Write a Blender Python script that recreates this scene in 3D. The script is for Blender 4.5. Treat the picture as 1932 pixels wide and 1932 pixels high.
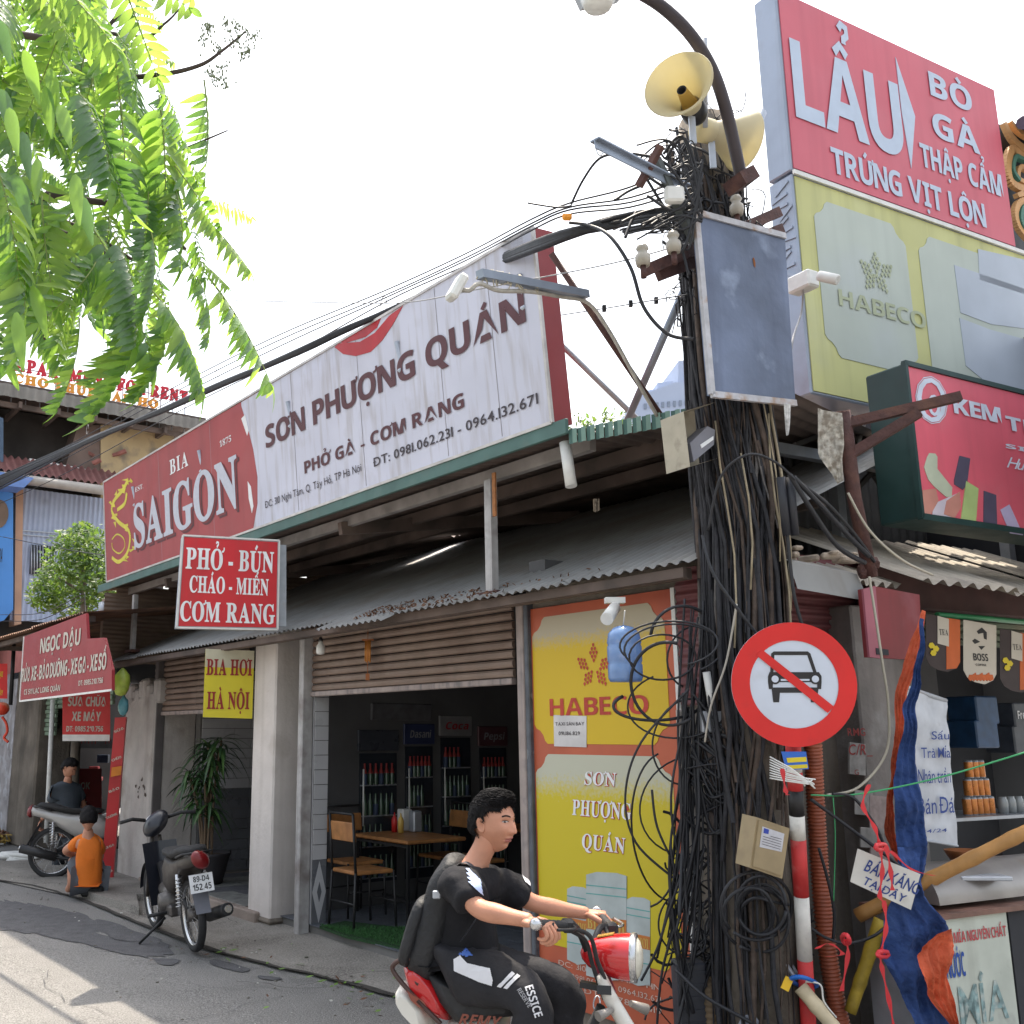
import bpy, math, random, unicodedata
from mathutils import Vector as V, Matrix, noise
rad = math.radians
rnd = random.Random(11)
sc = bpy.context.scene
col = sc.collection
for _o in list(bpy.data.objects): bpy.data.objects.remove(_o)

# ---------------------------------------------------------------- camera, world, sun, exposure
CAM = V((0, 0, 1.6)); PITCH = rad(12.32)
_c = bpy.data.cameras.new('camera'); cam = bpy.data.objects.new('camera', _c); col.objects.link(cam)
cam.location = CAM; cam.rotation_euler = (rad(90) + PITCH, 0, 0)
_c.sensor_width = 36; _c.lens = 36.0; _c.shift_x = 0.1067; _c.clip_end = 900; _c.clip_start = .05
sc.camera = cam
SUN_AZ, SUN_EL = rad(14), rad(69)
TOSUN = V((math.sin(SUN_AZ) * math.cos(SUN_EL), math.cos(SUN_AZ) * math.cos(SUN_EL), math.sin(SUN_EL)))
w = bpy.data.worlds.new('World'); sc.world = w; w.use_nodes = True
nt = w.node_tree; bg = nt.nodes['Background']
sky = nt.nodes.new('ShaderNodeTexSky'); sky.sky_type = 'NISHITA'; sky.sun_disc = False
sky.sun_elevation = SUN_EL; sky.sun_rotation = SUN_AZ; sky.dust_density = 5; sky.air_density = 1.6; sky.ozone_density = 1.0
hs = nt.nodes.new('ShaderNodeHueSaturation'); hs.inputs['Saturation'].default_value = .45
nt.links.new(sky.outputs[0], hs.inputs['Color']); nt.links.new(hs.outputs[0], bg.inputs[0])
bg.inputs[1].default_value = .15
_l = bpy.data.lights.new('sun', 'SUN'); _l.energy = 3.1; _l.angle = rad(.53); _l.color = (1, .89, .74)
sun = bpy.data.objects.new('sun', _l); col.objects.link(sun); sun.location = (3, 10, 20)
sun.rotation_euler = TOSUN.to_track_quat('Z', 'Y').to_euler()
sc.view_settings.view_transform = 'Standard'; sc.view_settings.look = 'None'
sc.view_settings.gamma = 1; sc.view_settings.exposure = 1.35; sc.view_settings.use_curve_mapping = False
sc.render.engine = 'CYCLES'
sc.cycles.max_bounces = 8; sc.cycles.diffuse_bounces = 4; sc.cycles.transparent_max_bounces = 16

# ---------------------------------------------------------------- measuring: rays of the photo's lens meet real planes
CP, SP = math.cos(PITCH), math.sin(PITCH)
def ray(x, y):
 xc = (x - 760) / 1932.0; yc = -(y - 966) / 1932.0
 return V((xc, CP - yc * SP, SP + yc * CP))
def hit(x, y, p, n):
 d = ray(x, y); return CAM + d * ((V(p) - CAM).dot(n) / d.dot(n))
def at(x, y, t): return CAM + ray(x, y) * t
def ground(x, y, z=0): return hit(x, y, V((0, 0, z)), V((0, 0, 1)))
class Fr:
 def __init__(s, o, ex, ey): s.o = V(o); s.x = V(ex).normalized(); s.y = V(ey).normalized(); s.z = V((0, 0, 1))
 def w(s, a, b, z): return s.o + s.x * a + s.y * b + s.z * z
 def px(s, x, y, b=0): return hit(x, y, s.w(0, b, 0), s.y)
 def pa(s, x, y, a=0): return hit(x, y, s.w(a, 0, 0), s.x)
 def l(s, p): d = V(p) - s.o; return (d.dot(s.x), d.dot(s.y), d.z)
 def az(s, x, y, b=0): a, _, z = s.l(s.px(x, y, b)); return a, z
 def bz(s, x, y, a=0): _, b, z = s.l(s.pa(x, y, a)); return b, z
_g = ground(508, 1755); _a = rad(-34.6)
DF = V((math.sin(_a), math.cos(_a), 0))
F = Fr((_g.x, _g.y, 0), -DF, (math.cos(_a), -math.sin(_a), 0))      # long shop front: x to the right along it, y into the shop
_b = rad(62.2)
RF = Fr((1.75, 5.35, 0), (math.sin(_b), math.cos(_b), 0), (-math.cos(_b), math.sin(_b), 0))   # the stall round the corner

# ---------------------------------------------------------------- materials
_M = {}
def mat(name, c=(.5, .5, .5), rough=.6, metal=0, var=.12, scale=6, bump=0, bscale=40, c2=None, amt=.5, cs=2.5, thr=.55, streak=None, samt=.5,
  coat=0, trans=None, emit=None, glass=0, spec=None, sscale=9, alpha=None, grain=0, gs=220):
 if name in _M: return _M[name]
 m = bpy.data.materials.new(name); m.use_nodes = True; t = m.node_tree; N = t.nodes; L = t.links
 p = N['Principled BSDF']; p.inputs['Roughness'].default_value = rough; p.inputs['Metallic'].default_value = metal
 if spec is not None: p.inputs['Specular IOR Level'].default_value = spec
 tc = N.new('ShaderNodeNewGeometry')
 def nz(s, det=4, vec=None):
  n = N.new('ShaderNodeTexNoise'); n.inputs['Scale'].default_value = s; n.inputs['Detail'].default_value = det
  L.new(vec if vec else tc.outputs['Position'], n.inputs['Vector']); return n.outputs['Fac']
 def ramp(src, a, b):
  r = N.new('ShaderNodeMapRange'); r.inputs['From Min'].default_value = a; r.inputs['From Max'].default_value = b
  L.new(src, r.inputs['Value']); return r.outputs[0]
 def mix(f, a, b, ty='MIX'):
  x = N.new('ShaderNodeMix'); x.data_type = 'RGBA'; x.blend_type = ty
  for i, val in ((0, f), (6, a), (7, b)):
   if hasattr(val, 'links'): L.new(val, x.inputs[i])
   else: x.inputs[i].default_value = val if i == 0 else (*val, 1)
  return x.outputs[2]
 def mul(a, k):
  x = N.new('ShaderNodeMath'); x.operation = 'MULTIPLY'; L.new(a, x.inputs[0]); x.inputs[1].default_value = k; return x.outputs[0]
 cur = mix(ramp(nz(scale), .3, .7), tuple(v * (1 - var) for v in c), tuple(min(1, v * (1 + var)) for v in c))
 if c2: cur = mix(mul(ramp(nz(cs, 8), thr, thr + .18), amt), cur, c2)
 if streak:
  mp = N.new('ShaderNodeMapping'); mp.inputs['Scale'].default_value = (sscale, sscale, sscale * .05); L.new(tc.outputs['Position'], mp.inputs[0])
  cur = mix(mul(ramp(nz(1, 5, mp.outputs[0]), .5, .72), samt), cur, streak)
 if grain: cur = mix(mul(ramp(nz(gs, 2), .42, .6), grain), cur, tuple(min(1, v * 1.9) for v in c))
 L.new(cur, p.inputs['Base Color'])
 if bump:
  b = N.new('ShaderNodeBump'); b.inputs['Strength'].default_value = bump; b.inputs['Distance'].default_value = .02
  L.new(nz(bscale, 6), b.inputs['Height']); L.new(b.outputs[0], p.inputs['Normal'])
 if var: L.new(ramp(nz(scale * 1.7), 0, 1), p.inputs['Roughness']); N[-1].inputs['To Min'].default_value = max(0, rough - .12); N[-1].inputs['To Max'].default_value = min(1, rough + .12)
 if coat: p.inputs['Coat Weight'].default_value = coat
 if glass: p.inputs['Transmission Weight'].default_value = glass
 if alpha is not None: p.inputs['Alpha'].default_value = alpha
 if emit: p.inputs['Emission Color'].default_value = (*emit[0], 1); p.inputs['Emission Strength'].default_value = emit[1]
 if trans:
  tr = N.new('ShaderNodeBsdfTranslucent'); tr.inputs[0].default_value = (*trans[0], 1)
  ms = N.new('ShaderNodeMixShader'); ms.inputs[0].default_value = trans[1]
  L.new(p.outputs[0], ms.inputs[1]); L.new(tr.outputs[0], ms.inputs[2]); L.new(ms.outputs[0], N['Material Output'].inputs[0])
 _M[name] = m; return m

# ---------------------------------------------------------------- things, parts
def tag(o, label=None, cat=None, group=None, kind=None):
 if label: o['label'] = label
 if cat: o['category'] = cat
 if group: o['group'] = group
 if kind: o['kind'] = kind
 return o
def thing(name, label, cat, loc=(0, 0, 0), group=None, rot=0):
 o = bpy.data.objects.new(name, None); col.objects.link(o); o.location = loc; o.rotation_euler = (0, 0, rot); o.empty_display_size = .1
 return tag(o, label, cat, group)
def dup(root, loc=None, rot=None, label=None):
 def cp(o, par):
  c = o.copy(); col.objects.link(c); c.parent = par
  for ch in list(o.children): cp(ch, c)
  return c
 c = cp(root, None)
 if loc is not None: c.location = loc
 if rot is not None: c.rotation_euler = (0, 0, rot)
 if label: c['label'] = label
 return c
def wpos(o):
 p = V((0, 0, 0))
 while o is not None: p = p + o.location; o = o.parent
 return p
class MB:
 def __init__(s): s.v = []; s.f = []; s.m = []; s.sm = []
 def add(s, vs, fs, mi=0, smooth=False):
  k = len(s.v); s.v += [V(q) for q in vs]; s.f += [tuple(i + k for i in f) for f in fs]; s.m += [mi] * len(fs); s.sm += [smooth] * len(fs); return s
 def poly(s, pts, mi=0): return s.add(pts, [tuple(range(len(pts)))], mi)
 def prism(s, pts, vec, mi=0, side=None):
  n = len(pts); vec = V(vec); vs = [V(p) for p in pts] + [V(p) + vec for p in pts]
  s.add(vs, [tuple(range(n))[::-1], tuple(range(n, 2 * n))], mi)
  k = len(s.v) - 2 * n; si = mi if side is None else side
  for i in range(n): s.f.append((k + i, k + (i + 1) % n, k + n + (i + 1) % n, k + n + i)); s.m.append(si); s.sm.append(False)
  return s
 def box(s, c, size, M=None, mi=0, bev=0):
  x, y, z = [q / 2 for q in size]; c = V(c)
  if bev:
   vs = []; fs = []
   b = min(bev, x * .9, y * .9, z * .9)
   pts = []
   for sx in (-1, 1):
    for sy in (-1, 1):
     for sz in (-1, 1):
      pts.append([V((sx * x, sy * (y - b), sz * (z - b))), V((sx * (x - b), sy * y, sz * (z - b))), V((sx * (x - b), sy * (y - b), sz * z))])
   vs = [p for q in pts for p in q]
   I = lambda sx, sy, sz, k: ((sx > 0) * 4 + (sy > 0) * 2 + (sz > 0)) * 3 + k
   for sg in (-1, 1):
    fs.append((I(sg, -1, -1, 0), I(sg, 1, -1, 0), I(sg, 1, 1, 0), I(sg, -1, 1, 0)))
    fs.append((I(-1, sg, -1, 1), I(1, sg, -1, 1), I(1, sg, 1, 1), I(-1, sg, 1, 1)))
    fs.append((I(-1, -1, sg, 2), I(1, -1, sg, 2), I(1, 1, sg, 2), I(-1, 1, sg, 2)))
   for a in (-1, 1):
    for b2 in (-1, 1):
     fs.append((I(a, b2, -1, 0), I(a, b2, -1, 1), I(a, b2, 1, 1), I(a, b2, 1, 0)))
     fs.append((I(a, -1, b2, 0), I(a, -1, b2, 2), I(a, 1, b2, 2), I(a, 1, b2, 0)))
     fs.append((I(-1, a, b2, 1), I(-1, a, b2, 2), I(1, a, b2, 2), I(1, a, b2, 1)))
     for d in (-1, 1): fs.append((I(a, b2, d, 0), I(a, b2, d, 1), I(a, b2, d, 2)))
  else:
   vs = [V((sx * x, sy * y, sz * z)) for sx in (-1, 1) for sy in (-1, 1) for sz in (-1, 1)]
   fs = [(0, 1, 3, 2), (4, 6, 7, 5), (0, 4, 5, 1), (2, 3, 7, 6), (0, 2, 6, 4), (1, 5, 7, 3)]
  if M is not None: vs = [M @ q for q in vs]
  return s.add([q + c for q in vs], fs, mi)
 def fbox(s, fr, a0, a1, b0, b1, z0, z1, mi=0, bev=0):
  M = Matrix((fr.x, fr.y, fr.z)).transposed()
  return s.box(fr.w((a0 + a1) / 2, (b0 + b1) / 2, (z0 + z1) / 2), (abs(a1 - a0), abs(b1 - b0), abs(z1 - z0)), M, mi, bev)
 def bar(s, p, q, w, h=None, up=(0, 0, 1), mi=0):
  p = V(p); q = V(q); d = q - p; L = d.length; d.normalize(); up = V(up)
  if abs(d.dot(up)) > .99: up = V((0, 1, 0))
  sd = d.cross(up).normalized(); u2 = sd.cross(d)
  return s.box((p + q) / 2, (w, L, h or w), Matrix((sd, d, u2)).transposed(), mi)
 def tube(s, pts, r, n=6, cap=True, mi=0, smooth=True):
  pts = [V(p) for p in pts]; rs = r if isinstance(r, (list, tuple)) else [r] * len(pts); k0 = len(s.v)
  d = (pts[1] - pts[0]).normalized(); ref = V((0, 0, 1)) if abs(d.z) < .9 else V((1, 0, 0)); u = d.cross(ref).normalized()
  for i, p in enumerate(pts):
   d = (pts[min(i + 1, len(pts) - 1)] - pts[max(i - 1, 0)])
   d = d.normalized() if d.length > 1e-9 else V((0, 0, 1))
   u = (u - d * u.dot(d)); u = u.normalized() if u.length > 1e-6 else d.orthogonal().normalized(); v2 = d.cross(u)
   for j in range(n):
    a = 2 * math.pi * j / n; s.v.append(p + (u * math.cos(a) + v2 * math.sin(a)) * rs[i])
  for i in range(len(pts) - 1):
   for j in range(n):
    a = k0 + i * n + j; b = k0 + i * n + (j + 1) % n; s.f.append((a, b, b + n, a + n)); s.m.append(mi); s.sm.append(smooth)
  if cap:
   s.f.append(tuple(range(k0, k0 + n))[::-1]); s.f.append(tuple(range(k0 + (len(pts) - 1) * n, k0 + len(pts) * n))); s.m += [mi] * 2; s.sm += [False] * 2
  return s
 def lathe(s, prof, o, ax=(0, 0, 1), n=24, mi=0, smooth=True, mis=None, sq=(1, 1), side=None):
  ax = V(ax).normalized(); u = V(side) if side else (ax.orthogonal().normalized() if abs(ax.z) < .99 else V((1, 0, 0)))
  u = (u - ax * u.dot(ax)).normalized(); v2 = ax.cross(u); o = V(o); k = len(s.v)
  for r, h in prof:
   for j in range(n):
    a = 2 * math.pi * j / n; s.v.append(o + ax * h + (u * math.cos(a) * sq[0] + v2 * math.sin(a) * sq[1]) * max(r, 1e-4))
  for i in range(len(prof) - 1):
   for j in range(n):
    a = k + i * n + j; b = k + i * n + (j + 1) % n; s.f.append((a, b, b + n, a + n)); s.m.append(mis[i] if mis else mi); s.sm.append(smooth)
  return s
 def grid(s, fn, nu, nv, mi=0, smooth=True, wrapu=False):
  k = len(s.v)
  for j in range(nv + 1):
   for i in range(nu + (0 if wrapu else 1)): s.v.append(V(fn(i / nu, j / nv)))
  W = nu + (0 if wrapu else 1)
  for j in range(nv):
   for i in range(nu):
    a = k + j * W + i; b = k + j * W + (i + 1) % W; s.f.append((a, b, b + W, a + W)); s.m.append(mi(i / nu, j / nv) if callable(mi) else mi); s.sm.append(smooth)
  return s
 def build(s, name, mats, parent=None, label=None, cat=None, group=None, kind=None, org=None):
  if not isinstance(mats, (list, tuple)): mats = [mats]
  me = bpy.data.meshes.new(name)
  if parent is not None: off = wpos(parent); loc = V((0, 0, 0))
  else:
   xs = [q.x for q in s.v]; ys = [q.y for q in s.v]; zs = [q.z for q in s.v]
   off = V(org) if org is not None else V(((min(xs) + max(xs)) / 2, (min(ys) + max(ys)) / 2, min(zs))); loc = off
  me.from_pydata([q - off for q in s.v], [], s.f)
  for m in mats: me.materials.append(m)
  me.polygons.foreach_set('material_index', s.m); me.polygons.foreach_set('use_smooth', s.sm); me.update()
  o = bpy.data.objects.new(name, me); col.objects.link(o); o.location = loc
  if parent is not None: o.parent = parent
  return tag(o, label, cat, group, kind)
def curve(pts, n=8):
 pts = [V(p) for p in pts]; out = []
 for i in range(len(pts) - 1):
  p0 = pts[max(i - 1, 0)]; p1 = pts[i]; p2 = pts[i + 1]; p3 = pts[min(i + 2, len(pts) - 1)]
  for k in range(n):
   t = k / n; out.append(.5 * ((2 * p1) + (p2 - p0) * t + (2 * p0 - 5 * p1 + 4 * p2 - p3) * t * t + (3 * p1 - p0 - 3 * p2 + p3) * t ** 3))
 return out + [pts[-1]]

# ---------------------------------------------------------------- lettering
_G = {}
def style(ch, st):
 o = ord(ch)
 if st == 'b':
  if 'A' <= ch <= 'Z': return chr(0x1D5D4 + o - 65)
  if 'a' <= ch <= 'z': return chr(0x1D5EE + o - 97)
  if '0' <= ch <= '9': return chr(0x1D7EC + o - 48)
 if st == 's':
  if 'A' <= ch <= 'Z': return chr(0x1D400 + o - 65)
  if 'a' <= ch <= 'z': return chr(0x1D41A + o - 97)
  if '0' <= ch <= '9': return chr(0x1D7CE + o - 48)
 return ch
def glyph(ch, st, off):
 key = (ch, st, off)
 if key not in _G:
  c = bpy.data.curves.new('t', 'FONT'); c.body = style(ch, st); c.offset = off; c.resolution_u = 3
  o = bpy.data.objects.new('t', c); me = bpy.data.meshes.new_from_object(o)
  vs = [(q.co.x, q.co.y) for q in me.vertices]; fs = [tuple(p.vertices) for p in me.polygons]
  if not vs: vs = [(0, 0)]
  x0 = min(q[0] for q in vs); x1 = max(q[0] for q in vs)
  _G[key] = ([(q[0] - x0, q[1]) for q in vs], fs, x1 - x0, max(q[1] for q in vs))
  bpy.data.objects.remove(o); bpy.data.curves.remove(c); bpy.data.meshes.remove(me)
 return _G[key]
def stroke2(pts, w):
 out = []; L = []; Rr = []
 for i, p in enumerate(pts):
  a = pts[max(i - 1, 0)]; b = pts[min(i + 1, len(pts) - 1)]; dx, dy = b[0] - a[0], b[1] - a[1]; l = math.hypot(dx, dy) or 1
  L.append((p[0] - dy / l * w / 2, p[1] + dx / l * w / 2)); Rr.append((p[0] + dy / l * w / 2, p[1] - dx / l * w / 2))
 return L, Rr
def layout(text, st='n', off=0, gap=.09, space=.3, shear=0):
 """flat lettering with Vietnamese marks: vertices, faces, width, cap height"""
 vs = []; fs = []; x = 0; H = glyph('H', st, off)[3]; wt = .11 if st in 'bs' or off > .01 else .075
 def strk(pts, w=wt):
  L, Rr = stroke2(pts, w); k = len(vs); vs.extend(L + Rr); n = len(pts)
  for i in range(n - 1): fs.append((k + i, k + i + 1, k + n + i + 1, k + n + i))
 for ch in text:
  if ch == ' ': x += space; continue
  d = {'Đ': 'D', 'đ': 'd'}.get(ch); marks = ''
  if d: base = d
  else: q = unicodedata.normalize('NFD', ch); base = q[0]; marks = q[1:]
  gv, gf, gw, gh = glyph(base, st, off); k = len(vs); vs.extend([(a + x, b) for a, b in gv]); fs.extend([tuple(i + k for i in f) for f in gf])
  cx = x + gw / 2; top = (H if base.isupper() else gh) + .05; s = .8 if base.isupper() else .7
  if ch == 'Đ': strk([(x - .05, H * .5), (x + .22, H * .5)], .07)
  if ch == 'đ': strk([(x + gw * .45, H * .82), (x + gw + .05, H * .82)], .06)
  if '\u031b' in marks:
   ax = x + gw - .03; ay = (H if base.isupper() else gh) - .06
   strk([(ax - .04, ay - .03), (ax + .05, ay - .01), (ax + .09, ay + .05), (ax + .085, ay + .12)], .07)
  if '\u0302' in marks: strk([(cx - .13 * s, top), (cx, top + .11 * s), (cx + .13 * s, top)], wt * .8); top += .12; cx += .08
  if '\u0306' in marks: strk([(cx - .12 * s, top + .1), (cx - .06, top + .02), (cx + .06, top + .02), (cx + .12 * s, top + .1)], wt * .7); top += .1
  if '\u0301' in marks: strk([(cx - .03, top), (cx + .1 * s, top + .17 * s)])
  if '\u0300' in marks: strk([(cx - .1 * s, top + .17 * s), (cx + .03, top)])
  if '\u0303' in marks: strk([(cx - .14, top + .02), (cx - .08, top + .09), (cx + .06, top + .03), (cx + .14, top + .1)], wt * .7)
  if '\u0309' in marks: strk([(cx - .07, top + .13), (cx - .02, top + .19), (cx + .06, top + .17), (cx + .06, top + .09), (cx, top + .05), (cx, top)], wt * .7)
  if '\u0323' in marks:
   c0 = x + gw / 2; k = len(vs); r = wt * .62
   vs.extend([(c0 + r * math.cos(t * math.pi / 4), -.15 + r * math.sin(t * math.pi / 4)) for t in range(8)]); fs.append(tuple(range(k, k + 8)))
  x += gw + gap
 x -= gap
 if shear: vs = [(a + b * shear, b) for a, b in vs]
 return vs, fs, x, H
class Board:
 """a flat face in the place: origin, right u, up v, normal n towards the street"""
 def __init__(s, o, u, v, n=None): s.o = V(o); s.u = V(u).normalized(); s.n = V(n).normalized() if n else s.u.cross(V(v)).normalized(); s.v = s.n.cross(s.u).normalized()
 def uv(s, x, y): p = hit(x, y, s.o, s.n) - s.o; return p.dot(s.u), p.dot(s.v)
 def w(s, u, v, d=0): return s.o + s.u * u + s.v * v + s.n * d
 def p(s, x, y, d=0): return s.w(*s.uv(x, y), d)
 def shape(s, mb, pts, d0=.0, d1=.003, mi=0, px=True):
  q = [s.uv(*a) if px else a for a in pts]
  return mb.prism([s.w(a, b, d0) for a, b in q], s.n * (d1 - d0), mi)
 def text(s, txt, bl, tr, m, parent, st='n', off=0, d=.006, gap=.09, space=.3, shear=0, px=True, name='lettering', tilt=None, **k):
  u0, v0 = s.uv(*bl) if px else bl; u1, v1 = s.uv(*tr) if px else tr
  vs, fs, W, H = layout(txt, st, off, gap, space, shear); mb = MB()
  dv = 0
  if tilt: dv = s.uv(*tilt)[1] - v0 if px else tilt     # baseline end point
  mb.add([s.w(u0 + a / W * (u1 - u0), v0 + dv * a / W + b / H * (v1 - v0 - dv * 0), d) for a, b in vs], fs)
  return mb.build(name, m, parent, **k)
def vboard(x, y, t, azi, lean=0):
 """upright board through the photo point (x, y) at depth t whose right-hand side points to compass azi (degrees)"""
 a = rad(azi); u = V((math.sin(a), math.cos(a), 0)); n = V((math.cos(a), -math.sin(a), 0)) * -1
 if n.dot(CAM - at(x, y, t)) < 0: n = -n
 n = (n - V((0, 0, lean))).normalized()
 return Board(at(x, y, t), u, (0, 0, 1), n)
def corrug(mb, p, A, B, up, pitch=.076, amp=.009, seg=6, nv=1, mi=0, wob=0):
 """corrugated sheet: from corner p, ribs repeat along A and run along B"""
 L = A.length; n = max(seg, int(L / pitch * seg)); ax = A / n
 def fn(i, j):
  k = round(i * n); ph = 2 * math.pi * (k * L / n) / pitch
  return p + A * i + B * j + up * (amp * math.sin(ph) + (noise.noise((p + A * i + B * j) * 1.3) * wob if wob else 0))
 return mb.grid(fn, n, nv, mi, smooth=True)
def skin(nodes, edges, root, sub=2, smooth=True):
 """grow one continuous surface over joints: returns (verts, faces)"""
 keys = list(nodes); me = bpy.data.meshes.new('s'); me.from_pydata([V(nodes[k][0]) for k in keys], [(keys.index(a), keys.index(b)) for a, b in edges], [])
 o = bpy.data.objects.new('s', me); col.objects.link(o); m = o.modifiers.new('k', 'SKIN'); m.use_smooth_shade = smooth
 sv = me.skin_vertices[0].data
 for i, k in enumerate(keys):
  r = nodes[k][1]; sv[i].radius = r if isinstance(r, tuple) else (r, r); sv[i].use_root = (k == root)
 if sub: s2 = o.modifiers.new('u', 'SUBSURF'); s2.levels = sub; s2.render_levels = sub
 dg = bpy.context.evaluated_depsgraph_get(); dg.update(); ev = o.evaluated_get(dg); m2 = bpy.data.meshes.new_from_object(ev)
 vs = [v.co.copy() for v in m2.vertices]; fs = [tuple(p.vertices) for p in m2.polygons]
 bpy.data.objects.remove(o); bpy.data.meshes.remove(me); bpy.data.meshes.remove(m2); return vs, fs
# ================================================================ materials used by many things
MT = dict(
asphalt=mat('asphalt', (.175, .17, .163), .9, var=.18, scale=1.3, bump=.9, bscale=120, c2=(.11, .11, .112), amt=.6, cs=.8, grain=.75, gs=95, streak=(.09, .09, .09), samt=.3, sscale=3),
patch=mat('old_asphalt', (.082, .082, .087), .85, var=.3, scale=9, bump=.8, bscale=120, grain=.5, gs=95),
apron=mat('apron_concrete', (.21, .195, .175), .85, var=.2, scale=2.2, bump=.5, bscale=60, c2=(.1, .09, .08), amt=.85, cs=1.8, thr=.5, grain=.5, gs=80),
conc=mat('stained_concrete', (.17, .145, .12), .9, var=.25, scale=3, bump=.5, bscale=30, c2=(.07, .06, .05), amt=.8, cs=1.6, thr=.48, streak=(.08, .07, .06), samt=.6),
plaster=mat('whitewash', (.62, .57, .54), .8, var=.08, scale=4, bump=.25, bscale=30, c2=(.3, .25, .2), amt=.5, cs=2.2, thr=.6, streak=(.4, .36, .32), samt=.35),
plaster2=mat('grey_plaster', (.42, .39, .37), .85, var=.12, scale=4, bump=.35, bscale=30, c2=(.2, .16, .13), amt=.7, cs=2.5, thr=.57, streak=(.25, .22, .2), samt=.4),
zinc=mat('zinc_sheet', (.27, .27, .265), .6, .1, var=.12, scale=3, c2=(.2, .17, .14), amt=.6, cs=1.8, thr=.5, streak=(.2, .18, .16), samt=.5),
zincb=mat('brown_siding', (.24, .18, .14), .7, .1, var=.2, scale=4, c2=(.1, .06, .04), amt=.7, cs=2, thr=.5),
green=mat('green_fascia', (.06, .13, .115), .5, .1, var=.15, scale=5, c2=(.14, .14, .12), amt=.4, cs=4),
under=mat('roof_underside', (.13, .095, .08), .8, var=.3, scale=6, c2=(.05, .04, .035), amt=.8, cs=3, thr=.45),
steel=mat('galvanised', (.42, .45, .5), .45, .5, var=.1, scale=12, c2=(.25, .2, .17), amt=.5, cs=6),
post=mat('painted_post', (.4, .39, .39), .7, 0, var=.15, scale=14, c2=(.16, .13, .12), amt=.7, cs=5, thr=.5, streak=(.15, .12, .1), samt=.5),
slat=mat('shutter_slat', (.24, .175, .14), .6, .1, var=.14, scale=7, c2=(.13, .08, .06), amt=.6, cs=3.5, thr=.52),
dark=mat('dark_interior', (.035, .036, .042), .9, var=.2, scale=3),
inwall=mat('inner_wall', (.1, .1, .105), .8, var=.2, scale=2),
tile=mat('white_tile', (.48, .48, .5), .3, var=.05, scale=3),
tileg=mat('grey_tile', (.13, .135, .15), .3, var=.12, scale=3),
grout=mat('grout', (.16, .155, .15), .9),
wood=mat('varnished_wood', (.38, .17, .06), .45, var=.25, scale=14, streak=(.2, .08, .03), samt=.5, sscale=14),
frame=mat('door_frame', (.34, .28, .26), .75, var=.15, scale=10, c2=(.12, .12, .13), amt=.9, cs=7, thr=.56, streak=(.1, .1, .12), samt=.7, sscale=22),
black=mat('black_metal', (.02, .02, .022), .5, .2, var=.1),
rubber=mat('rubber', (.02, .02, .022), .75, var=.2, scale=30),
red=mat('sign_red', (.62, .03, .035), .4, var=.05, scale=2),
white=mat('letter_white', (.75, .76, .78), .55, var=.05, scale=20),
whitep=mat('white_paint', (.7, .7, .68), .55, var=.08, scale=15, c2=(.35, .3, .24), amt=.5, cs=8, thr=.62),
cable=mat('cable_black', (.016, .017, .022), .55, var=.15, scale=20),
cableg=mat('cable_grey', (.3, .3, .31), .6, var=.15, scale=20),
rust=mat('rusty_red_steel', (.075, .032, .028), .7, .1, var=.3, scale=18, c2=(.12, .055, .035), amt=.7, cs=9, thr=.52, bump=.3, bscale=60),
)
# ================================================================ ground
def slopez(p):      # the street falls a little away from the shops
 b = F.l(p)[1]; return 0 if b > -1.2 else -(min(-b, 5) - 1.2) * .03
def sheet(name, poly, z, m, jit=0, kind='structure', seg=1):
 mb = MB(); pts = []
 for i, p in enumerate(poly):
  q = poly[(i + 1) % len(poly)]
  for k in range(seg):
   r = V(p).lerp(V(q), k / seg)
   if jit: r += V((rnd.uniform(-jit, jit), rnd.uniform(-jit, jit), 0))
   pts.append(V((r.x, r.y, slopez(r) + z)))
 mb.poly(pts); return mb.build(name, m, kind=kind)
mb = MB()
for i, (b0, b1) in enumerate([(-400, -5), (-5, -1.2), (-1.2, 0), (0, 300)]):
 P = [F.w(a, b, 0) for a, b in ((-300, b0), (300, b0), (300, b1), (-300, b1))]
 mb.poly([V((p.x, p.y, slopez(p) - (0.0 if b1 <= 0 else .0))) for p in P])
mb.build('road', MT['asphalt'], kind='structure', org=(0, 0, 0))
gut = [(-260, 1640), (0, 1664), (130, 1692), (255, 1742), (390, 1792), (500, 1822), (644, 1856), (760, 1888), (900, 1932), (1100, 2010), (1350, 2150)]
G = [ground(x, y) for x, y in gut]
mb = MB()        # concrete apron between gutter and shop fronts
for i in range(len(G) - 1):
 p, q = G[i], G[i + 1]
 f0, f1 = [F.w(F.l(r)[0] + .3, .35, 0) for r in (p, q)]
 n = 6
 mb.poly([V((p.x, p.y, slopez(p) + .012)), V((q.x, q.y, slopez(q) + .012)), V((f1.x, f1.y, .05)), V((f0.x, f0.y, .05))])
mb.poly([V((G[-1].x, G[-1].y, -.0)), RF.w(7, -2.2, 0), RF.w(7, .3, .05), F.w(F.l(G[-1])[0] + .3, .35, .05)])
apron = mb.build('pavement', MT['apron'], kind='structure')
mb = MB()        # dark gutter crack with an uneven edge
L1 = []; L2 = []
for p in curve(G, 8):
 wv = .015 + .03 * abs(noise.noise(p * 2.1)); nrm = F.y * -1; j = F.y * (.03 * noise.noise(p * 5))
 L1.append(V((p.x, p.y, slopez(p) + .02)) + nrm * wv + j); L2.append(V((p.x, p.y, slopez(p) + .02)) - nrm * wv + j)
for i in range(len(L1) - 1): mb.poly([L1[i], L1[i + 1], L2[i + 1], L2[i]])
mb.build('gutter', mat('gutter_dirt', (.045, .04, .035), .95, var=.4, scale=20), kind='structure')
def dpoly(pts): return [ground(x, y) for x, y in pts]
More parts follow.
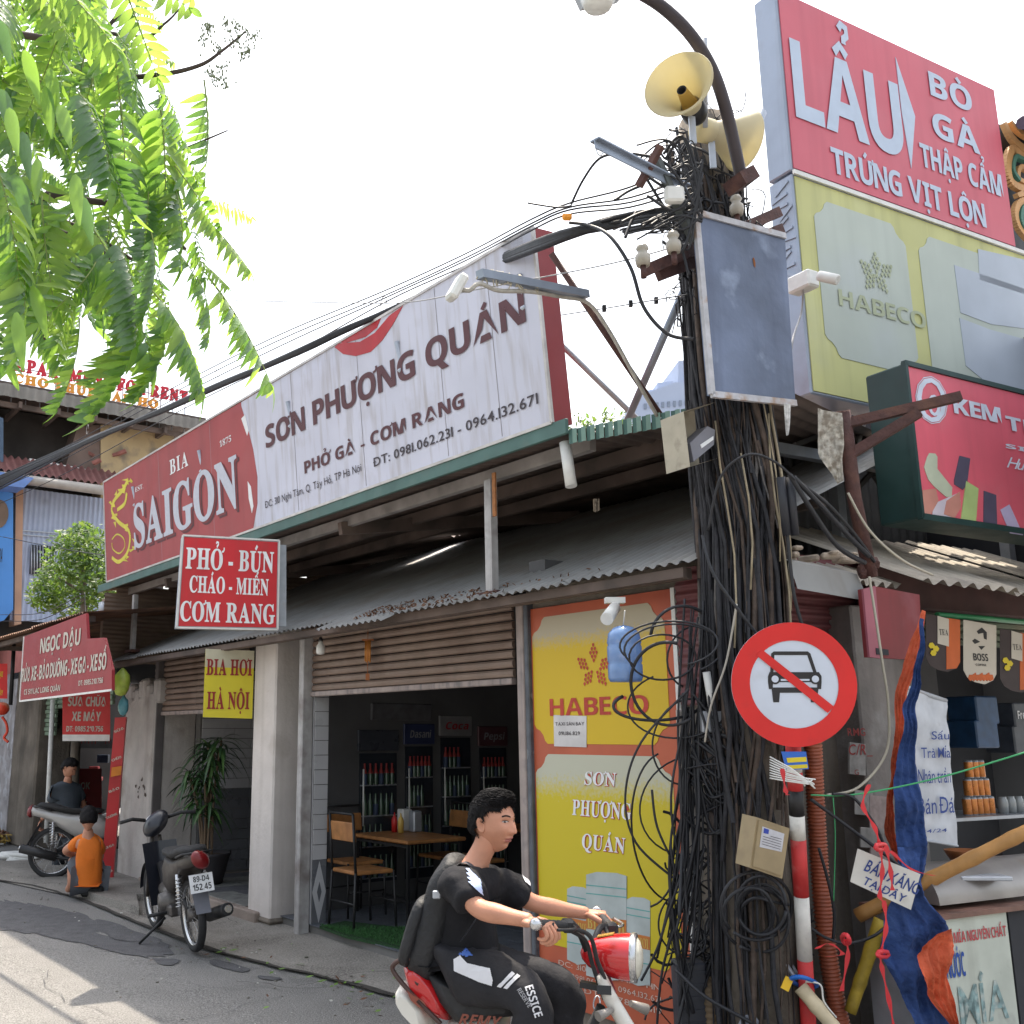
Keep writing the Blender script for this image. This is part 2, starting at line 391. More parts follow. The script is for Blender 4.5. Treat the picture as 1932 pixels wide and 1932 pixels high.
def blob(name, pts, z, m, amp=.09, **k):
 c = curve(dpoly(pts) + [ground(*pts[0])], 60)[:-1]; mb = MB(); cen = sum(c, V()) / len(c)
 ring = [p + (p - cen).normalized() * amp * noise.noise(p * 3.1) * 1.6 + F.x * amp * 1.6 * noise.noise(p * 9) + F.x * amp * 1.3 * noise.noise(V((F.l(p)[1] * 26, 0, 0))) for p in c]
 mb.poly([V((p.x, p.y, slopez(p) + z)) for p in ring]); return mb.build(name, m, kind='structure')
blob('road_patch', [(-60, 1690), (60, 1706), (190, 1738), (300, 1775), (322, 1800), (262, 1803), (150, 1780), (60, 1757), (-60, 1745)], .006, MT['patch'])
for i, pts in enumerate([[(285, 1808), (340, 1812), (322, 1822), (290, 1816)], [(405, 1812), (470, 1828), (450, 1836), (400, 1820)], [(200, 1757), (268, 1768), (262, 1778), (210, 1772)], [(488, 1842), (530, 1846), (515, 1850), (490, 1847)]]):
 blob('road_stain', pts, .006, MT['patch'], .03)
for k in range(16):       # cracks in the pavement
 p = F.w(rnd.uniform(-5, 4), rnd.uniform(-.7, -.1), 0); h = rnd.uniform(0, 6.28); mb = MB(); L_ = []
 for i in range(14): L_.append(p.copy()); h += rnd.uniform(-.5, .5); p += V((math.cos(h), math.sin(h), 0)) * .06
 for i in range(13):
  s_ = V((-(L_[i + 1] - L_[i]).y, (L_[i + 1] - L_[i]).x, 0)) * .05; z = [V((0, 0, slopez(q) + max(.016, .05 + .035 * F.l(q)[1] / 1.0) + .008)) for q in (L_[i], L_[i + 1])]
  mb.poly([L_[i] - s_ + z[0], L_[i + 1] - s_ + z[1], L_[i + 1] + s_ + z[1], L_[i] + s_ + z[0]])
 mb.build('pavement_crack', mat('gutter_dirt'), kind='structure')
for k in range(12):       # cracks and seams in the road
 p = F.w(rnd.uniform(-2.5, 3), rnd.uniform(-3.2, -1), 0); h = rnd.uniform(-.6, .6); mb = MB(); L_ = []
 for i in range(22): L_.append(p.copy()); h += rnd.uniform(-.5, .5); p += (F.x * math.cos(h) + F.y * math.sin(h)) * .07
 for i in range(21):
  s_ = V((-(L_[i + 1] - L_[i]).y, (L_[i + 1] - L_[i]).x, 0)) * .03; z = [V((0, 0, slopez(q) + .009)) for q in (L_[i], L_[i + 1])]
  if F.l(L_[i])[1] < -1: mb.poly([L_[i] - s_ + z[0], L_[i + 1] - s_ + z[1], L_[i + 1] + s_ + z[1], L_[i] + s_ + z[0]])
 if mb.f: mb.build('road_crack', MT['patch'], kind='structure')
mb = MB()
for k in range(160):
 p = F.w(rnd.uniform(-5, 4), -1.0 + rnd.gauss(0, .45), 0); p.z = slopez(p) + .03; s_ = rnd.uniform(.004, .018); a = rnd.uniform(0, 6)
 mb.box(p, (s_, s_ * rnd.uniform(.5, 1), s_ * .4), Matrix.Rotation(a, 3, 'Z'), mi=rnd.choice([0, 0, 0, 1]))
mb.build('litter', [mat('grit', (.15, .14, .12), .9), mat('scrap_white', (.55, .54, .5), .8)], label='grit and scraps of litter scattered along the gutter', cat='litter', kind='stuff')
# raised forecourt slabs in front of the two bays
def slab(name, pts, h, m, label=None):
 mb = MB(); q = [ground(x, y) for x, y in pts]; mb.prism([V((p.x, p.y, -.05)) for p in q], V((0, 0, h + .05))); return mb.build(name, m, kind='structure')
pL = F.l(ground(216, 1660))[0]
mb = MB(); a0 = F.l(ground(147, 1693))[0]
kl = [ground(147, 1693), ground(262, 1731), F.w(-2.0, -.42, 0), F.w(-1.9, .1, 0), F.w(-3.9, .1, 0)]
mb.prism([V((p.x, p.y, -.02)) for p in kl], V((0, 0, .105))); mb.build('kerb_slab', MT['apron'], kind='structure')
mb = MB(); mb.fbox(F, -2.95, -.18, -.05, 3.9, -.05, .12, bev=.01); mb.build('bay_floor', mat('step_concrete', (.26, .21, .18), .8, var=.2, scale=4, bump=.4, c2=(.12, .1, .09), amt=.6), kind='structure')
mb = MB(); mb.fbox(F, -.4, 3.3, .12, 5.5, -.05, .1, bev=.01); mb.build('shop_floor', MT['grout'], kind='structure')
FT = bpy.data.objects['shop_floor']; BF = bpy.data.objects['bay_floor']
def tiles(parent, fr, a0, a1, b0, b1, z, s, m, gap=.006, h=.008, n=0, rot=None):
 """floor tiles as pieces of their own; alike pieces share one mesh"""
 mb = MB(); mb.box((0, 0, h / 2), (s - gap, s - gap, h), Matrix((fr.x, fr.y, fr.z)).transposed()); base = mb.build('floor_tile', m[0], org=(0, 0, 0)); base.parent = parent
 first = True; na = int((a1 - a0) / s); nb = int((b1 - b0) / s); pp = wpos(parent)
 for i in range(na):
  for j in range(nb):
   o = base if first else base.copy()
   if not first: col.objects.link(o)
   first = False; o.parent = parent; o.location = fr.w(a0 + (i + .5) * s, b0 + (j + .5) * s, z) - pp
   if len(m) > 1 and rnd.random() < .35:
    if 'alt' not in parent: parent['alt'] = 1; _alt[parent.name] = base.data.copy(); _alt[parent.name].materials[0] = m[1]
    o.data = _alt[parent.name]
_alt = {}
tiles(FT, F, -.35, 3.25, .1, 4.6, .1, .3, [mat('floor_tile_grey', (.2, .21, .22), .35, var=.12, scale=6), mat('floor_tile_dark', (.11, .12, .14), .35, var=.15, scale=6)])
tiles(BF, F, -2.6, -.3, .02, 3.2, .12, .3, [mat('bay_tile', (.2, .2, .19), .4, var=.35, scale=14), mat('bay_tile_dark', (.1, .1, .11), .4, var=.3, scale=14)])
# green door mat
MQ = [ground(x, y, .115) for x, y in ((603, 1748), (652, 1766), (776, 1794), (772, 1752), (650, 1738))]; MB4 = [F.l(p) for p in MQ]
mb = MB(); q = [V((p.x, p.y, 0)) for p in MQ]
mb.prism([V((p.x, p.y, .1)) for p in q], V((0, 0, .018)))
dm = mb.build('door_mat', mat('turf_green', (.02, .075, .02), .95, var=.4, scale=60, bump=1, bscale=220), label='green artificial turf mat laid before the noodle shop doorway', cat='doormat')
mb = MB()
for k in range(2600):
 p = MQ[0].lerp(MQ[1], rnd.random()).lerp(MQ[3].lerp(MQ[2], rnd.random()), rnd.random()) + V((0, 0, .012)); t = V((rnd.uniform(-.01, .01), rnd.uniform(-.01, .01), rnd.uniform(.012, .024))); s = V((rnd.uniform(-1, 1), rnd.uniform(-1, 1), 0)).normalized() * .0025
 mb.poly([p - s, p + s, p + t])
g = mb.build('pile', mat('turf_blade', (.03, .11, .025), .8, var=.4, scale=50), dm); g['kind'] = 'stuff'

# ================================================================ the noodle shop
shop = thing('noodle_shop', 'long single storey noodle shop with corrugated roofs and rolling shutters', 'shop building', F.w(0, 0, 0))
# pillars
pa = F.az(466, 1740)[0]; sb = .42
mb = MB(); mb.fbox(F, pa, 0, 0, sb, 0, 2.62, bev=.015); pil = mb.build('pillar', MT['plaster'], shop, label='whitewashed main pillar between the two bays')
mb = MB(); mb.fbox(F, pa - .03, .02, -.02, sb - .1, 0.04, .09, bev=.02); mb.build('footing', MT['conc'], pil)
la, lb = F.az(219, 1655)[0], F.az(276, 1640)[0]
mb = MB(); mb.fbox(F, la, lb, 0, .5, 0, 2.05, bev=.02)
for k in range(9):
 a = la + (lb - la) * k / 8; mb.box(F.w(a, .1, 2.02 + rnd.uniform(0, .1)), (.16, .2, rnd.uniform(.1, .28)), Matrix((F.x, F.y, F.z)).transposed(), bev=.03)
mb.build('pillar', MT['plaster2'], shop, label='stained grey pillar with a broken top')
mb = MB()
for k in range(14):
 a, z = F.az(262 + rnd.uniform(-14, 16), 1490 + rnd.uniform(-22, 18)); r = rnd.uniform(.01, .03)
 mb.poly([F.w(a + r * math.cos(t) * rnd.uniform(.5, 1.6), -.003, z + r * math.sin(t) * rnd.uniform(.4, 1.2)) for t in [i * 1.256 for i in range(5)]])
mb.build('peeled_paint', mat('peeled', (.08, .06, .05), .9), shop, kind='stuff')
# side walls and back walls
mb = MB(); mb.fbox(F, lb + .0, lb + .12, .5, 4.2, .1, 2.6); lw = mb.build('bay_side_wall', MT['grout'], shop)
th = .11; mbs = {}
zz = .14; r_ = 0
while zz < 2.3:
 m = MT['tileg'] if zz < 1.02 else MT['tile']
 for k in range(6):
  mb = MB(); mb.fbox(F, lb + .12, lb + .128 + rnd.uniform(0, .003), .52 + max(0, k * .6 - (r_ % 2) * .2) + .003, .52 + (k + 1) * .6 - (r_ % 2) * .2 - .003, zz + .003, zz + th - .003)
  mb.build('wall_tile', m, lw)
 zz += th; r_ += 1
mb = MB(); mb.fbox(F, lb + .1, pa, 3.2, 3.35, .1, 2.7); mb.build('back_wall', mat('dim_red_wall', (.16, .07, .055), .8, var=.3, scale=3), shop)
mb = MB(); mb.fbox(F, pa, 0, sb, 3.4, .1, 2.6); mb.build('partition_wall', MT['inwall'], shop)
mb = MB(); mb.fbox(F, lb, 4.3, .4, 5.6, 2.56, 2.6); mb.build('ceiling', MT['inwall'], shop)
mb = MB(); mb.fbox(F, .1, 3.9, 5.3, 5.45, .1, 2.7); mb.build('back_wall', mat('back_wall_grey', (.2, .2, .21), .8, var=.15, scale=2), shop)
mb = MB(); mb.fbox(F, 3.25, 3.4, .12, 5.4, 0, 2.7); mb.fbox(F, -.42, -.38, 3.3, 5.4, 0, 2.7); mb.build('partition_wall', MT['inwall'], shop)
mb = MB(); mb.fbox(F, 3.35, 4.85, .0, .12, 0, 2.5); mb.build('front_wall', MT['conc'], shop)
# tiled pier left of the doorway
PA = .5; PB0 = .115; PB1 = F.bz(617, 1500, PA)[0]
mb = MB(); mb.fbox(F, PA - .2, PA, PB0, PB1, .05, 2.3); pier = mb.build('door_pier', MT['grout'], shop)
z = .1
while z < 2.2:
 mb = MB()
 if z < .45:
  mb.fbox(F, PA, PA + .008, PB0 + .005, PB1, z + .003, z + .5); mb.build('wall_tile', MT['tileg'], pier)
  c = F.w(PA + .009, (PB0 + PB1) / 2, .35)
  for d, mm in ((.0, MT['tile']), (.1, MT['tileg'])):
   mb = MB(); mb.prism([c + F.y * (u * (PB1 - PB0) * (.48 - d * 3.2)) + F.z * (v * (.24 - d * 1.6)) + F.x * (d * .03) for u, v in ((-1, 0), (0, 1), (1, 0), (0, -1))], F.x * .002); mb.build('diamond_tile', mm, pier)
  z = .6; continue
 mb.fbox(F, PA, PA + .008 + rnd.uniform(0, .002), PB0 + .005, PB1, z + .003, z + .117); mb.build('wall_tile', MT['tile'], pier); z += .12
mb = MB()
mb.fbox(F, PA - .2, PA, PB0 - .008, PB0, .1, 2.3); mb.build('wall_tile', MT['tile'], pier)
# door frames
def fpost(name, x0, x1, b0, b1, y, m, label=None, z1=2.45):
 mb = MB(); a0 = F.az(x0, y, b0)[0]; a1 = F.az(x1, y, b0)[0]; mb.fbox(F, a0, a1, b0, b1, 0.02, z1, bev=.006); return mb.build(name, m, shop, label=label)
fpost('door_frame', 559, 568, .0, .1, 1500, MT['post'])
fpost('door_frame', 980, 994, -.04, .1, 1500, MT['frame'], 'peeling grey beige frame right of the doorway')
fpost('door_frame', 995, 1003, -.05, .06, 1500, mat('dark_frame', (.09, .1, .12), .6, var=.3, scale=12, c2=(.4, .42, .42), amt=.8, cs=9, thr=.6))
fpost('door_frame', 284, 290, .02, .12, 1450, mat('frame_dark2', (.1, .09, .09), .6))
# rolling shutters: each slat its own piece
def shutter(x0, x1, yb, z1, b=.1, step=.062):
 a0, zb = F.az(x0, yb, b); a1 = F.az(x1, yb, b)[0]; sh = thing('rolling_shutter', None, None); sh.parent = shop; del_ = 0
 sh.location = (0, 0, 0); k = 0; z = zb
 prof = [(0, 0), (-.012, .006), (-.018, .022), (-.016, .04), (-.005, .05), (0, .054)]
 base = None
 while z < z1:
  if base is None:
   mb = MB(); p = [F.w(a0, b + u, z + v) for u, v in prof] + [F.w(a0, b + .01, z + .054), F.w(a0, b + .01, z)]
   mb.prism(p, F.x * (a1 - a0)); base = mb.build('slat', MT['slat'], sh)
  else:
   o = base.copy(); col.objects.link(o); o.location = (F.y.x * rnd.uniform(-.002, .002), F.y.y * rnd.uniform(-.002, .002), z - zb)
  z += step; k += 1
 mb = MB(); mb.fbox(F, a0, a1, b - .03, b + .02, zb - .045, zb - .004, bev=.006); mb.build('bottom_rail', MT['frame'], sh)
 return sh
shutter(570, 972, 1306, 2.5); shutter(292, 466, 1343, 2.45)
# lower corrugated roof: separate sheets, lapped
PT = rad(23.5); be = -.35; zE = 2.42; LR = 3.1
lr = thing('lower_roof', None, None); lr.parent = shop
down = F.y * math.cos(PT) + F.z * math.sin(PT); upn = F.z * math.cos(PT) - F.y * math.sin(PT)
a = -3.52; i = 0; first = None
while a < 4.85:
 wd = min(.84, 4.9 - a); mb = MB(); jut = rnd.uniform(-.05, .05) - (.14 if a > 1.4 and a < 2.2 else 0)
 corrug(mb, F.w(a - .02, be, zE) + upn * (.004 * (i % 2)) + down * jut, F.x * (wd + .05), down * (LR - jut), upn, .076, .0095, 6, 3)
 o = mb.build('roof_sheet', MT['zinc'], lr); a += wd; i += 1
mb = MB()
for k in range(2): mb.fbox(F, -3.45, 4.85, be + .08 + k * 1.2, be + .12 + k * 1.2, zE - .01 + k * 1.2 * math.tan(PT) - .05, zE + k * 1.2 * math.tan(PT) - .005)
mb.build('purlin', MT['under'], lr)
mb = MB(); mb.bar(F.w(-3.4, -.27, zE - .03), F.w(4.85, -.27, zE - .03), .05); mb.build('front_beam', MT['under'], lr)
# dry leaves caught along the edge of the lower roof
mb = MB()
for k in range(230):
 a = 1.9 + abs(rnd.gauss(0, .9)); p = F.w(min(a, 4.2), be + rnd.uniform(-.03, .22), 0); b_ = F.l(p)[1]; p.z = zE + (b_ - be) * math.tan(PT) + .018
 u = V((rnd.uniform(-1, 1), rnd.uniform(-1, 1), rnd.uniform(-.5, .9))).normalized() * rnd.uniform(.01, .025); v = u.orthogonal().normalized() * .008
 mb.poly([p - u, p + v, p + u, p - v])
mb.build('dry_leaves', mat('dry_leaf', (.13, .06, .03), .9, var=.5, scale=30), label='dry fallen leaves caught along the lower roof edge', cat='leaves', kind='stuff')
# upper roof
PU = rad(9); zU = 3.27; ur = thing('upper_roof', None, None); ur.parent = shop
dn = F.y * math.cos(PU) + F.z * math.sin(PU); un = F.z * math.cos(PU) - F.y * math.sin(PU)
gapc = hit(824, 1013, F.w(0, be, zU + .02), un)
a = -3.87
while a < 4.1:
 wd = min(.86, 4.14 - a); mb = MB(); corrug(mb, F.w(a - .02, be, zU + .02), F.x * (wd + .04), dn * 4.4, un, .1, .012, 4, 22)
 keep = [i for i, f in enumerate(mb.f) if not (abs((sum((mb.v[q] for q in f), V()) / 4 - gapc).dot(F.x)) < .085 and abs((sum((mb.v[q] for q in f), V()) / 4 - gapc).dot(dn)) < .26)]
 mb.f = [mb.f[i] for i in keep]; mb.m = [0] * len(keep); mb.sm = [True] * len(keep)
 mb.build('roof_sheet', MT['under'], ur); a += wd
A = F.px(1074, 838, be); zA = A.z; B = hit(1305, 798, V((0, 0, zA)), V((0, 0, 1)))
dAB = (B - A).normalized(); nAB = V((0, 0, 1)).cross(dAB)
if nAB.dot(F.y) < 0: nAB = -nAB
rel = B - A; mb = MB()
corrug(mb, A + V((0, 0, .05)), rel * 1.75, (nAB * math.cos(PU) + V((0, 0, math.sin(PU)))) * 3.4, V((0, 0, 1)), .1, .012, 6, 4); mb.build('roof_sheet', MT['under'], ur)
mb = MB(); n = 26
for k in range(n): # pressed green edge trim of the corner part
 p = A + rel * (k / n); q = A + rel * ((k + 1) / n); o1 = nAB * (-.012 * (k % 2)); h0 = .0;
 mb.poly([p + o1 + V((0, 0, h0)), q + o1 + V((0, 0, h0)), q + o1 + V((0, 0, .085)), p + o1 + V((0, 0, .085))], k % 2)
mb.build('fascia', [MT['green'], mat('green_fascia_pale', (.16, .26, .22), .45, .1, var=.2, scale=6)], ur)
mb = MB(); mb.fbox(F, -3.9, 4.15, be - .03, be - .005, zU - .005, zU + .085, bev=.004); mb.build('fascia', MT['green'], ur)
def beam(n0, a0, a1, b, z, w=.05, h=.09, m='under', mats=None):
 mb = MB(); mb.fbox(F, a0, a1, b - w / 2, b + w / 2, z - h, z); return mb.build(n0, mats or MT[m], ur)
tz = lambda b: zU + (b - be) * math.tan(PU) - .01
beam('purlin', -3.7, 4.1, -.12, tz(-.12), .05, .08, mats=mat('grey_beam', (.25, .23, .22), .7, var=.3, scale=5, c2=(.12, .08, .06), amt=.6));
for b in (.5, 1.3): beam('purlin', -3.7, 4.1, b, tz(b))
for a in (-2.2, 1.4):
 mb = MB(); mb.bar(F.w(a, -.2, tz(-.2) - .09), F.w(a, 2.4, tz(2.4) - .09), .05, .1); mb.build('rafter', MT['under'], ur)
# posts of the upper roof
def upost(x, ytop, ybot, b, w=.065, m='post', rusty=False):
 a, z0 = F.az(x, ybot, b); z1 = F.az(x, ytop, b)[1]; mb = MB(); mb.bar(F.w(a, b, z0), F.w(a, b, z1), w, w * .8, up=F.y); p = mb.build('post', MT[m], ur)
 mb = MB(); mb.fbox(F, a - .12, a + .1, b - .05, b + .05, z0 - .03, z0, bev=.004); mb.build('base_plate', MT['rust'], p); return p
upost(929, 905, 1117, -.22); upost(250, 1124, 1226, -.22, .06)
mb = MB(); q = F.px(932, 892, -.27); mb.bar(q, q + V((0, 0, -.28)), .03, .012, up=F.y); mb.build('rusty_plate', mat('bright_rust', (.3, .12, .04), .8, var=.3, scale=30), ur)
# downpipe stub and short pipe
def cyl(name, p, q, r, m, parent=None, n=14, **k):
 mb = MB(); mb.tube([p, q], r, n); return mb.build(name, m, parent, **k)
cyl('downpipe', F.px(1066, 835, -.3), F.px(1078, 918, -.3), .033, MT['whitep'], ur)
cyl('downpipe', F.px(194, 1138, -.36), F.px(195, 1158, -.36), .05, MT['steel'], ur)
# gable siding under the upper roof at the left end, horizontal ribs
gs = thing('gable_siding', None, None); gs.parent = shop
for k in range(15):
 z = 2.42 + k * .1; mb = MB(); bs = max(-.42, -.6 + (z + .1 - 3.27) / math.tan(rad(9)))
 corrug(mb, F.w(-3.5, bs, z), F.z * .104, F.y * max(.1, 3.6 - bs), F.x, .052, .006, 6, 2); mb.build('siding_board', MT['zincb'], gs)
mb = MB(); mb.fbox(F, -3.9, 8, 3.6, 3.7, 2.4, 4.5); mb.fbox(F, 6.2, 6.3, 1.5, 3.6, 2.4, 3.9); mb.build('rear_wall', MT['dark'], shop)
# bulb and things hanging by the shutter
p = F.px(605, 1226, -.1); t = thing('light_bulb', 'white plastic bulb hanging beside the brown shutter by the main pillar', 'light bulb', p)
mb = MB(); mb.lathe([(.002, .07), (.018, .07), (.02, .05), (.036, .03), (.036, -.02), (.03, -.035), (.002, -.04)], p, n=16); mb.build('glass', mat('bulb_white', (.75, .75, .72), .3), t)
mb = MB(); mb.tube([p + V((0, 0, .07)), p + V((0, 0, .2))], .004); mb.lathe([(.002, .1), (.014, .1), (.016, .06), (.002, .06)], p, n=10); mb.build('cord', MT['black'], t)
p = F.px(694, 1228, .03); t = thing('charm', 'small orange wind chime hanging on the main shutter', 'wind chime', p)
mb = MB()
for k in range(4): mb.tube([p + F.x * (k * .022 - .033) + V((0, 0, .08)), p + F.x * (k * .022 - .033) + V((0, 0, -.08 - .01 * (k % 2)))], .007, 6)
mb.build('tube', mat('brass_orange', (.5, .2, .04), .4, .3), t)
mb = MB(); mb.tube([p + V((0, 0, .2)), p + V((0, 0, -.2))], .003); mb.box(p + V((0, 0, .085)), (.09, .02, .012)); mb.box(p + V((0, 0, -.2)), (.03, .01, .05)); mb.build('string', mat('cord_orange', (.35, .12, .04), .7), t)
# ================================================================ signs of the noodle shop
faded = mat('faded_white_panel', (.56, .57, .67), .6, var=.05, scale=2, c2=(.3, .27, .24), amt=.35, cs=3, thr=.6, streak=(.3, .26, .23), samt=.5, sscale=16)
fred = mat('faded_red_panel', (.34, .05, .055), .5, var=.1, scale=2, streak=(.24, .04, .045), samt=.5, sscale=8)
dred = mat('sign_edge_red', (.26, .025, .03), .5, var=.1, scale=3)
maroon = mat('maroon_letters', (.085, .022, .03), .55, var=.1, scale=9)
ink = mat('dark_print', (.045, .035, .045), .6)
LEAN = .095
nS = (-F.y - F.z * -0 - F.z * LEAN).normalized()
SB = Board(F.w(*(F.az(202, 1098, -.38)[0], -.38), F.az(202, 1098, -.38)[1]), F.x, F.z, nS)
sg = thing('roof_sign', 'long white restaurant sign leaning on the roof edge, its left end red', 'shop sign', SB.p(620, 950))
mb = MB(); SB.shape(mb, [(202, 1098), (1042, 797), (1005, 428), (196, 910)], -.16, -.004, side if False else 0)
mb.build('sign_box', dred, sg)
BY = [(455, 765), (466, 800), (478, 848), (486, 900), (486, 950), (478, 998)]
mb = MB(); SB.shape(mb, [(478, 999), (1042, 797), (1005, 428), (455, 759)] + [], -.004, .0); mb.build('white_panel', faded, sg)
mb = MB(); SB.shape(mb, [(202, 1098)] + BY[::-1] + [(455, 759), (196, 910)], -.003, .002); mb.build('red_panel', fred, sg)
mb = MB()
for pts in ([(456, 790), (463, 782), (470, 812), (467, 822)], [(468, 908), (474, 918), (479, 955), (476, 968), (470, 940)]): SB.shape(mb, pts, .002, .004)
mb.build('highlight_print', MT['white'], sg, kind='stuff')
fr = MB()
for p, q in (((196, 910), (1005, 428)), ((1005, 428), (1042, 797)), ((1042, 797), (202, 1098)), ((202, 1098), (196, 910))): fr.bar(SB.p(*p), SB.p(*q), .018, .02, up=SB.n)
fr.build('edge_trim', mat('sign_trim', (.55, .53, .52), .5, .2, var=.2, scale=9), sg)
# seams between the sign's sheets and its back braces
mb = MB()
for x in (300, 400, 560, 690, 850, 955):
 u, _ = SB.uv(x, 900); v0 = 0; v1 = SB.uv(1005, 428)[1]; mb.prism([SB.w(u, .02, .001), SB.w(u + .004, .02, .001), SB.w(u + .004, v1 - .02, .001), SB.w(u, v1 - .02, .001)], SB.n * .0015)
mb.build('sheet_seam', mat('seam', (.3, .28, .3), .7), sg, kind='stuff')
SB.text('SƠN PHƯỢNG QUÁN', (503, 846), (988, 548), maroon, sg, 'b', .012, gap=.07)
SB.text('PHỞ GÀ - CƠM RANG', (576, 894), (875, 740), maroon, sg, 'b', .01)
SB.text('ĐT: 0981.062.231 - 0964.132.671', (707, 881), (1015, 741), ink, sg, 'n', .012)
SB.text('ĐC: 310 Nghi Tàm, Q. Tây Hồ, TP Hà Nội', (502, 959), (682, 874), ink, sg, 'n')
mb = MB(); SB.shape(mb, [(761, 577), (735, 596), (708, 628), (680, 645), (640, 648), (632, 655), (648, 668), (672, 672), (700, 664), (722, 642), (742, 612)], .001, .004)
SB.shape(mb, [(722, 594), (700, 610), (668, 630), (640, 645), (650, 648), (690, 636), (712, 618)], .001, .0035); mb.build('red_emblem', mat('emblem_red', (.42, .02, .03), .5), sg)
soft = mat('print_shadow', (.1, .025, .03), .6)
for dx, dy, mm, dd in ((5, 5, soft, .004), (2.5, 2.5, mat('print_shadow2', (.2, .035, .04), .6), .005), (0, 0, mat('letter_silver', (.5, .52, .6), .5, var=.06, scale=30), .008)):
 SB.text('SAIGON', (255 + dx, 1034 + dy), (447 + dx, 857 + dy), mm, sg, 's', .016, d=dd, gap=.04)
SB.text('BIA', (322, 896), (355, 850), MT['white'], sg, 's', .008, gap=.12); SB.text('EST.', (256, 929), (271, 912), MT['white'], sg, 's'); SB.text('1875', (416, 844), (437, 821), MT['white'], sg, 's')
mb = MB(); yel = mat('dragon_yellow', (.62, .55, .05), .5)
def ribbon(pts, w0, w1=None, d=.005):
 c = curve([V((*SB.uv(*p), 0)) for p in pts], 6); n = len(c); w1 = w0 if w1 is None else w1
 for i in range(n - 1):
  t = (c[i + 1] - c[i]); s_ = V((-t.y, t.x, 0)).normalized(); wa = w0 + (w1 - w0) * i / n; wb = w0 + (w1 - w0) * (i + 1) / n
  q = [c[i] + s_ * wa, c[i + 1] + s_ * wb, c[i + 1] - s_ * wb, c[i] - s_ * wa]; mb.poly([SB.w(a.x, a.y, d) for a in q])
ribbon([(243, 905), (232, 925), (216, 945), (212, 965), (225, 985), (243, 1000), (246, 1020), (240, 1045), (225, 1060), (212, 1052)], .028, .022)
ribbon([(212, 1018), (222, 1008), (234, 1016), (236, 1032), (226, 1044), (214, 1036), (212, 1024)], .009)
ribbon([(240, 930), (236, 950), (222, 962)], .03, .02)
for k in range(26):
 t = k / 25; bx = [(243, 905), (226, 925), (212, 950), (216, 980), (243, 1000), (248, 1030), (235, 1058), (212, 1055)][int(t * 7)]
 x, y = bx[0] + rnd.uniform(-8, 8), bx[1] + rnd.uniform(-10, 10); a = rnd.uniform(0, 6.28); L = rnd.uniform(6, 13)
 SB.shape(mb, [(x + 2.5 * math.sin(a), y - 2.5 * math.cos(a)), (x + L * math.cos(a), y + L * math.sin(a)), (x - 2.5 * math.sin(a), y + 2.5 * math.cos(a))], .004, .0045)
mb.build('dragon_emblem', yel, sg, kind='stuff')
for a in (-2.6, -.8, 1.0, 2.6, 3.9):
 cyl('back_brace', F.w(a, -.2, 3.35), F.w(a, -.38 - .1, 4.3), .02, MT['steel'], sg, 8); cyl('back_brace', F.w(a, .7, 3.45), F.w(a, -.46, 4.1), .018, MT['steel'], sg, 8)
# second, boxed sign: pho - bun
t0 = F.px(535, 1100, -.42); dep = (t0 - CAM).dot(V((0, CP, SP)))
PB = vboard(345, 1010, dep - .12, 72)
bx = thing('box_sign', 'red box sign with three white lines on food, hung at the lower roof edge', 'shop sign', PB.p(430, 1185))
mb = MB(); PB.shape(mb, [(333, 1184), (524, 1188), (527, 1020), (345, 1010)], -.14, -.006); mb.build('sign_box', MT['steel'], bx)
mb = MB(); PB.shape(mb, [(337, 1181), (521, 1184), (524, 1023), (348, 1013)], -.005, .001); mb.build('front_panel', mat('bright_sign_red', (.6, .012, .022), .35, var=.1, scale=3, c2=(.45, .03, .03), amt=.5, cs=6, streak=(.4, .03, .03), samt=.4), bx)
mb = MB()
for p, q in (((333, 1184), (524, 1188)), ((524, 1188), (527, 1020)), ((527, 1020), (345, 1010)), ((345, 1010), (333, 1184))): mb.bar(PB.p(*p), PB.p(*q), .014, .016, up=PB.n)
mb.build('edge_trim', MT['whitep'], bx)
lw_ = mat('letter_bright', (.85, .85, .87), .45)
PB.text('PHỞ - BÚN', (350, 1072), (517, 1042), lw_, bx, 's', .014, gap=.05); PB.text('CHÁO - MIẾN', (357, 1117), (507, 1093), lw_, bx, 's', .014, gap=.05); PB.text('CƠM RANG', (339, 1171), (519, 1141), lw_, bx, 's', .014, gap=.05)
q = PB.p(537, 1025, -.1); mb = MB(); mb.bar(q, PB.p(537, 1180, -.1), .06, .05, up=PB.n); mb.build('post', MT['steel'], bx)
# yellow bia hoi placard
YB = vboard(387, 1224, (F.px(430, 1290, -.22) - CAM).dot(V((0, CP, SP))), 74)
yb = thing('placard', 'yellow placard with dark red lettering hung by the whitewashed pillar', 'placard', YB.p(430, 1355))
mb = MB(); YB.shape(mb, [(383, 1353), (476, 1356), (480, 1228), (388, 1224)], -.006, 0); mb.build('board', mat('placard_yellow', (.7, .6, .03), .5, var=.06, scale=4, c2=(.6, .58, .45), amt=.4, cs=3, thr=.6), yb)
mb = MB(); YB.shape(mb, [(387, 1258), (479, 1261), (480, 1228), (388, 1224)], 0, .002); mb.build('top_band', mat('placard_cream', (.6, .57, .42), .5), yb)
dr = mat('placard_red', (.3, .02, .02), .5)
YB.text('BIA HƠI', (389, 1273), (476, 1245), dr, yb, 's', .014, gap=.05); YB.text('HÀ NỘI', (390, 1337), (471, 1306), dr, yb, 's', .014, gap=.05)
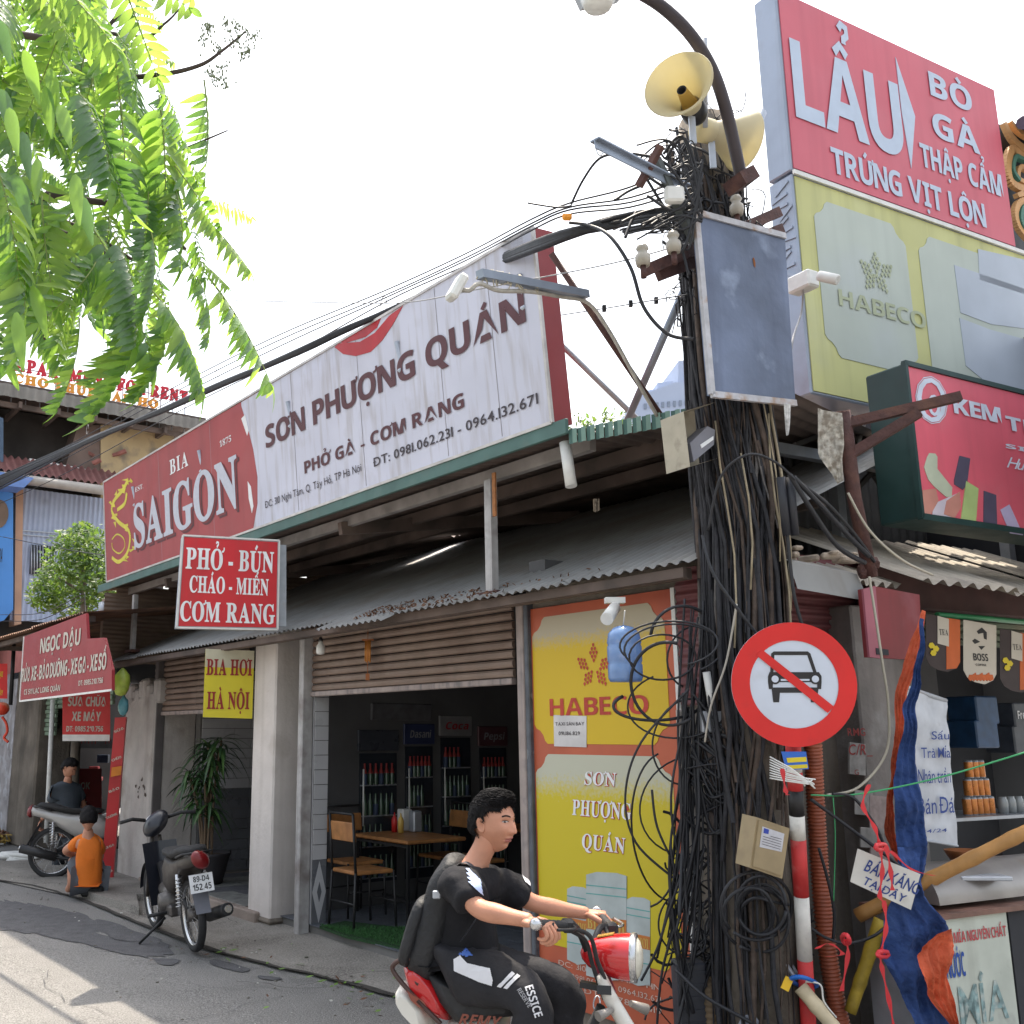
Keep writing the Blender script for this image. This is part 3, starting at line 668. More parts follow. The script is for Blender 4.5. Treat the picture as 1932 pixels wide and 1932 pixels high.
# habeco panel on the wall right of the doorway
HB = Board(F.w(3.35, -.02, 0), F.x, F.z, -F.y)
hb = thing('wall_panel', 'tall orange red and yellow beer panel on the wall right of the doorway', 'advertising panel', HB.p(1140, 1890))
u0 = HB.uv(997, 1288)[0]; u1 = HB.uv(1275, 1300)[0] + .02; v1 = HB.uv(994, 1151)[1]; v0 = .12
ored = mat('panel_orange_red', (.46, .1, .045), .5, var=.1, scale=3, c2=(.3, .05, .035), amt=.5, cs=2)
mb = MB(); mb.prism([HB.w(a, b, -.012) for a, b in ((u0, v0), (u1, v0), (u1, v1), (u0, v1))], HB.n * .012); mb.build('board', ored, hb)
# printed foam: white turns to yellow down the cartouche
def foam_mat(name, ztop, span, top, bot):
 m = bpy.data.materials.new(name); m.use_nodes = True; t = m.node_tree; N = t.nodes; L = t.links; p = N['Principled BSDF']; p.inputs['Roughness'].default_value = .45
 g = N.new('ShaderNodeNewGeometry'); sp = N.new('ShaderNodeSeparateXYZ'); L.new(g.outputs['Position'], sp.inputs[0])
 nz = N.new('ShaderNodeTexNoise'); nz.inputs['Scale'].default_value = 55; L.new(g.outputs['Position'], nz.inputs[0])
 n2 = N.new('ShaderNodeMath'); n2.operation = 'MULTIPLY_ADD'; L.new(nz.outputs[0], n2.inputs[0]); n2.inputs[1].default_value = span * 1.3; L.new(sp.outputs[2], n2.inputs[2])
 r = N.new('ShaderNodeMapRange'); r.inputs['From Min'].default_value = ztop + span * .2; r.inputs['From Max'].default_value = ztop + span * 1.1; L.new(n2.outputs[0], r.inputs[0])
 x = N.new('ShaderNodeMix'); x.data_type = 'RGBA'; L.new(r.outputs[0], x.inputs[0]); x.inputs[6].default_value = (*bot, 1); x.inputs[7].default_value = (*top, 1); L.new(x.outputs[2], p.inputs['Base Color']); return m
def cart(B, parent, u0, v0, u1, v1, m, c=.09, d=.003, name='cartouche'):
 mb = MB(); pts = []
 for cx, cy, sx, sy, a0 in ((u0, v0, 1, 1, 0), (u1, v0, -1, 1, 1), (u1, v1, -1, -1, 2), (u0, v1, 1, -1, 3)):
  q = [(cx, cy + sy * c * 1.25), (cx + sx * c * .2, cy + sy * c * 1.0), (cx + sx * c * .55, cy + sy * c * .85), (cx + sx * c * .85, cy + sy * c * .55), (cx + sx * c * 1.0, cy + sy * c * .2), (cx + sx * c * 1.25, cy)]
  pts += q if sx * sy > 0 else q[::-1]
 mb.prism([B.w(a, b, 0) for a, b in pts], B.n * d); return mb.build(name, m, parent)
zz = lambda x, y: HB.uv(x, y)[1]
cart(HB, hb, u0 + .05, zz(1000, 1403), u1 - .07, zz(1000, 1168), foam_mat('foam_upper', zz(1000, 1215), .1, (.45, .39, .28), (.62, .42, .008)))
cart(HB, hb, u0 + .05, zz(1015, 1775), u1 - .07, zz(1000, 1422), foam_mat('foam_lower', zz(1000, 1480), .14, (.48, .48, .38), (.56, .45, .008)))
hred = mat('habeco_red', (.45, .04, .02), .5)
HB.text('HABECO', (1039, 1351), (1224, 1311), hred, hb, 'b', .0, gap=.06)
def hop(B, cx, cy, s, m, parent, d=.006, tilt=0):
 mb = MB(); u, v = B.uv(cx, cy)
 for r in range(5):
  n = [1, 2, 3, 2, 1][r];
  for k in range(n):
   a = (k - (n - 1) / 2) * s * .42; b = (r - 2) * s * .38; pu, pv = u + a * math.cos(tilt) - b * math.sin(tilt), v + a * math.sin(tilt) + b * math.cos(tilt); w_ = s * .17
   mb.poly([B.w(pu + w_ * x_, pv + w_ * 1.2 * y_, d) for x_, y_ in ((-1, .2), (0, -1), (1, .2), (.6, 1), (-.6, 1))])
 return mb.build('hop_emblem', m, parent, kind='stuff')
for x, y, tl in ((1121, 1232, 0), (1101, 1253, .9), (1142, 1253, -.9), (1111, 1280, 2.4), (1136, 1280, -2.4)): hop(HB, x, y, .058, hred, hb, tilt=tl)
for txt, bl, tr in (('SƠN', (1104, 1480), (1162, 1458)), ('PHƯỢNG', (1081, 1537), (1191, 1516)), ('QUÁN', (1099, 1600), (1179, 1581))):
 HB.text(txt, bl, tr, hred, hb, 's', .045, d=.005, shear=.15, gap=.06); HB.text(txt, bl, tr, MT['white'], hb, 's', .006, d=.007, shear=.15, gap=.06)
keg = mat('keg_print', (.4, .45, .45), .5, var=.15, scale=7); teal = mat('keg_line', (.1, .33, .32), .5); orb = mat('keg_band', (.5, .16, .03), .5)
for i, (x0, x1, y0, y1) in enumerate(((1071, 1112, 1672, 1810), (1183, 1228, 1692, 1850), (1108, 1184, 1645, 1840))):
 mb = MB(); dd = .004 + .002 * i; pts = [(x0, y0 + 5), (x0 + (x1 - x0) * .25, y0), (x0 + (x1 - x0) * .75, y0 + 2), (x1, y0 + 8), (x1, y1 + 8), (x0 + (x1 - x0) * .5, y1 + 10), (x0, y1)]
 HB.shape(mb, pts, .003, dd); mb.build('keg_picture', keg, hb)
 mb = MB(); yb_ = y0 + (y1 - y0) * .42; HB.shape(mb, [(x0, yb_), (x1, yb_ + 9), (x1, yb_ + 34), (x0, yb_ + 25)], dd, dd + .001); mb.build('keg_picture_band', orb, hb)
 mb = MB()
 for f in (.12, .2, .75): yy = y0 + (y1 - y0) * f; HB.shape(mb, [(x0, yy), (x1, yy + 8), (x1, yy + 10), (x0, yy + 2)], dd, dd + .001)
 mb.build('keg_picture_line', teal, hb, kind='stuff')
 HB.text('BIA HƠI', (x0 + 3, yb_ + 23), (x1 - 3, yb_ + 14), mat('gold_print', (.6, .42, .1), .5), hb, 's', d=dd + .003)
pr = mat('pale_print', (.55, .42, .36), .6)
HB.text('ĐC: 310 NGHI TÀM - TÂY HỒ - HN', (1085, 1818), (1236, 1850), pr, hb, d=.004) if False else None
vb = .33
for k, s_ in enumerate(('ĐC: 310 NGHI TÀM - HN', '0981.062.231 - 0964.132.671', 'ĐT: 02785-5419')):
 HB.text(s_, (u0 + .2 + .1 * k, vb - .055 * k), (u0 + .95, vb + .028 - .055 * k), pr, hb, px=False, d=.004)
mb = MB(); HB.shape(mb, [(1047, 1408), (1108, 1410), (1108, 1351), (1046, 1349)], .004, .006); pn = mb.build('paper_notice', mat('paper', (.6, .58, .58), .8, var=.12, scale=8), label='white paper notice pasted under the red lettering of the yellow beer panel', cat='notice')
HB.text('TAXI SÂN BAY', (1050, 1369), (1104, 1362), ink, pn, 'n', .01, d=.008); HB.text('091.186.829', (1056, 1387), (1096, 1380), ink, pn, 'n', .01, d=.008)
mb = MB(); mb.prism([HB.w(u1 + .004, v0, -.02), HB.w(u1 + .03, v0, -.02), HB.w(u1 + .03, v1, -.02), HB.w(u1 + .004, v1, -.02)], HB.n * .05); mb.build('side_trim', MT['whitep'], hb)
# ================================================================ billboards above the corner stall
def rboard(x, y, b): return Board(RF.px(x, y, b), RF.x, RF.z, -RF.y)
def rz(x, y, b): return RF.az(x, y, b)
bb = .28; BA = rboard(1460, 0, bb); a0 = RF.az(1478, 200, bb)[0]; a1 = 3.35; aL = a0
aR = RF.az(1900, 330, bb)[0]; zM = RF.az(1494, 320, bb)[1]; zB = RF.az(1533, 742, bb)[1]; zT = RF.az(1873, 165, bb)[1]
a0 = RF.az(1494, 320, bb)[0]
pink = mat('faded_pink_red', (.55, .1, .14), .5, var=.06, scale=1.5, streak=(.4, .06, .09), samt=.3)
sheetm = mat('sheet_metal', (.32, .37, .46), .4, .3, var=.1, scale=3, c2=(.2, .2, .22), amt=.5, cs=3, streak=(.2, .21, .24), samt=.4)
def rboxboard(name, label, a0, a1, z0, z1, b, dep, face, side, bot=None, bf=True):
 t = thing(name, label, 'billboard', RF.w(a0, b, z0))
 mb = MB(); mb.fbox(RF, a0, a1, b + .006, b + dep, z0, z1, bev=.01); mb.build('sign_box', side, t)
 mb = MB(); mb.fbox(RF, a0 + .02, a1 - .02, b - .002, b + .005, z0 + .02, z1 - .02); mb.build('front_panel', face, t)
 return t
big = rboxboard('billboard', 'tall pink red billboard about hot pot above the corner stall', a0, aR, zM, zT, bb, .2, pink, sheetm)
B1 = rboard(1494, 318, bb - .003)
lb1 = mat('letter_blue_white', (.45, .53, .66), .55, var=.05, scale=10)
def bt(txt, bl, tr, par=big, B=B1, m=lb1, st='b', off=.008, **k): return B.text(txt, bl, tr, m, par, st, off, **k)
bt('LẨU', (1501, 219), (1692, 160), gap=.02); bt('BÒ', (1755, 179), (1829, 170)); bt('GÀ', (1761, 256), (1843, 246)); bt('THẬP CẨM', (1738, 313), (1887, 331), gap=.05); bt('TRỨNG VỊT LỘN', (1570, 325), (1855, 386), gap=.05)
mb = MB(); B1.shape(mb, [(1689, 108), (1726, 220), (1719, 318), (1701, 213)], 0, .004); mb.build('divider', lb1, big)
aR2 = 4.9
lo = rboxboard('billboard', 'faded yellow beer billboard with pale cartouches below the red hot pot one', a0, aR2, zB, zM - .02, bb, .2, mat('faded_yellow', (.5, .5, .2), .5, var=.1, scale=1.5, c2=(.4, .42, .3), amt=.6, cs=1, streak=(.32, .32, .13), samt=.5), sheetm)
mb = MB(); mb.fbox(RF, a0, aR2, bb - .02, bb - .004, zM - .035, zM - .005); mb.build('edge_trim', MT['whitep'], lo)
h_ = zM - zB
mb = MB()
for k in range(12):   # dented, torn strip on the left return
 z = zB + h_ * (.5 + .04 * k); mb.box(RF.w(a0 - .006, bb + .1 + rnd.uniform(-.03, .03), z), (.13, .006, .02), Matrix((RF.y, RF.x, RF.z)).transposed() @ Matrix.Rotation(rnd.uniform(-.6, .6), 3, 'Y'))
mb.build('dent', sheetm, lo, kind='stuff')
pale = mat('pale_cartouche', (.42, .47, .42), .5, var=.12, scale=1.2, c2=(.44, .48, .54), amt=.6, cs=.7, streak=(.36, .4, .36), samt=.4)
cart(rboard(1494, 318, bb - .003), lo, .17, zB - zM + .28, 1.08, -.16, pale, .11); cart(rboard(1494, 318, bb - .003), lo, 1.22, zB - zM - .1, 3.6, -.16, pale, .11)
B2 = rboard(1494, 318, bb - .006); pyel = mat('pale_olive', (.36, .4, .26), .55)
bt('HABECO', (1583, 576), (1744, 592), lo, B2, pyel, 'b', 0, gap=.06)
for x, y, tl in ((1652, 497, 0), (1635, 508, .9), (1672, 512, -.9), (1642, 532, 2.4), (1663, 536, -2.4)): hop(B2, x, y, .085, pyel, lo, tilt=tl)
bk = mat('billboard_keg', (.4, .45, .53), .5, var=.1, scale=2)
for pts in ([(1800, 500), (1932, 545), (1932, 620), (1870, 612), (1812, 590)], [(1810, 600), (1868, 622), (1932, 640), (1932, 745), (1868, 728), (1822, 690)], [(1845, 470), (1932, 490), (1932, 555), (1848, 528)]):
 mb = MB(); B2.shape(mb, pts, 0, .003); mb.build('keg_picture', bk, lo)
# dark red sign: kem
bk_ = -.32; aK = RF.az(1707, 684, bk_)[0]; zKT = RF.az(1707, 684, bk_)[1]; zKB = RF.az(1740, 977, bk_)[1]
dg = mat('dark_green_box', (.018, .05, .048), .5, var=.15, scale=5)
kem = rboxboard('ice_cream_sign', 'pink ice cream sign in a deep dark green box over the corrugated stall roof', aK, aK + 2.6, zKB, zKT, bk_, .27, mat('kem_pink', (.72, .13, .18), .4, var=.08, scale=2, c2=(.6, .2, .22), amt=.5, cs=3, streak=(.5, .1, .13), samt=.35), dg)
kem['category'] = 'shop sign'
mb = MB(); mb.fbox(RF, aK - .005, aK + 2.6, bk_ - .012, bk_ + .02, zKB - .01, zKB + .025); mb.fbox(RF, aK - .005, aK + 2.6, bk_ - .012, bk_ + .02, zKT - .018, zKT + .012); mb.fbox(RF, aK - .01, aK + .012, bk_ - .012, bk_ + .02, zKB, zKT); mb.build('edge_trim', dg, kem)
B3 = rboard(1707, 684, bk_ - .003); kw = mat('kem_white', (.62, .68, .8), .5)
def kt(txt, bl, tr, **k): return B3.text(txt, bl, tr, kw, kem, 'b', .012, **k)
kt('KEM', (1799, 779), (1885, 770), gap=.03); kt('TRÀNG TIỀN', (1898, 810), (2180, 850)); kt('SINCE 1958', (1896, 845), (2100, 880)); B3.text('Hương vị', (1898, 882), (1990, 880), kw, kem, 'n', 0, shear=.5, gap=.02)
def kp(pts, m, d=.003): mb = MB(); B3.shape(mb, pts, 0, d); mb.build('printed_picture', m, kem)
def ringm(cx, cy, rx, ry, w, m):
 mb = MB(); c = [B3.uv(cx + rx * math.cos(i * .5236), cy + ry * math.sin(i * .5236) + rx * math.cos(i * .5236) * .25) for i in range(13)]; ci = [B3.uv(cx + (rx - w) * math.cos(i * .5236), cy + (ry - w) * math.sin(i * .5236) + (rx - w) * math.cos(i * .5236) * .25) for i in range(13)]
 for i in range(12): mb.poly([B3.w(*c[i], .003), B3.w(*c[i + 1], .003), B3.w(*ci[i + 1], .003), B3.w(*ci[i], .003)])
 mb.build('emblem', m, kem, kind='stuff')
ringm(1757, 755, 28, 42, 9, kw); ringm(1757, 755, 30.5, 45, 1.5, kw); ringm(1762, 765, 12, 20, 6, kw)
cr = mat('print_cream', (.5, .55, .42), .5); ch = mat('print_choc', (.09, .08, .13), .5); gn = mat('print_green', (.42, .55, .22), .5); lv = mat('print_lilac', (.5, .45, .66), .5); skn = mat('print_skin', (.55, .25, .2), .5)
kp([(1749, 862), (1753, 855), (1764, 856), (1768, 862), (1768, 885), (1796, 920), (1795, 937), (1785, 938), (1762, 918), (1751, 905), (1743, 882)], cr)
kp([(1810, 860), (1830, 865), (1824, 915), (1816, 924), (1800, 914), (1800, 905)], ch); kp([(1822, 908), (1845, 922), (1840, 988), (1812, 983)], gn, .005); kp([(1856, 926), (1879, 934), (1881, 996), (1855, 990)], ch); kp([(1887, 962), (1904, 952), (1930, 1010), (1905, 1006)], lv)
kp([(1740, 925), (1765, 922), (1770, 945), (1755, 972), (1741, 970)], skn); kp([(1762, 950), (1790, 938), (1808, 930), (1812, 945), (1800, 980), (1758, 974)], mat('print_sleeve', (.6, .55, .62), .5), .0025); kp([(1785, 945), (1810, 928), (1812, 958), (1800, 978), (1780, 970)], skn, .004)
# blank metal board in front of the pole
bm = Board(at(1343, 744, 4.72), RF.x, RF.z, -RF.y)
mbd = thing('metal_board', 'blank blue grey sheet metal board fixed to the cable pole', 'metal board', bm.p(1420, 755))
mb = MB(); bm.shape(mb, [(1343, 744), (1501, 761), (1481, 446), (1313, 401)], -.03, 0); mb.build('sheet', mat('blue_grey_sheet', (.13, .16, .24), .38, .35, var=.45, scale=1.6, c2=(.34, .4, .52), amt=.75, cs=3.5, thr=.56, streak=(.05, .06, .1), samt=.75, bump=.35, bscale=7, sscale=6), mbd)
mb = MB()
for p, q in (((1343, 744), (1501, 761)), ((1481, 446), (1313, 401)), ((1313, 401), (1343, 744))): mb.bar(bm.p(*p), bm.p(*q), .03, .02, up=bm.n)
mb.build('edge_trim', mat('rusty_pale_edge', (.42, .42, .45), .6, var=.2, scale=15, c2=(.3, .17, .08), amt=.9, cs=14, thr=.53), mbd)
mb = MB(); u, v = bm.uv(1422, 495); mb.poly([bm.w(u + .012 * x_, v + .028 * y_, .002) for x_, y_ in ((-.6, .6), (.2, 1), (.9, 0), (.6, -1), (-.2, -.7))]); mb.build('rust_spot', mat('rust_spot', (.2, .07, .02), .9), mbd)
# ================================================================ cable pole and what hangs on it
PX, PYd = 1402, 5.02
pb = at(1400, 1100, PYd); pbx, pby = pb.x + .02, pb.y
def pole(z): return V((pbx - .02 * (z - 2.5) - .005 - (.045 * max(0, 2.5 - z)), pby, z))
def px_pole(x, y): return at(x, y, PYd)
pl = thing('utility_pole', 'leaning concrete utility pole wrapped in bundles of black cables', 'utility pole', (pbx, pby, 0))
mb = MB(); mb.tube([pole(0), pole(1.5), pole(3), pole(4.4), pole(4.85)], [.16, .155, .15, .135, .13], 14); mb.build('shaft', MT['conc'], pl)
bark = [mat('cable_bundle_%s' % n, c, .7, var=.4, scale=20, bump=.4) for n, c in (('black', (.018, .018, .023)), ('brown', (.065, .045, .035)), ('grey', (.12, .11, .105)))]
mb = MB()          # uncountable strands running down the shaft
for k in range(420):
 a = rnd.uniform(0, 6.283); r = .165 + rnd.random() * .055; z0 = rnd.choice([0, 1.1, 1.4, 1.7, 2.2, 2.7]) + rnd.uniform(-.1, .4); z1 = rnd.uniform(3.0, 4.8); pts = []
 da = rnd.uniform(-.5, .5); ph = rnd.uniform(0, 6)
 n = max(4, int((z1 - z0) / .28))
 for i in range(n + 1):
  z = z0 + (z1 - z0) * i / n; aa = a + da * i / n + .2 * math.sin(z * 2.6 + ph) + .1 * math.sin(z * 7 + ph); rr = (r - .008 * z) + .02 * math.sin(z * 2.3 + ph)
  pts.append(pole(z) + V((math.cos(aa) * rr * 1.0, math.sin(aa) * rr, 0)))
 mi = rnd.choices([0, 1, 2], [8, 2, .4])[0]; mb.tube(pts, rnd.choice([.003, .004, .006, .009, .013]) * (1.3 if mi == 1 else 1), 5, False, mi)
o = mb.build('cable_strands', bark, pl, kind='stuff')
mb = MB()
for k in range(6):
 a = rnd.uniform(3.6, 5.6); z0 = rnd.uniform(1.8, 2.6); pts = [pole(z0 + i * .22) + V((math.cos(a + .1 * math.sin(i)) * .235, math.sin(a) * .235, 0)) for i in range(int(rnd.uniform(3, 8)))]
 mb.tube(pts, rnd.uniform(.003, .008), 5, True)
mb.build('peeling_strands', mat('pale_peel', (.3, .25, .17), .8, var=.3, scale=12), pl, kind='stuff')
# messy top
mb = MB()
for k in range(150):
 z = rnd.uniform(3.75, 4.8); a = rnd.uniform(0, 6.28); c = pole(z); p0 = c + V((math.cos(a) * .2, math.sin(a) * .18, 0)); pts = [p0]
 d = V((rnd.uniform(-1, 1), rnd.uniform(-1, .6), rnd.uniform(-.8, .5))).normalized() * .06
 for i in range(7): d = (d + V((rnd.uniform(-1, 1), rnd.uniform(-1, 1), rnd.uniform(-1, .8))) * .035); d = d.normalized() * .06; pts.append(pts[-1] + d - (pts[-1] - c) * .16)
 mb.tube(pts, rnd.choice([.003, .004, .007]), 4, False)
mb.build('wire_tangle', MT['cable'], pl, kind='stuff')
# street lamp arm rising over the picture's top
arm = thing('street_lamp', 'dark curved street lamp arm bent over from the top of the cable pole', 'street lamp', px_pole(1400, 352))
mb = MB(); mb.tube(curve([at(x, y, d) for x, y, d in ((1402, 352, 4.92), (1388, 285, 4.9), (1368, 200, 4.88), (1343, 130, 4.86), (1305, 68, 4.83), (1258, 20, 4.8), (1210, -12, 4.75), (1165, -30, 4.7))], 6), .029, 10); mb.build('arm', mat('arm_brown', (.05, .04, .045), .55, .3), arm)
p = at(1150, -22, 4.66); q = at(1105, -12, 4.6); mb = MB(); mb.bar(at(1175, -26, 4.7), q, .15, .07); mb.build('lamp_head', MT['steel'], arm)
mb = MB(); mb.lathe([(.002, -.05), (.06, -.04), (.08, 0), (.002, .01)], (at(1150, -12, 4.66) + q) / 2 - V((0, 0, .03)), n=14); mb.build('lamp_glass', MT['whitep'], arm)
mb = MB(); mb.bar(at(1392, 330, 4.9), at(1405, 352, 4.9), .13, .1); mb.build('clamp', MT['rust'], arm)
cyl('antenna_pole', px_pole(1331, 240), at(1331, 72, 5.0), .012, MT['steel'], label='thin grey steel rod standing on top of the cable pole', cat='rod')
# loudspeakers
hornm = mat('horn_cream', (.62, .56, .4), .45, var=.06, scale=5, trans=((.85, .78, .5), .35))
def horn(c, azf, R_=.165, lab=''):
 a = rad(azf); ax = V((math.sin(a), math.cos(a), 0)); t = thing('loudspeaker', lab, 'loudspeaker', c, 'horn loudspeakers on the cable pole')
 mb = MB(); prof = [(.03, -.24), (.045, -.2), (.06, -.15), (.085, -.09), (.12, -.035), (R_ * .97, 0), (R_, .006), (R_ + .004, .0), (R_ * .98, -.006), (.126, -.045), (.092, -.1), (.067, -.155), (.052, -.2), (.05, -.24)]
 mb.lathe(prof, c, ax, 36); mb.build('bell', hornm, t)
 mb = MB(); mb.lathe([(.001, -.3), (.05, -.3), (.062, -.27), (.06, -.2), (.05, -.19)], c, ax, 20); mb.build('driver', MT['black'] if azf > 100 else hornm, t)
 mb = MB(); mb.lathe([(.045, -.22), (.034, -.15), (.024, -.06), (.023, -.05), (.017, -.055), (.017, -.1), (.001, -.1)], c, ax, 18, mis=[0, 0, 0, 1, 1, 1]); mb.build('reflex_tube', [mat('horn_ochre', (.5, .32, .08), .5), MT['black']], t)
 mb = MB(); mb.bar(c - ax * .2 - V((0, 0, .05)), c - ax * .2 - V((0, 0, .2)), .03, .012); mb.build('bracket', MT['steel'], t); return t
h1 = horn(at(1280, 159, 4.75), 211.8, .158, 'cream horn loudspeaker facing the street at the top of the pole')
h2 = horn(at(1402, 265, 5.2), 68, .15, 'cream horn loudspeaker behind the pole top, partly hidden by the lamp arm')
# steel arms and crossbars
def bar(name, p, q, w, h, m, label, cat, **k): mb = MB(); mb.bar(p, q, w, h); return mb.build(name, m, label=label, cat=cat, **k)
bl = mat('galvanised_blue', (.27, .31, .38), .45, .5, var=.12, scale=10)
ch1 = thing('bracket_arm', 'long galvanised channel arm with an empty hook reaching left from the pole', 'bracket arm', at(1290, 350, 4.95))
mb = MB(); p, q = at(1122, 263, 4.5), at(1296, 352, 4.98); mb.bar(p, q, .05, .008); mb.bar(p + V((0, 0, -.02)), q + V((0, 0, -.02)), .006, .045); mb.build('channel', bl, ch1)
mb = MB(); c = at(1132, 282, 4.52); mb.tube([c + V((-.015 + .015 * (1 - math.cos(t)), 0, -.03 * math.sin(t))) if t < 3.2 else c for t in [i * .4 for i in range(9)]], .003, 5); mb.build('hook', MT['steel'], ch1)
bar('strut', at(1238, 300, 4.85), at(1310, 455, 4.9), .035, .035, mat('pipe_olive', (.09, .1, .1), .5, .3), 'dark sloping strut pipe under the channel arm', 'strut')
bar('steel_bar', at(1205, 352, 4.8), at(1247, 275, 4.75), .03, .03, MT['rust'], 'short dark upright bar tied across the cables left of the pole', 'steel bar')
xa = thing('crossarm', 'rusty double crossarm with two ceramic insulators left of the pole', 'crossarm', px_pole(1300, 480))
for (x0, y0, x1, y1, d0) in ((1215, 512, 1470, 400, 4.85), (1242, 520, 1475, 432, 4.95)):
 mb = MB(); mb.bar(at(x0, y0, d0), at(x1, y1, d0 + .65), .03, .055); mb.build('beam', MT['rust'], xa)
insm = mat('insulator_ceramic', (.35, .32, .27), .3, var=.1, scale=20)
for x, y, d in ((1213, 490, 4.72), (1271, 465, 4.8), (1390, 395, 5.15)):
 mb = MB(); mb.lathe([(.001, .075), (.022, .072), (.03, .055), (.024, .045), (.02, .035), (.034, .02), (.036, .0), (.03, -.03), (.001, -.03)], at(x, y, d), n=16); ins = mb.build('insulator', insm, xa)
 mb = MB(); mb.tube([at(x, y, d) - V((0, 0, .03)), at(x, y, d) - V((0, 0, .09))], .014, 8); mb.build('pin', MT['rust'], ins)
jb = thing('junction_box', 'small pale grey junction box beside the pole under the channel arm', 'junction box', at(1272, 375, 4.85))
mb = MB(); mb.box(at(1272, 368, 4.85), (.09, .05, .08), bev=.01); mb.build('case', MT['whitep'], jb)
# flood lamp on its bracket before the long sign
fl = thing('flood_lamp', 'white flood lamp tied on a galvanised bracket in front of the long roof sign', 'flood lamp', at(950, 530, 5.0))
p, q = at(905, 517, 4.75), at(1106, 556, 5.3); mb = MB(); mb.bar(p, q, .045, .04); mb.build('bracket', bl, fl)
mb = MB(); c = at(862, 543, 4.72); M = Matrix.Rotation(.5, 3, 'Y') @ Matrix.Rotation(.3, 3, 'Z'); mb.box(c, (.045, .1, .13), M, bev=.012); mb.build('lamp_body', MT['whitep'], fl)
mb = MB(); mb.tube(curve([c, at(885, 548, 4.72), at(905, 535, 4.74), at(940, 548, 4.85), at(1000, 550, 5.0), at(1060, 560, 5.2), at(1110, 572, 5.3), at(1150, 625, 5.35), at(1200, 715, 5.4), at(1240, 785, 5.5)], 5), .011, 6); mb.build('feed_cable', mat('cable_cream', (.42, .4, .36), .7, var=.2, scale=20), fl)
mb = MB()
for k in range(26):
 c2 = p.lerp(q, rnd.uniform(0, .55)); mb.tube([c2 + V((rnd.uniform(-.03, .03), 0, rnd.uniform(-.05, .04))) for _ in range(4)], .003, 4)
mb.build('tie_wire', mat('wire_cream', (.5, .46, .36), .7), fl, kind='stuff')
cyl('roof_stay', at(1040, 478, 5.5), at(1248, 786, 5.6), .017, MT['rust'], label='thin rusty stay rod falling from the sign corner to the roof', cat='stay rod')
cyl('steel_prop', at(1183, 795, 6.2), at(1290, 548, 5.6), .022, bl, label='pale galvanised prop leaning from the roof up to the pole', cat='prop')
cyl('steel_prop', at(1400, 310, 5.4), at(1436, 212, 5.5), .03, bl, label='pale steel prop between the pole and the red billboard edge', cat='prop')
# open box with a flood light
ob = thing('lamp_box', 'beige open metal box holding a grey flood light on the pole', 'lamp box', at(1325, 875, 4.9))
Bx = Board(at(1325, 830, 4.85), RF.x, RF.z, -RF.y); beige = mat('beige_box', (.42, .38, .3), .6, var=.15, scale=8, c2=(.15, .12, .09), amt=.7, cs=12, thr=.55)
mb = MB(); Bx.shape(mb, [(1302, 880), (1362, 862), (1352, 758), (1290, 776)], -.16, -.15)
for p, q in (((1302, 880), (1362, 862)), ((1352, 758), (1290, 776)), ((1290, 776), (1302, 880))):
 u0_, u1_ = Bx.uv(*p), Bx.uv(*q); mb.poly([Bx.w(*u0_, 0), Bx.w(*u1_, 0), Bx.w(*u1_, -.15), Bx.w(*u0_, -.15)])
mb.build('case', beige, ob)
mb = MB(); Bx.shape(mb, [(1312, 870), (1350, 838), (1352, 810), (1338, 803), (1305, 835)], -.09, -.01); mb.build('flood_light', mat('lamp_grey', (.17, .17, .2), .5), ob)
mb = MB(); Bx.shape(mb, [(1324, 838), (1348, 822), (1348, 829), (1326, 845)], -.01, -.006); mb.build('light_strip', MT['white'], ob)
# security camera on billboard edge
cc = thing('security_camera', 'white bullet security camera on a box at the billboard edge', 'security camera', RF.px(1520, 525, .12))
c = RF.px(1524, 528, .1); mb = MB(); mb.fbox(Fr(c, RF.x, RF.y), -.05, .05, -.05, .12, -.06, .05, bev=.012); mb.build('mount_box', MT['whitep'], cc)
mb = MB(); p, q = RF.px(1545, 520, .0), RF.px(1580, 528, -.1); mb.lathe([(.001, 0), (.03, 0), (.032, .02), (.032, (q - p).length), (.026, (q - p).length + .005), (.001, (q - p).length - .004)], p, q - p, 16); mb.build('camera_body', MT['whitep'], cc)
mb = MB(); mb.tube(curve([c + V((-.03, 0, -.05)), RF.px(1512, 590, .2), RF.px(1496, 640, .1), RF.px(1490, 700, .1)], 5), .006, 6); mb.build('lead', MT['cableg'], cc)
# ================================================================ overhead cables
def cable(pts, r, label, group=None, m='cable', nseg=9, twist=0, name='overhead_cable'):
 c = curve(pts, nseg); mb = MB(); mb.tube(c, r, 6, True); return mb.build(name, MT[m] if isinstance(m, str) else m, label=label, cat='cable', group=group)
def sc_(x, y, b=-.25): return F.px(x, y, b)
TOP = [px_pole(1300, 392), px_pole(1296, 380), px_pole(1303, 400)]
GB = 'main bundle of black cables along the shop front'
for k in range(14):      # the thick bundle
 o = [rnd.uniform(-5, 5) for _ in range(9)]
 sp = (k - 6.5) * 1.7
 pts = [at(-60, 935 + o[0] + sp, 15), F.px(0, 908 + o[1] + sp, -.9), F.px(167, 831 + o[2], -.9), F.px(300, 777 + o[3] * .5, -.9), F.px(433, 718 + o[4] * .6, -.88), F.px(560, 665 + o[5] * .6, -.8), F.px(644, 626 + o[6] * .5, -.65), F.px(727, 588 + o[7] * .3, -.45), F.px(870, 522 + sp * .3, -.2), at(1034, 446 + k * 1.3, 5.6), at(1160, 418 + o[1] * 1.5, 5.3), at(1295, 396 + sp * 1.5, 5.0)]
 cable(pts, rnd.choice([.013, .017, .02]), 'black cable in the main bundle that sags from the pole along the long sign', GB, nseg=6)
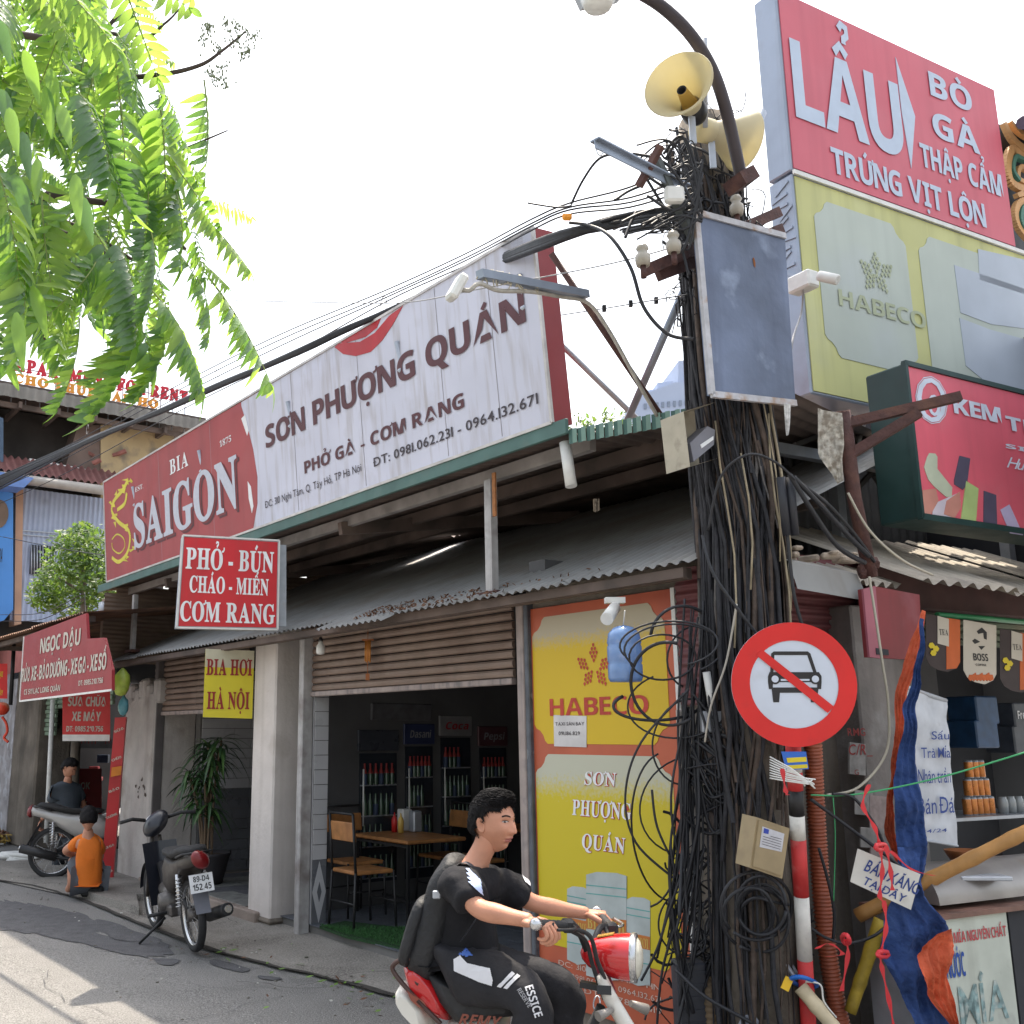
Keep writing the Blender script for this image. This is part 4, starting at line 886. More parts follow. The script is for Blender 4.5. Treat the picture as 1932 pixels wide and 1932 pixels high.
G2 = 'thin upper cables rising above the sign to the pole'
for k, (y0, y1, y2, y3, yl) in enumerate(((557, 486, 423, 332, 700), (562, 491, 428, 345, 712), (570, 500, 436, 355, 740), (548, 478, 415, 300, 690))):
 pts = [at(-60, yl + 235, 15), F.px(100, yl + 165, -.3), F.px(330, yl + 40, -.3), F.px(520, yl - 55, -.3), F.px(727, y0, -.25), F.px(880, y1, -.2), at(1000, y2, 5.7), at(1075, y2 - 32, 5.5), at(1190, (y2 + y3) / 2 - 5, 5.2), at(1305, y3, 5.0)]
 cable(pts, .005, 'thin black cable above the long sign running to the pole top', G2, nseg=6)
cable([at(440, 567, 8), at(640, 571, 7), at(770, 570, 6), at(905, 545, 5.4), at(1150, 498, 5.2), at(1310, 455, 4.9)], .0035, 'thin pale wire crossing level with the flood lamp', m='cableg')
cable([at(996, 383, 5.4), at(1050, 391, 5.3), at(1078, 388, 5.2)], .005, 'short stub of cable sticking out left over the cable tie')
cable([at(1075, 420, 5.4), at(1110, 425, 5.3), at(1150, 445, 5.1), at(1190, 505, 5.0), at(1215, 580, 4.95), at(1260, 630, 4.9), at(1310, 640, 4.85)], .009, 'thick black cable looping below the bundle to the blue board')
cable([at(1078, 385, 5.2), at(1100, 340, 5.1), at(1130, 300, 5.0), at(1165, 292, 4.95), at(1200, 310, 4.9), at(1240, 370, 4.9), at(1275, 430, 4.9), at(1300, 520, 4.85)], .007, 'black cable looping under the channel arm hook')
cable([at(1055, 595, 6.5), at(1140, 582, 6), at(1200, 572, 5.6), at(1300, 555, 5)], .0035, 'thin wire with small clamps right of the sign')
for x, y in ((1140, 582), (1190, 573), (1238, 567)):
 mb = MB(); mb.box(at(x, y, 5.6), (.02, .02, .035)); mb.build('cable_clamp', MT['black'], label='small clamp on the thin wire right of the sign, %s' % {1140: 'leftmost', 1190: 'middle', 1238: 'nearest the pole'}[x], cat='clamp')
for k in range(8):
 y = 405 + k * 5 + rnd.uniform(-3, 3); cable([at(1110 + k * 12, 425 + k * 2, 5.4), at(1180, y + 2, 5.2), at(1240, y - 8, 5.05), at(1305, y - 18 + k * 3, 4.95)], rnd.choice([.006, .009]), 'black cable fanning out between the bundle and the pole', 'cables fanning out at the pole')
G4 = 'cut cable ends poking out left of the pole'
for a, b in (((1160, 378), (1210, 350)), ((1180, 448), (1200, 400)), ((1212, 428), (1250, 405)), ((1228, 425), (1262, 408)), ((1172, 420), (1235, 395))):
 cable([at(*a, 4.9), at((a[0] + b[0]) / 2, (a[1] + b[1]) / 2 - 3, 4.95), at(*b, 5)], .008, 'cut black cable end poking out left of the pole', G4, name='cut_cable')
for k in range(26):    # loose thin wires round the pole head
 x0 = rnd.uniform(1190, 1300); y0 = rnd.uniform(270, 470); cable([at(x0, y0, 4.9), at((x0 + 1330) / 2, y0 - rnd.uniform(-30, 40), 4.85), at(1325, rnd.uniform(290, 420), 4.85)], rnd.choice([.003, .0045, .007]), 'loose black wire curling out of the pole head', 'loose wires at the pole head', name='loose_wire')
mb = MB(); c = at(1070, 409, 5.35); mb.box(c, (.05, .03, .04), bev=.01); mb.build('cable_tag', mat('tag_orange', (.8, .3, .02), .5), label='small orange plastic tag on the cables beside the sign corner', cat='tag')
for x, y, b in ((724, 575, -.2), (410, 705, -.1), (165, 810, -.1)):
 c = F.px(x, y, b); mb = MB(); mb.tube([c + F.x * (.045 * math.cos(t)) + F.z * (.07 * math.sin(t)) for t in [i * .63 for i in range(10)]] , .003, 5); mb.build('cable_ring', MT['cableg'], label='wire ring holding the cable bundle %s' % {724: 'over the long sign', 410: 'left of the long sign', 165: 'before the old building'}[x], cat='wire ring')
cable([at(-40, 1010, 13), F.px(0, 1012, -.3), F.px(100, 1032, -.3), F.px(196, 1048, -.3)], .006, 'black wire crossing the small green tree to the red panel')
for k, y in enumerate((1160, 1172)): cable([at(-40, y + 5, 12), F.px(0, y, -.5), F.px(80, y - 4, -.5), F.px(160, 1118 + 8 * k, -.4)], .005, ['upper wire along the rusty repair shop roof', 'lower wire along the rusty repair shop roof'][k])
cable([F.px(160, 1118, -.4), F.px(163, 1165, -.42), F.px(180, 1225, -.45), F.px(205, 1255, -.4)], .005, 'black wire hanging across the maroon repair shop sign')
# ================================================================ the stall round the corner
def D(x, y, b): return RF.px(x, y, b)
st = thing('corner_stall', 'dark drinks stall with corrugated roof and maroon siding behind the pole', 'stall', RF.w(0, 0, 0))
mar = mat('maroon_siding', (.15, .045, .05), .6, .15, var=.2, scale=6, c2=(.2, .16, .16), amt=.7, cs=2.2, thr=.5, streak=(.08, .04, .04), samt=.5)
zS = RF.az(1648, 1092, -.45)[1]; PS = rad(24); dS = RF.y * math.cos(PS) + RF.z * math.sin(PS); uS = RF.z * math.cos(PS) - RF.y * math.sin(PS)
fib = mat('fibro_roof', (.4, .36, .3), .8, var=.2, scale=3, c2=(.16, .14, .13), amt=.7, cs=2.5, thr=.5, streak=(.2, .18, .17), samt=.5, bump=.3)
ro = thing('corrugated_roof', None, None); ro.parent = st
a = RF.az(1490, 1080, -.45)[0] + .12; aA = a; i = 0
while a < 5.2:
 mb = MB(); corrug(mb, RF.w(a, -.45 - .05 * (i % 2) + (.12 if i < 1 else 0), zS) + uS * (.006 * (i % 2)), RF.x * .86, dS * (1.35 if i else .5), uS, .125 if i else .076, .016, 8, 4); mb.build('roof_sheet', fib, ro); a += .8; i += 1
mb = MB(); a0_, a1_ = RF.az(1484, 1090, -.5)[0], RF.az(1612, 1100, -.5)[0]
mb.add([RF.w(a0_, -.52, zS + .03), RF.w(a1_, -.52, zS - .0), RF.w(a1_ + .02, -.56, zS - .14), RF.w(a0_, -.56, zS - .11)], [(0, 1, 2, 3)]); mb.add([RF.w(a0_, -.52, zS + .03), RF.w(a1_, -.52, zS), RF.w(a1_, -.42, zS + .04), RF.w(a0_, -.42, zS + .07)], [(3, 2, 1, 0)]); mb.build('flashing', MT['zinc'], st)
mb = MB()       # broken mortar ridge
for k in range(26): mb.box(RF.w(rnd.uniform(a0_, a1_ + .1), rnd.uniform(-.45, -.3), zS + .07 + rnd.uniform(0, .06)), (rnd.uniform(.03, .12), rnd.uniform(.02, .06), rnd.uniform(.01, .04)), Matrix.Rotation(rnd.uniform(0, 3), 3, 'Z'), bev=.008)
mb.build('mortar', mat('mortar', (.42, .35, .28), .9, var=.3, scale=20), st, kind='stuff')
# walls
aw0, aw1, aw2 = RF.az(1482, 1300, 0)[0] - .5, RF.az(1690, 1400, 0)[0], 5.2
mb = MB(); mb.fbox(RF, aw0, aw1 - .12, .05, .2, 0, 2.45); mb.build('wall', MT['conc'], st)
mb = MB(); mb.fbox(RF, aw1 - .42, aw1 + .04, -.12, .2, 0, 2.3, bev=.01); mb.build('pillar', mat('papered_pillar', (.21, .19, .18), .9, var=.2, scale=4, c2=(.34, .33, .32), amt=.7, cs=5, thr=.52, streak=(.1, .09, .08), samt=.5, bump=.3), st)
for k in range(12):
 z = 1.98 + k * .05; mb = MB(); corrug(mb, RF.w(aw0, .03 - .008 * (k % 3), z), RF.z * .052, RF.x * (aw1 - aw0 - .1), -RF.y, .052, .008, 6, 1); mb.build('siding_board', mar, st)
for k in range(7):   # maroon siding left of the pole, over the panel's corner
 z = 1.75 + k * .1; mb = MB(); corrug(mb, F.w(F.az(1279, 1200, -.08)[0], -.08, z), F.z * .104, F.x * .42, -F.y, .05, .007, 6, 1); mb.build('siding_board', mar, st)
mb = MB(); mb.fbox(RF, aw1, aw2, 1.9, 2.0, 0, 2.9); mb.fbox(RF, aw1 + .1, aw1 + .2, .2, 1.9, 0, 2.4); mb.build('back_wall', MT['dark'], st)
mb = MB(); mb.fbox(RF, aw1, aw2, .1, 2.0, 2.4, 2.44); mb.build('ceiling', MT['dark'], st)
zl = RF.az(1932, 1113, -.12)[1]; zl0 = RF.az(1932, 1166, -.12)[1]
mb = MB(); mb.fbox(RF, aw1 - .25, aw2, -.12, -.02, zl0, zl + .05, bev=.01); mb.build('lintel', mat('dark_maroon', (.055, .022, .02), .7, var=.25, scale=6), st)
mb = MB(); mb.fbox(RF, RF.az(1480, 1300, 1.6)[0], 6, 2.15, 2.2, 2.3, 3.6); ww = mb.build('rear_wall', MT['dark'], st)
# grey corrugated gable seen between the roof and the billboards, with lattice struts
for k in range(9):
 mb = MB(); a = RF.az(1490, 900, 1.15)[0] + k * .2; corrug(mb, RF.w(a, 1.15, 2.72), RF.x * .2, RF.z * .95, -RF.y, .1, .012, 6, 1); mb.build('siding_board', mat('grey_siding', (.1, .1, .1), .6, .2, var=.25, scale=5), st)
mb = MB(); mb.fbox(RF, RF.az(1490, 900, 1.3)[0], 6, 1.3, 1.34, 2.6, 3.75); mb.build('rear_wall', MT['dark'], st)
for p, q in (((1590, 930), (1640, 760)), ((1700, 830), (1610, 930)), ((1620, 850), (1690, 960)), ((1560, 790), (1600, 920)), ((1500, 840), (1600, 800))):
 mb = MB(); mb.bar(D(*p, .6), D(*q, .6), .03, .03); mb.build('lattice_strut', mat('strut_grey', (.14, .135, .13), .6, .3), st)
for x, dz in ((1590, 0), (1900, 0)): mb = MB(); p = D(x, 900, .45); mb.fbox(RF, RF.l(p)[0], RF.l(p)[0] + .07, .5, .57, 2.4, 4.0); mb.build('billboard_post', MT['steel'], st)
mb = MB(); mb.fbox(RF, RF.az(1300, 780, .55)[0], 4.5, .5, .56, 3.35, 3.42); mb.build('billboard_beam', MT['steel'], st)
# red brown steel column with bracket
rc = thing('steel_column', 'red brown steel pipe column with a slanting bracket, standing on the stall roof', 'steel column', at(1640, 1088, 5.05))
d0 = 5.05
mb = MB(); mb.tube([at(1643, 1088, d0), at(1612, 940, d0), at(1600, 850, d0), at(1590, 775, d0)], [.034, .034, .036, .036], 12); mb.build('pipe', MT['rust'], rc)
for p, q, w_ in (((1592, 800), (1812, 748), .045), ((1600, 860), (1735, 778), .045)): mb = MB(); mb.bar(at(*p, d0), at(*q, d0 - .1), w_, w_); mb.build('bracket', MT['rust'], rc)
mb = MB()
for k in range(16): mb.box(at(1640 + rnd.uniform(-14, 12), 1080 + rnd.uniform(-22, 6), d0), (rnd.uniform(.02, .05),) * 3, Matrix.Rotation(rnd.uniform(0, 3), 3, 'X'), bev=.006)
mb.build('rust_lump', MT['rust'], rc, kind='stuff')
def rag(name, pts, t, label, m, amp=.03, par=None, cat='rag', n=10):
 """crumpled hanging strip between left and right outlines"""
 mb = MB(); L = curve([at(x, y, t) for x, y, _, _ in pts], n); Rr = curve([at(x, y, t) for _, _, x, y in pts], n); nn = len(L) - 1; bk2 = V((0, 1, 0))
 def fn(u, v):
  i = min(nn, round(v * nn)); p = L[i].lerp(Rr[i], u); return p + bk2 * (amp * noise.noise(p * 9) + amp * .35 * abs(noise.noise(p * 34)) + amp * .45 * abs(math.sin(u * 10 + 4 * noise.noise(p * 3) + 2 * v)) * min(1, v * 4))
 mb.grid(fn, 26, nn, m if callable(m) else 0); return mb
mb = rag('r', [(1543, 770, 1588, 780), (1545, 830, 1592, 830), (1548, 862, 1590, 860), (1572, 895, 1592, 885), (1582, 912, 1594, 905)], 5.02, '', None, .02)
mb.build('torn_sheet', mat('torn_bark', (.4, .38, .34), .9, var=.45, scale=40, c2=(.16, .13, .1), amt=.8, cs=30, thr=.45), label='torn pale peeling sheet hanging by the red brown column', cat='torn sheet')
mb = rag('r', [(1479, 762, 1492, 764), (1481, 800, 1490, 800), (1484, 822, 1488, 820)], 4.9, '', None, .01)
mb.build('torn_strip', mat('torn_bark2', (.5, .5, .5), .9, var=.4, scale=50), label='small torn white strip hanging under the billboard corner', cat='torn sheet')
# sleeves on the cables right of the pole
for k, (x0, x1) in enumerate(((1473, 1485), (1490, 1500))):
 cyl('splice_sleeve', at(x0, 900, 4.75), at(x1, 1010, 4.75), .02, mat('sleeve_black', (.02, .022, .03), .5), label='black ribbed splice sleeve hanging right of the pole, %s one' % ('left', 'right')[k], cat='splice sleeve', group='splice sleeves')
# red metal sheet box
rs = Board(at(1628, 1110, 4.95), RF.x, RF.z, -RF.y)
t = thing('metal_sheet', 'dented dark red metal sheet hung at the corner of the stall', 'metal sheet', rs.p(1690, 1250))
mb = MB(); rs.shape(mb, [(1637, 1240), (1742, 1246), (1735, 1122), (1650, 1106), (1625, 1112)], -.02, 0); mb.build('sheet', mat('dull_red_sheet', (.2, .03, .035), .5, .1, var=.15, scale=3, c2=(.3, .14, .16), amt=.6, cs=2.5, streak=(.12, .03, .03), samt=.5), t)
mb = MB(); rs.shape(mb, [(1637, 1240), (1660, 1243), (1648, 1106), (1625, 1112)], 0, .012); mb.build('folded_edge', mat('rose_sheet', (.3, .09, .12), .5, var=.15, scale=4), t)
mb = MB(); rs.shape(mb, [(1649, 1235), (1672, 1237), (1671, 1226), (1648, 1223)], .012, .016); mb.build('patch', MT['dark'], t)
# stall shutter (rolled up), green rail, pennants
zs0 = RF.az(1932, 1225, .05)[1]
sh = thing('rolled_shutter', None, None); sh.parent = st
for k in range(5):
 mb = MB(); mb.fbox(RF, aw1 + .12, aw2, .05 - .012 * (k % 2), .09, zs0 + k * .04 + .003, zs0 + (k + 1) * .04 - .002, bev=.008); mb.build('slat', mat('slat_olive', (.13, .16, .11), .6, .1, var=.2, scale=6, c2=(.25, .22, .15), amt=.5, cs=5), sh)
mb = MB(); mb.tube([D(1768, 1160, -.25), D(1850, 1166, -.25), D(1960, 1176, -.25)], .016, 8); mb.build('awning_rail', mat('rail_green', (.03, .22, .09), .4), label='bright green rail above the three hanging pennants', cat='rail')
cr2 = mat('pennant_cream', (.55, .5, .42), .7, var=.06); br2 = mat('pennant_brown', (.05, .035, .035), .7); or2 = mat('pennant_orange', (.55, .12, .03), .7); ye2 = mat('pennant_yellow', (.65, .5, .02), .6)
def pennant(x0, x1, yt, yb_, kind, label):
 B = Board(D((x0 + x1) / 2, yt, -.28), RF.x, RF.z, -RF.y); t = thing('pennant', label, 'pennant', B.p((x0 + x1) / 2, yb_), 'drink pennants under the green rail')
 w_ = x1 - x0; yr = yt + w_ * .18
 mb = MB(); B.shape(mb, [(x0, yt), (x0, yb_ - 24), (x0 + w_ * .12, yb_ - 10), (x0 + w_ * .35, yb_ - 1), (x0 + w_ * .65, yb_ + 3), (x1 - w_ * .1, yb_ - 4), (x1, yb_ - 16), (x1, yr)][::-1], -.002, 0); mb.build('cloth', cr2 if kind else br2, t)
 if kind:
  mb = MB()
  B.shape(mb, [(x0 + w_ * .4, yt + 22), (x0 + w_ * .55, yt + 15), (x0 + w_ * .7, yt + 24), (x0 + w_ * .7, yt + 38), (x0 + w_ * .62, yt + 36), (x0 + w_ * .6, yt + 25), (x0 + w_ * .45, yt + 27)], 0, .002)
  B.shape(mb, [(x0 + w_ * .26, yt + 40), (x0 + w_ * .34, yt + 36), (x0 + w_ * .5, yt + 42), (x0 + w_ * .34, yt + 46)], 0, .002); B.shape(mb, [(x0 + w_ * .45, yt + 50), (x0 + w_ * .65, yt + 50), (x0 + w_ * .54, yt + 57)], 0, .002)
  mb.build('printed_face', MT['black'], t, kind='stuff')
  B.text('BOSS', (x0 + w_ * .3, yt + 77), (x0 + w_ * .72, yt + 65), MT['black'], t, 'b', d=.003); B.text('COFFEE', (x0 + w_ * .36, yt + 87), (x0 + w_ * .68, yt + 84), MT['black'], t, 'b', d=.003)
  mb = MB()
  for k in range(7): x = x0 + w_ * (.2 + .1 * k); B.shape(mb, [(x - 4, yb_ - 8 - 3 * (k % 3)), (x, yb_ - 3), (x + 6, yb_ - 6), (x + 4, yb_ - 15 - 4 * (k % 2)), (x - 2, yb_ - 15)], 0, .0025 + .0004 * k)
  mb.build('printed_fruit', [or2, ye2][0], t, kind='stuff')
 else:
  mb = MB(); B.shape(mb, [(x0 + w_ * .62, yt + 8), (x1, yr), (x1, yb_ - 16), (x1 - w_ * .1, yb_ - 4), (x0 + w_ * .6, yb_ - 2), (x0 + w_ * .6, yb_ - 50)][::-1], 0, .002); mb.build('orange_print', or2, t)
  mb = MB(); B.shape(mb, [(x0 + w_ * .33, yt + 4), (x0 + w_ * .66, yt + 10), (x0 + w_ * .66, yt + 62), (x0 + w_ * .33, yt + 56)], .002, .004); mb.build('cream_label', cr2, t)
  B.text('TEA', (x0 + w_ * .38, yt + 40), (x0 + w_ * .62, yt + 30), MT['black'], t, 's', d=.005)
  mb = MB()
  for k, (u, v) in enumerate(((.15, 60), (.28, 66), (.2, 74))): x = x0 + w_ * u; y = yt + v; B.shape(mb, [(x + 6 * math.cos(i), y + 6 * math.sin(i)) for i in range(6)], .004, .0045 + .0005 * k)
  mb.build('yellow_print', ye2, t, kind='stuff')
pennant(1747, 1811, 1158, 1265, 0, 'dark brown and orange pennant, leftmost of the three at the stall')
pennant(1818, 1880, 1169, 1288, 1, 'cream pennant with a printed moustached face, in the middle of three')
pennant(1887, 1949, 1186, 1304, 0, 'brown and orange pennant at the right edge, rightmost of three')
# hanging handwritten banner
wb = Board(at(1705, 1298, 5.0), RF.x, RF.z, -RF.y)
bn = thing('banner', 'crumpled white banner with blue handwriting hanging beside the blue tarpaulin', 'banner', wb.p(1765, 1590))
c4 = [wb.p(1705, 1298), wb.p(1785, 1325), wb.p(1807, 1596), wb.p(1723, 1582)]
mb = MB()
def fn(u, v):
 p = (c4[0].lerp(c4[1], u)).lerp(c4[3].lerp(c4[2], u), v); return p + wb.n * (.012 * noise.noise(p * 14) + .02 * math.exp(-((u - .35) ** 2) * 30) * math.exp(-((v - .18) ** 2) * 40))
mb.grid(fn, 12, 30); mb.build('cloth', mat('banner_white', (.5, .52, .56), .7, var=.12, scale=12, c2=(.25, .25, .27), amt=.6, cs=9, thr=.6), bn)
mb = MB(); mb.tube([c4[0] + V((0, 0, .008)), c4[1] + V((0, 0, .008))], .011, 8); mb.tube([c4[3], c4[2]], .006, 6); mb.build('rod', MT['steel'], bn)
pen = mat('pen_blue', (.02, .05, .22), .6)
for s_, bl_, tr_ in (('Sấu', (1752, 1395), (1784, 1380)), ('Trà Mía', (1733, 1430), (1786, 1410)), ('Nhân trần', (1728, 1478), (1786, 1450)), ('Bán Đá', (1728, 1536), (1792, 1502)), ('24/24', (1732, 1572), (1780, 1562))):
 wb.text(s_, bl_, tr_, pen, bn, 'n', .004, d=.016, gap=.06, shear=.1, space=.2)
# papers and scribbles on the pillar
for k, (x, y, w_, h_) in enumerate(((1612, 1490, 34, 46), (1640, 1500, 38, 70), (1622, 1560, 44, 38), (1640, 1590, 30, 40), (1600, 1400, 30, 60))):
 B = Board(D(x, y, -.125), RF.x, RF.z, -RF.y); mb = MB(); B.shape(mb, [(x, y), (x, y + h_), (x + w_, y + h_ + 3), (x + w_, y + 4)], 0, .003 + .002 * k)
 o = mb.build('notice', mat('old_paper%d' % (k % 2), (.3 + .06 * (k % 2), .29, .28), .9, var=.25, scale=18, c2=(.16, .14, .13), amt=.6, cs=14), label='torn grey notice on the stall pillar, number of shape %s' % ('a', 'b', 'c', 'd', 'e')[k], cat='notice')
 o['label'] = ['small torn notice low left on the papered stall pillar', 'tall printed notice beside the orange tarpaulin edge', 'square notice on the pillar over the red ribbon', 'little notice close to the orange tarpaulin', 'faded blank notice high on the pillar under the road sign'][k]
B = Board(D(1600, 1400, -.14), RF.x, RF.z, -RF.y); pl_ = bpy.data.objects['pillar.003'] if 'pillar.003' in bpy.data.objects else st
rp = mat('scrawl_red', (.25, .03, .03), .8)
B.text('RMG', (1600, 1388), (1632, 1374), rp, st, 'n', .01, d=.0); B.text('C/R_', (1601, 1424), (1645, 1404), rp, st, 'n', .01, d=.0, shear=.2); B.text('G', (1613, 1462), (1620, 1452), rp, st, 'n', d=0)
# tarpaulin, orange outside and blue inside
orn = mat('tarp_orange', (.55, .11, .05), .7, var=.25, scale=8, bump=.9, bscale=28, spec=.25, c2=(.3, .05, .04), amt=.6, cs=9); blu = mat('tarp_blue', (.03, .065, .2), .7, var=.4, scale=9, bump=.9, bscale=28, spec=.25, c2=(.05, .09, .22), amt=.6, cs=9)
tp = thing('tarpaulin', 'tied up tarpaulin, orange outside and blue inside, hanging from the stall corner', 'tarpaulin', at(1745, 1900, 4.7))
mb = rag('o', [(1742, 1150, 1750, 1152), (1730, 1185, 1740, 1205), (1704, 1260, 1735, 1250), (1692, 1310, 1716, 1310), (1688, 1400, 1704, 1400), (1680, 1480, 1692, 1480), (1672, 1560, 1692, 1560), (1688, 1610, 1700, 1605), (1700, 1660, 1705, 1655)], 4.86, '', None, .03); mb.build('orange_side', orn, tp)
mb = rag('b', [(1738, 1165, 1746, 1168), (1733, 1230, 1742, 1250), (1716, 1310, 1738, 1310), (1703, 1400, 1732, 1400), (1690, 1480, 1742, 1480), (1691, 1560, 1750, 1560), (1700, 1620, 1752, 1620), (1705, 1668, 1738, 1668)], 4.7, '', None, .04); mb.build('blue_side', blu, tp)
mb = rag('b2', [(1702, 1600, 1745, 1600), (1700, 1665, 1740, 1665), (1685, 1710, 1752, 1700), (1675, 1760, 1792, 1750), (1672, 1810, 1800, 1790), (1690, 1850, 1790, 1850), (1708, 1890, 1795, 1890), (1730, 1945, 1812, 1945)], 4.4, '', None, .07, n=8); mb.build('blue_side', blu, tp)
mb = rag('o2', [(1775, 1765, 1797, 1752), (1745, 1795, 1807, 1775), (1734, 1810, 1806, 1795), (1738, 1840, 1800, 1830), (1752, 1870, 1802, 1870), (1775, 1905, 1806, 1905), (1798, 1940, 1810, 1945)], 4.3, '', None, .05, n=8); mb.build('orange_side', orn, tp)
# bamboo poles
bam = mat('bamboo', (.42, .22, .07), .5, var=.2, scale=9, streak=(.25, .12, .04), samt=.5)
def bamboo(p, q, r, label, m=None, nodes=5):
 mb = MB(); pts = []; rs = []
 for i in range(nodes * 4 + 1):
  t = i / (nodes * 4); pts.append(p.lerp(q, t)); rs.append(r * (1.12 if i % 4 == 0 and 0 < i < nodes * 4 else 1) * (1 - .15 * t))
 mb.tube(pts, rs, 12); return mb.build('bamboo_pole', m or bam, label=label, cat='bamboo pole')
bamboo(at(1618, 1728, 4.85), at(1990, 1542, 4.5), .033, 'thick brown bamboo pole slanting across the stall opening')
bamboo(at(1662, 1735, 4.75), at(1604, 1910, 4.7), .031, 'yellow painted bamboo stub leaning below the handwritten board', mat('bamboo_yellow', (.4, .28, .03), .6, var=.3, scale=14), 3)
bamboo(at(1510, 1862, 4.45), at(1604, 1975, 4.3), .032, 'pale weathered bamboo pole tied low on the striped post', mat('bamboo_pale', (.5, .42, .28), .6, var=.2, scale=14), 3)
# hand-painted boards
def handboard(c, label, t, lines, name='hand_painted_board'):
 B = Board(at(*c[3], t), (at(*c[2], t) - at(*c[3], t)), (at(*c[0], t) - at(*c[3], t)).normalized(), None)
 if B.n.dot(CAM - B.o) < 0: B.n = -B.n;
 o = thing(name, label, 'hand painted board', B.o); mb = MB(); mb.prism([at(*p, t) for p in c], B.n * .004); mb.build('board', mat('board_white', (.6, .59, .56), .6, var=.08, scale=9, c2=(.35, .33, .28), amt=.5, cs=8, thr=.62), o); return o, B
hbd, B = handboard([(1618, 1601), (1736, 1649), (1718, 1716), (1604, 1663)], 'small white board with blue handwriting tied by red ribbon beneath the banner', 4.32, None)
B = Board(at(1604, 1663, 4.32), at(1718, 1716, 4.32) - at(1604, 1663, 4.32), (0, 0, 1), V((0, -CP, -SP)))
L_ = (at(1718, 1716, 4.32) - at(1604, 1663, 4.32)).length
B.text('BÁN XĂNG', (L_ * .1, L_ * .24), (L_ * .98, L_ * .42), pen, hbd, 'n', .012, px=False, gap=.05, space=.12, shear=.1); B.text('TẠI ĐÂY', (L_ * .16, L_ * .05), (L_ * .85, L_ * .17), pen, hbd, 'n', .012, px=False, gap=.05, space=.2, shear=.1)
# sugar cane cart: steel drum, ledge and painted board
crt = thing('sugar_cane_cart', 'sugar cane press cart with a dented steel hood and painted front board', 'drinks cart', at(1860, 1900, 4.6))
CB = Board(at(1775, 1737, 4.55), RF.x, RF.z, -RF.y); stl = mat('brushed_steel', (.3, .28, .27), .38, .6, var=.15, scale=5, c2=(.4, .25, .15), amt=.4, cs=3)
p0, p1 = at(1800, 1735, 4.62), at(1990, 1765, 4.9); ax = (RF.x)
mb = MB(); ctr = CB.p(1793, 1712, -.22); mb.grid(lambda u, v: ctr + ax * (v * 1.1) + (-RF.y) * (.17 * math.cos(math.pi * u)) + V((0, 0, .16 * math.sin(math.pi * u) + (.012 * math.sin(v * 40) if False else 0))), 16, 8)
mb.poly([ctr + (-RF.y) * (.17 * math.cos(math.pi * u / 12)) + V((0, 0, .16 * math.sin(math.pi * u / 12))) for u in range(13)]); mb.build('steel_hood', stl, crt)
mb = MB(); q = CB.uv(1775, 1737); mb.prism([CB.w(-.03, .005, -.4), CB.w(1.3, .005, -.4), CB.w(1.3, .005, .02), CB.w(-.03, .005, .02)], V((0, 0, .022))); mb.build('ledge', mat('ledge_brown', (.16, .08, .06), .5, var=.3, scale=8), crt)
mb = MB(); mb.prism([CB.w(0, -.75, -.01), CB.w(.47, -.75, -.01), CB.w(.47, 0, -.01), CB.w(0, 0, -.01)], CB.n * .01); mb.build('front_board', mat('board_greenish', (.46, .49, .43), .6, var=.12, scale=6, c2=(.22, .21, .2), amt=.6, cs=7, thr=.58, streak=(.25, .24, .2), samt=.4), crt)
mb = MB(); mb.prism([CB.w(.5, -.75, -.02), CB.w(1.3, -.75, -.02), CB.w(1.3, 0, -.02), CB.w(.5, 0, -.02)], CB.n * .01); mb.build('side_board', MT['dark'], crt)
mb = MB(); mb.prism([CB.w(0, -.75, -.4), CB.w(.02, -.75, -.4), CB.w(.02, 0, -.4), CB.w(0, 0, -.4)], CB.n * .38); mb.build('cart_side', MT['steel'], crt)
pr2 = mat('paint_red', (.42, .05, .06), .6); pb2 = mat('paint_blue', (.01, .06, .3), .6); pt2 = mat('paint_teal', (.2, .3, .3), .7, var=.5, scale=30, c2=(.5, .52, .48), amt=.8, cs=25, thr=.5)
CB.text('ÉP MÍA NGUYÊN CHẤT', (1783, 1765), (1924, 1782), pr2, crt, 'b', px=True, gap=.06, space=.2, d=.003) if False else None
def cw(s_, u0, v0, u1, v1, m, stl_='b', **k): CB.text(s_, (u0, v0), (u1, v1), m, crt, stl_, px=False, d=.004, **k)
cw('ÉP MÍA NGUYÊN CHẤT', .02, -.1, .45, -.055, pr2, gap=.05, space=.2); cw('NƯỚC', .0, -.24, .13, -.14, pb2); cw('MÍA', .06, -.44, .4, -.28, pt2, 'n', off=.015); cw('SIÊU SẠCH', .05, -.56, .43, -.5, pr2); cw('THƠM NGON - BỔ', .03, -.66, .45, -.61, pr2)
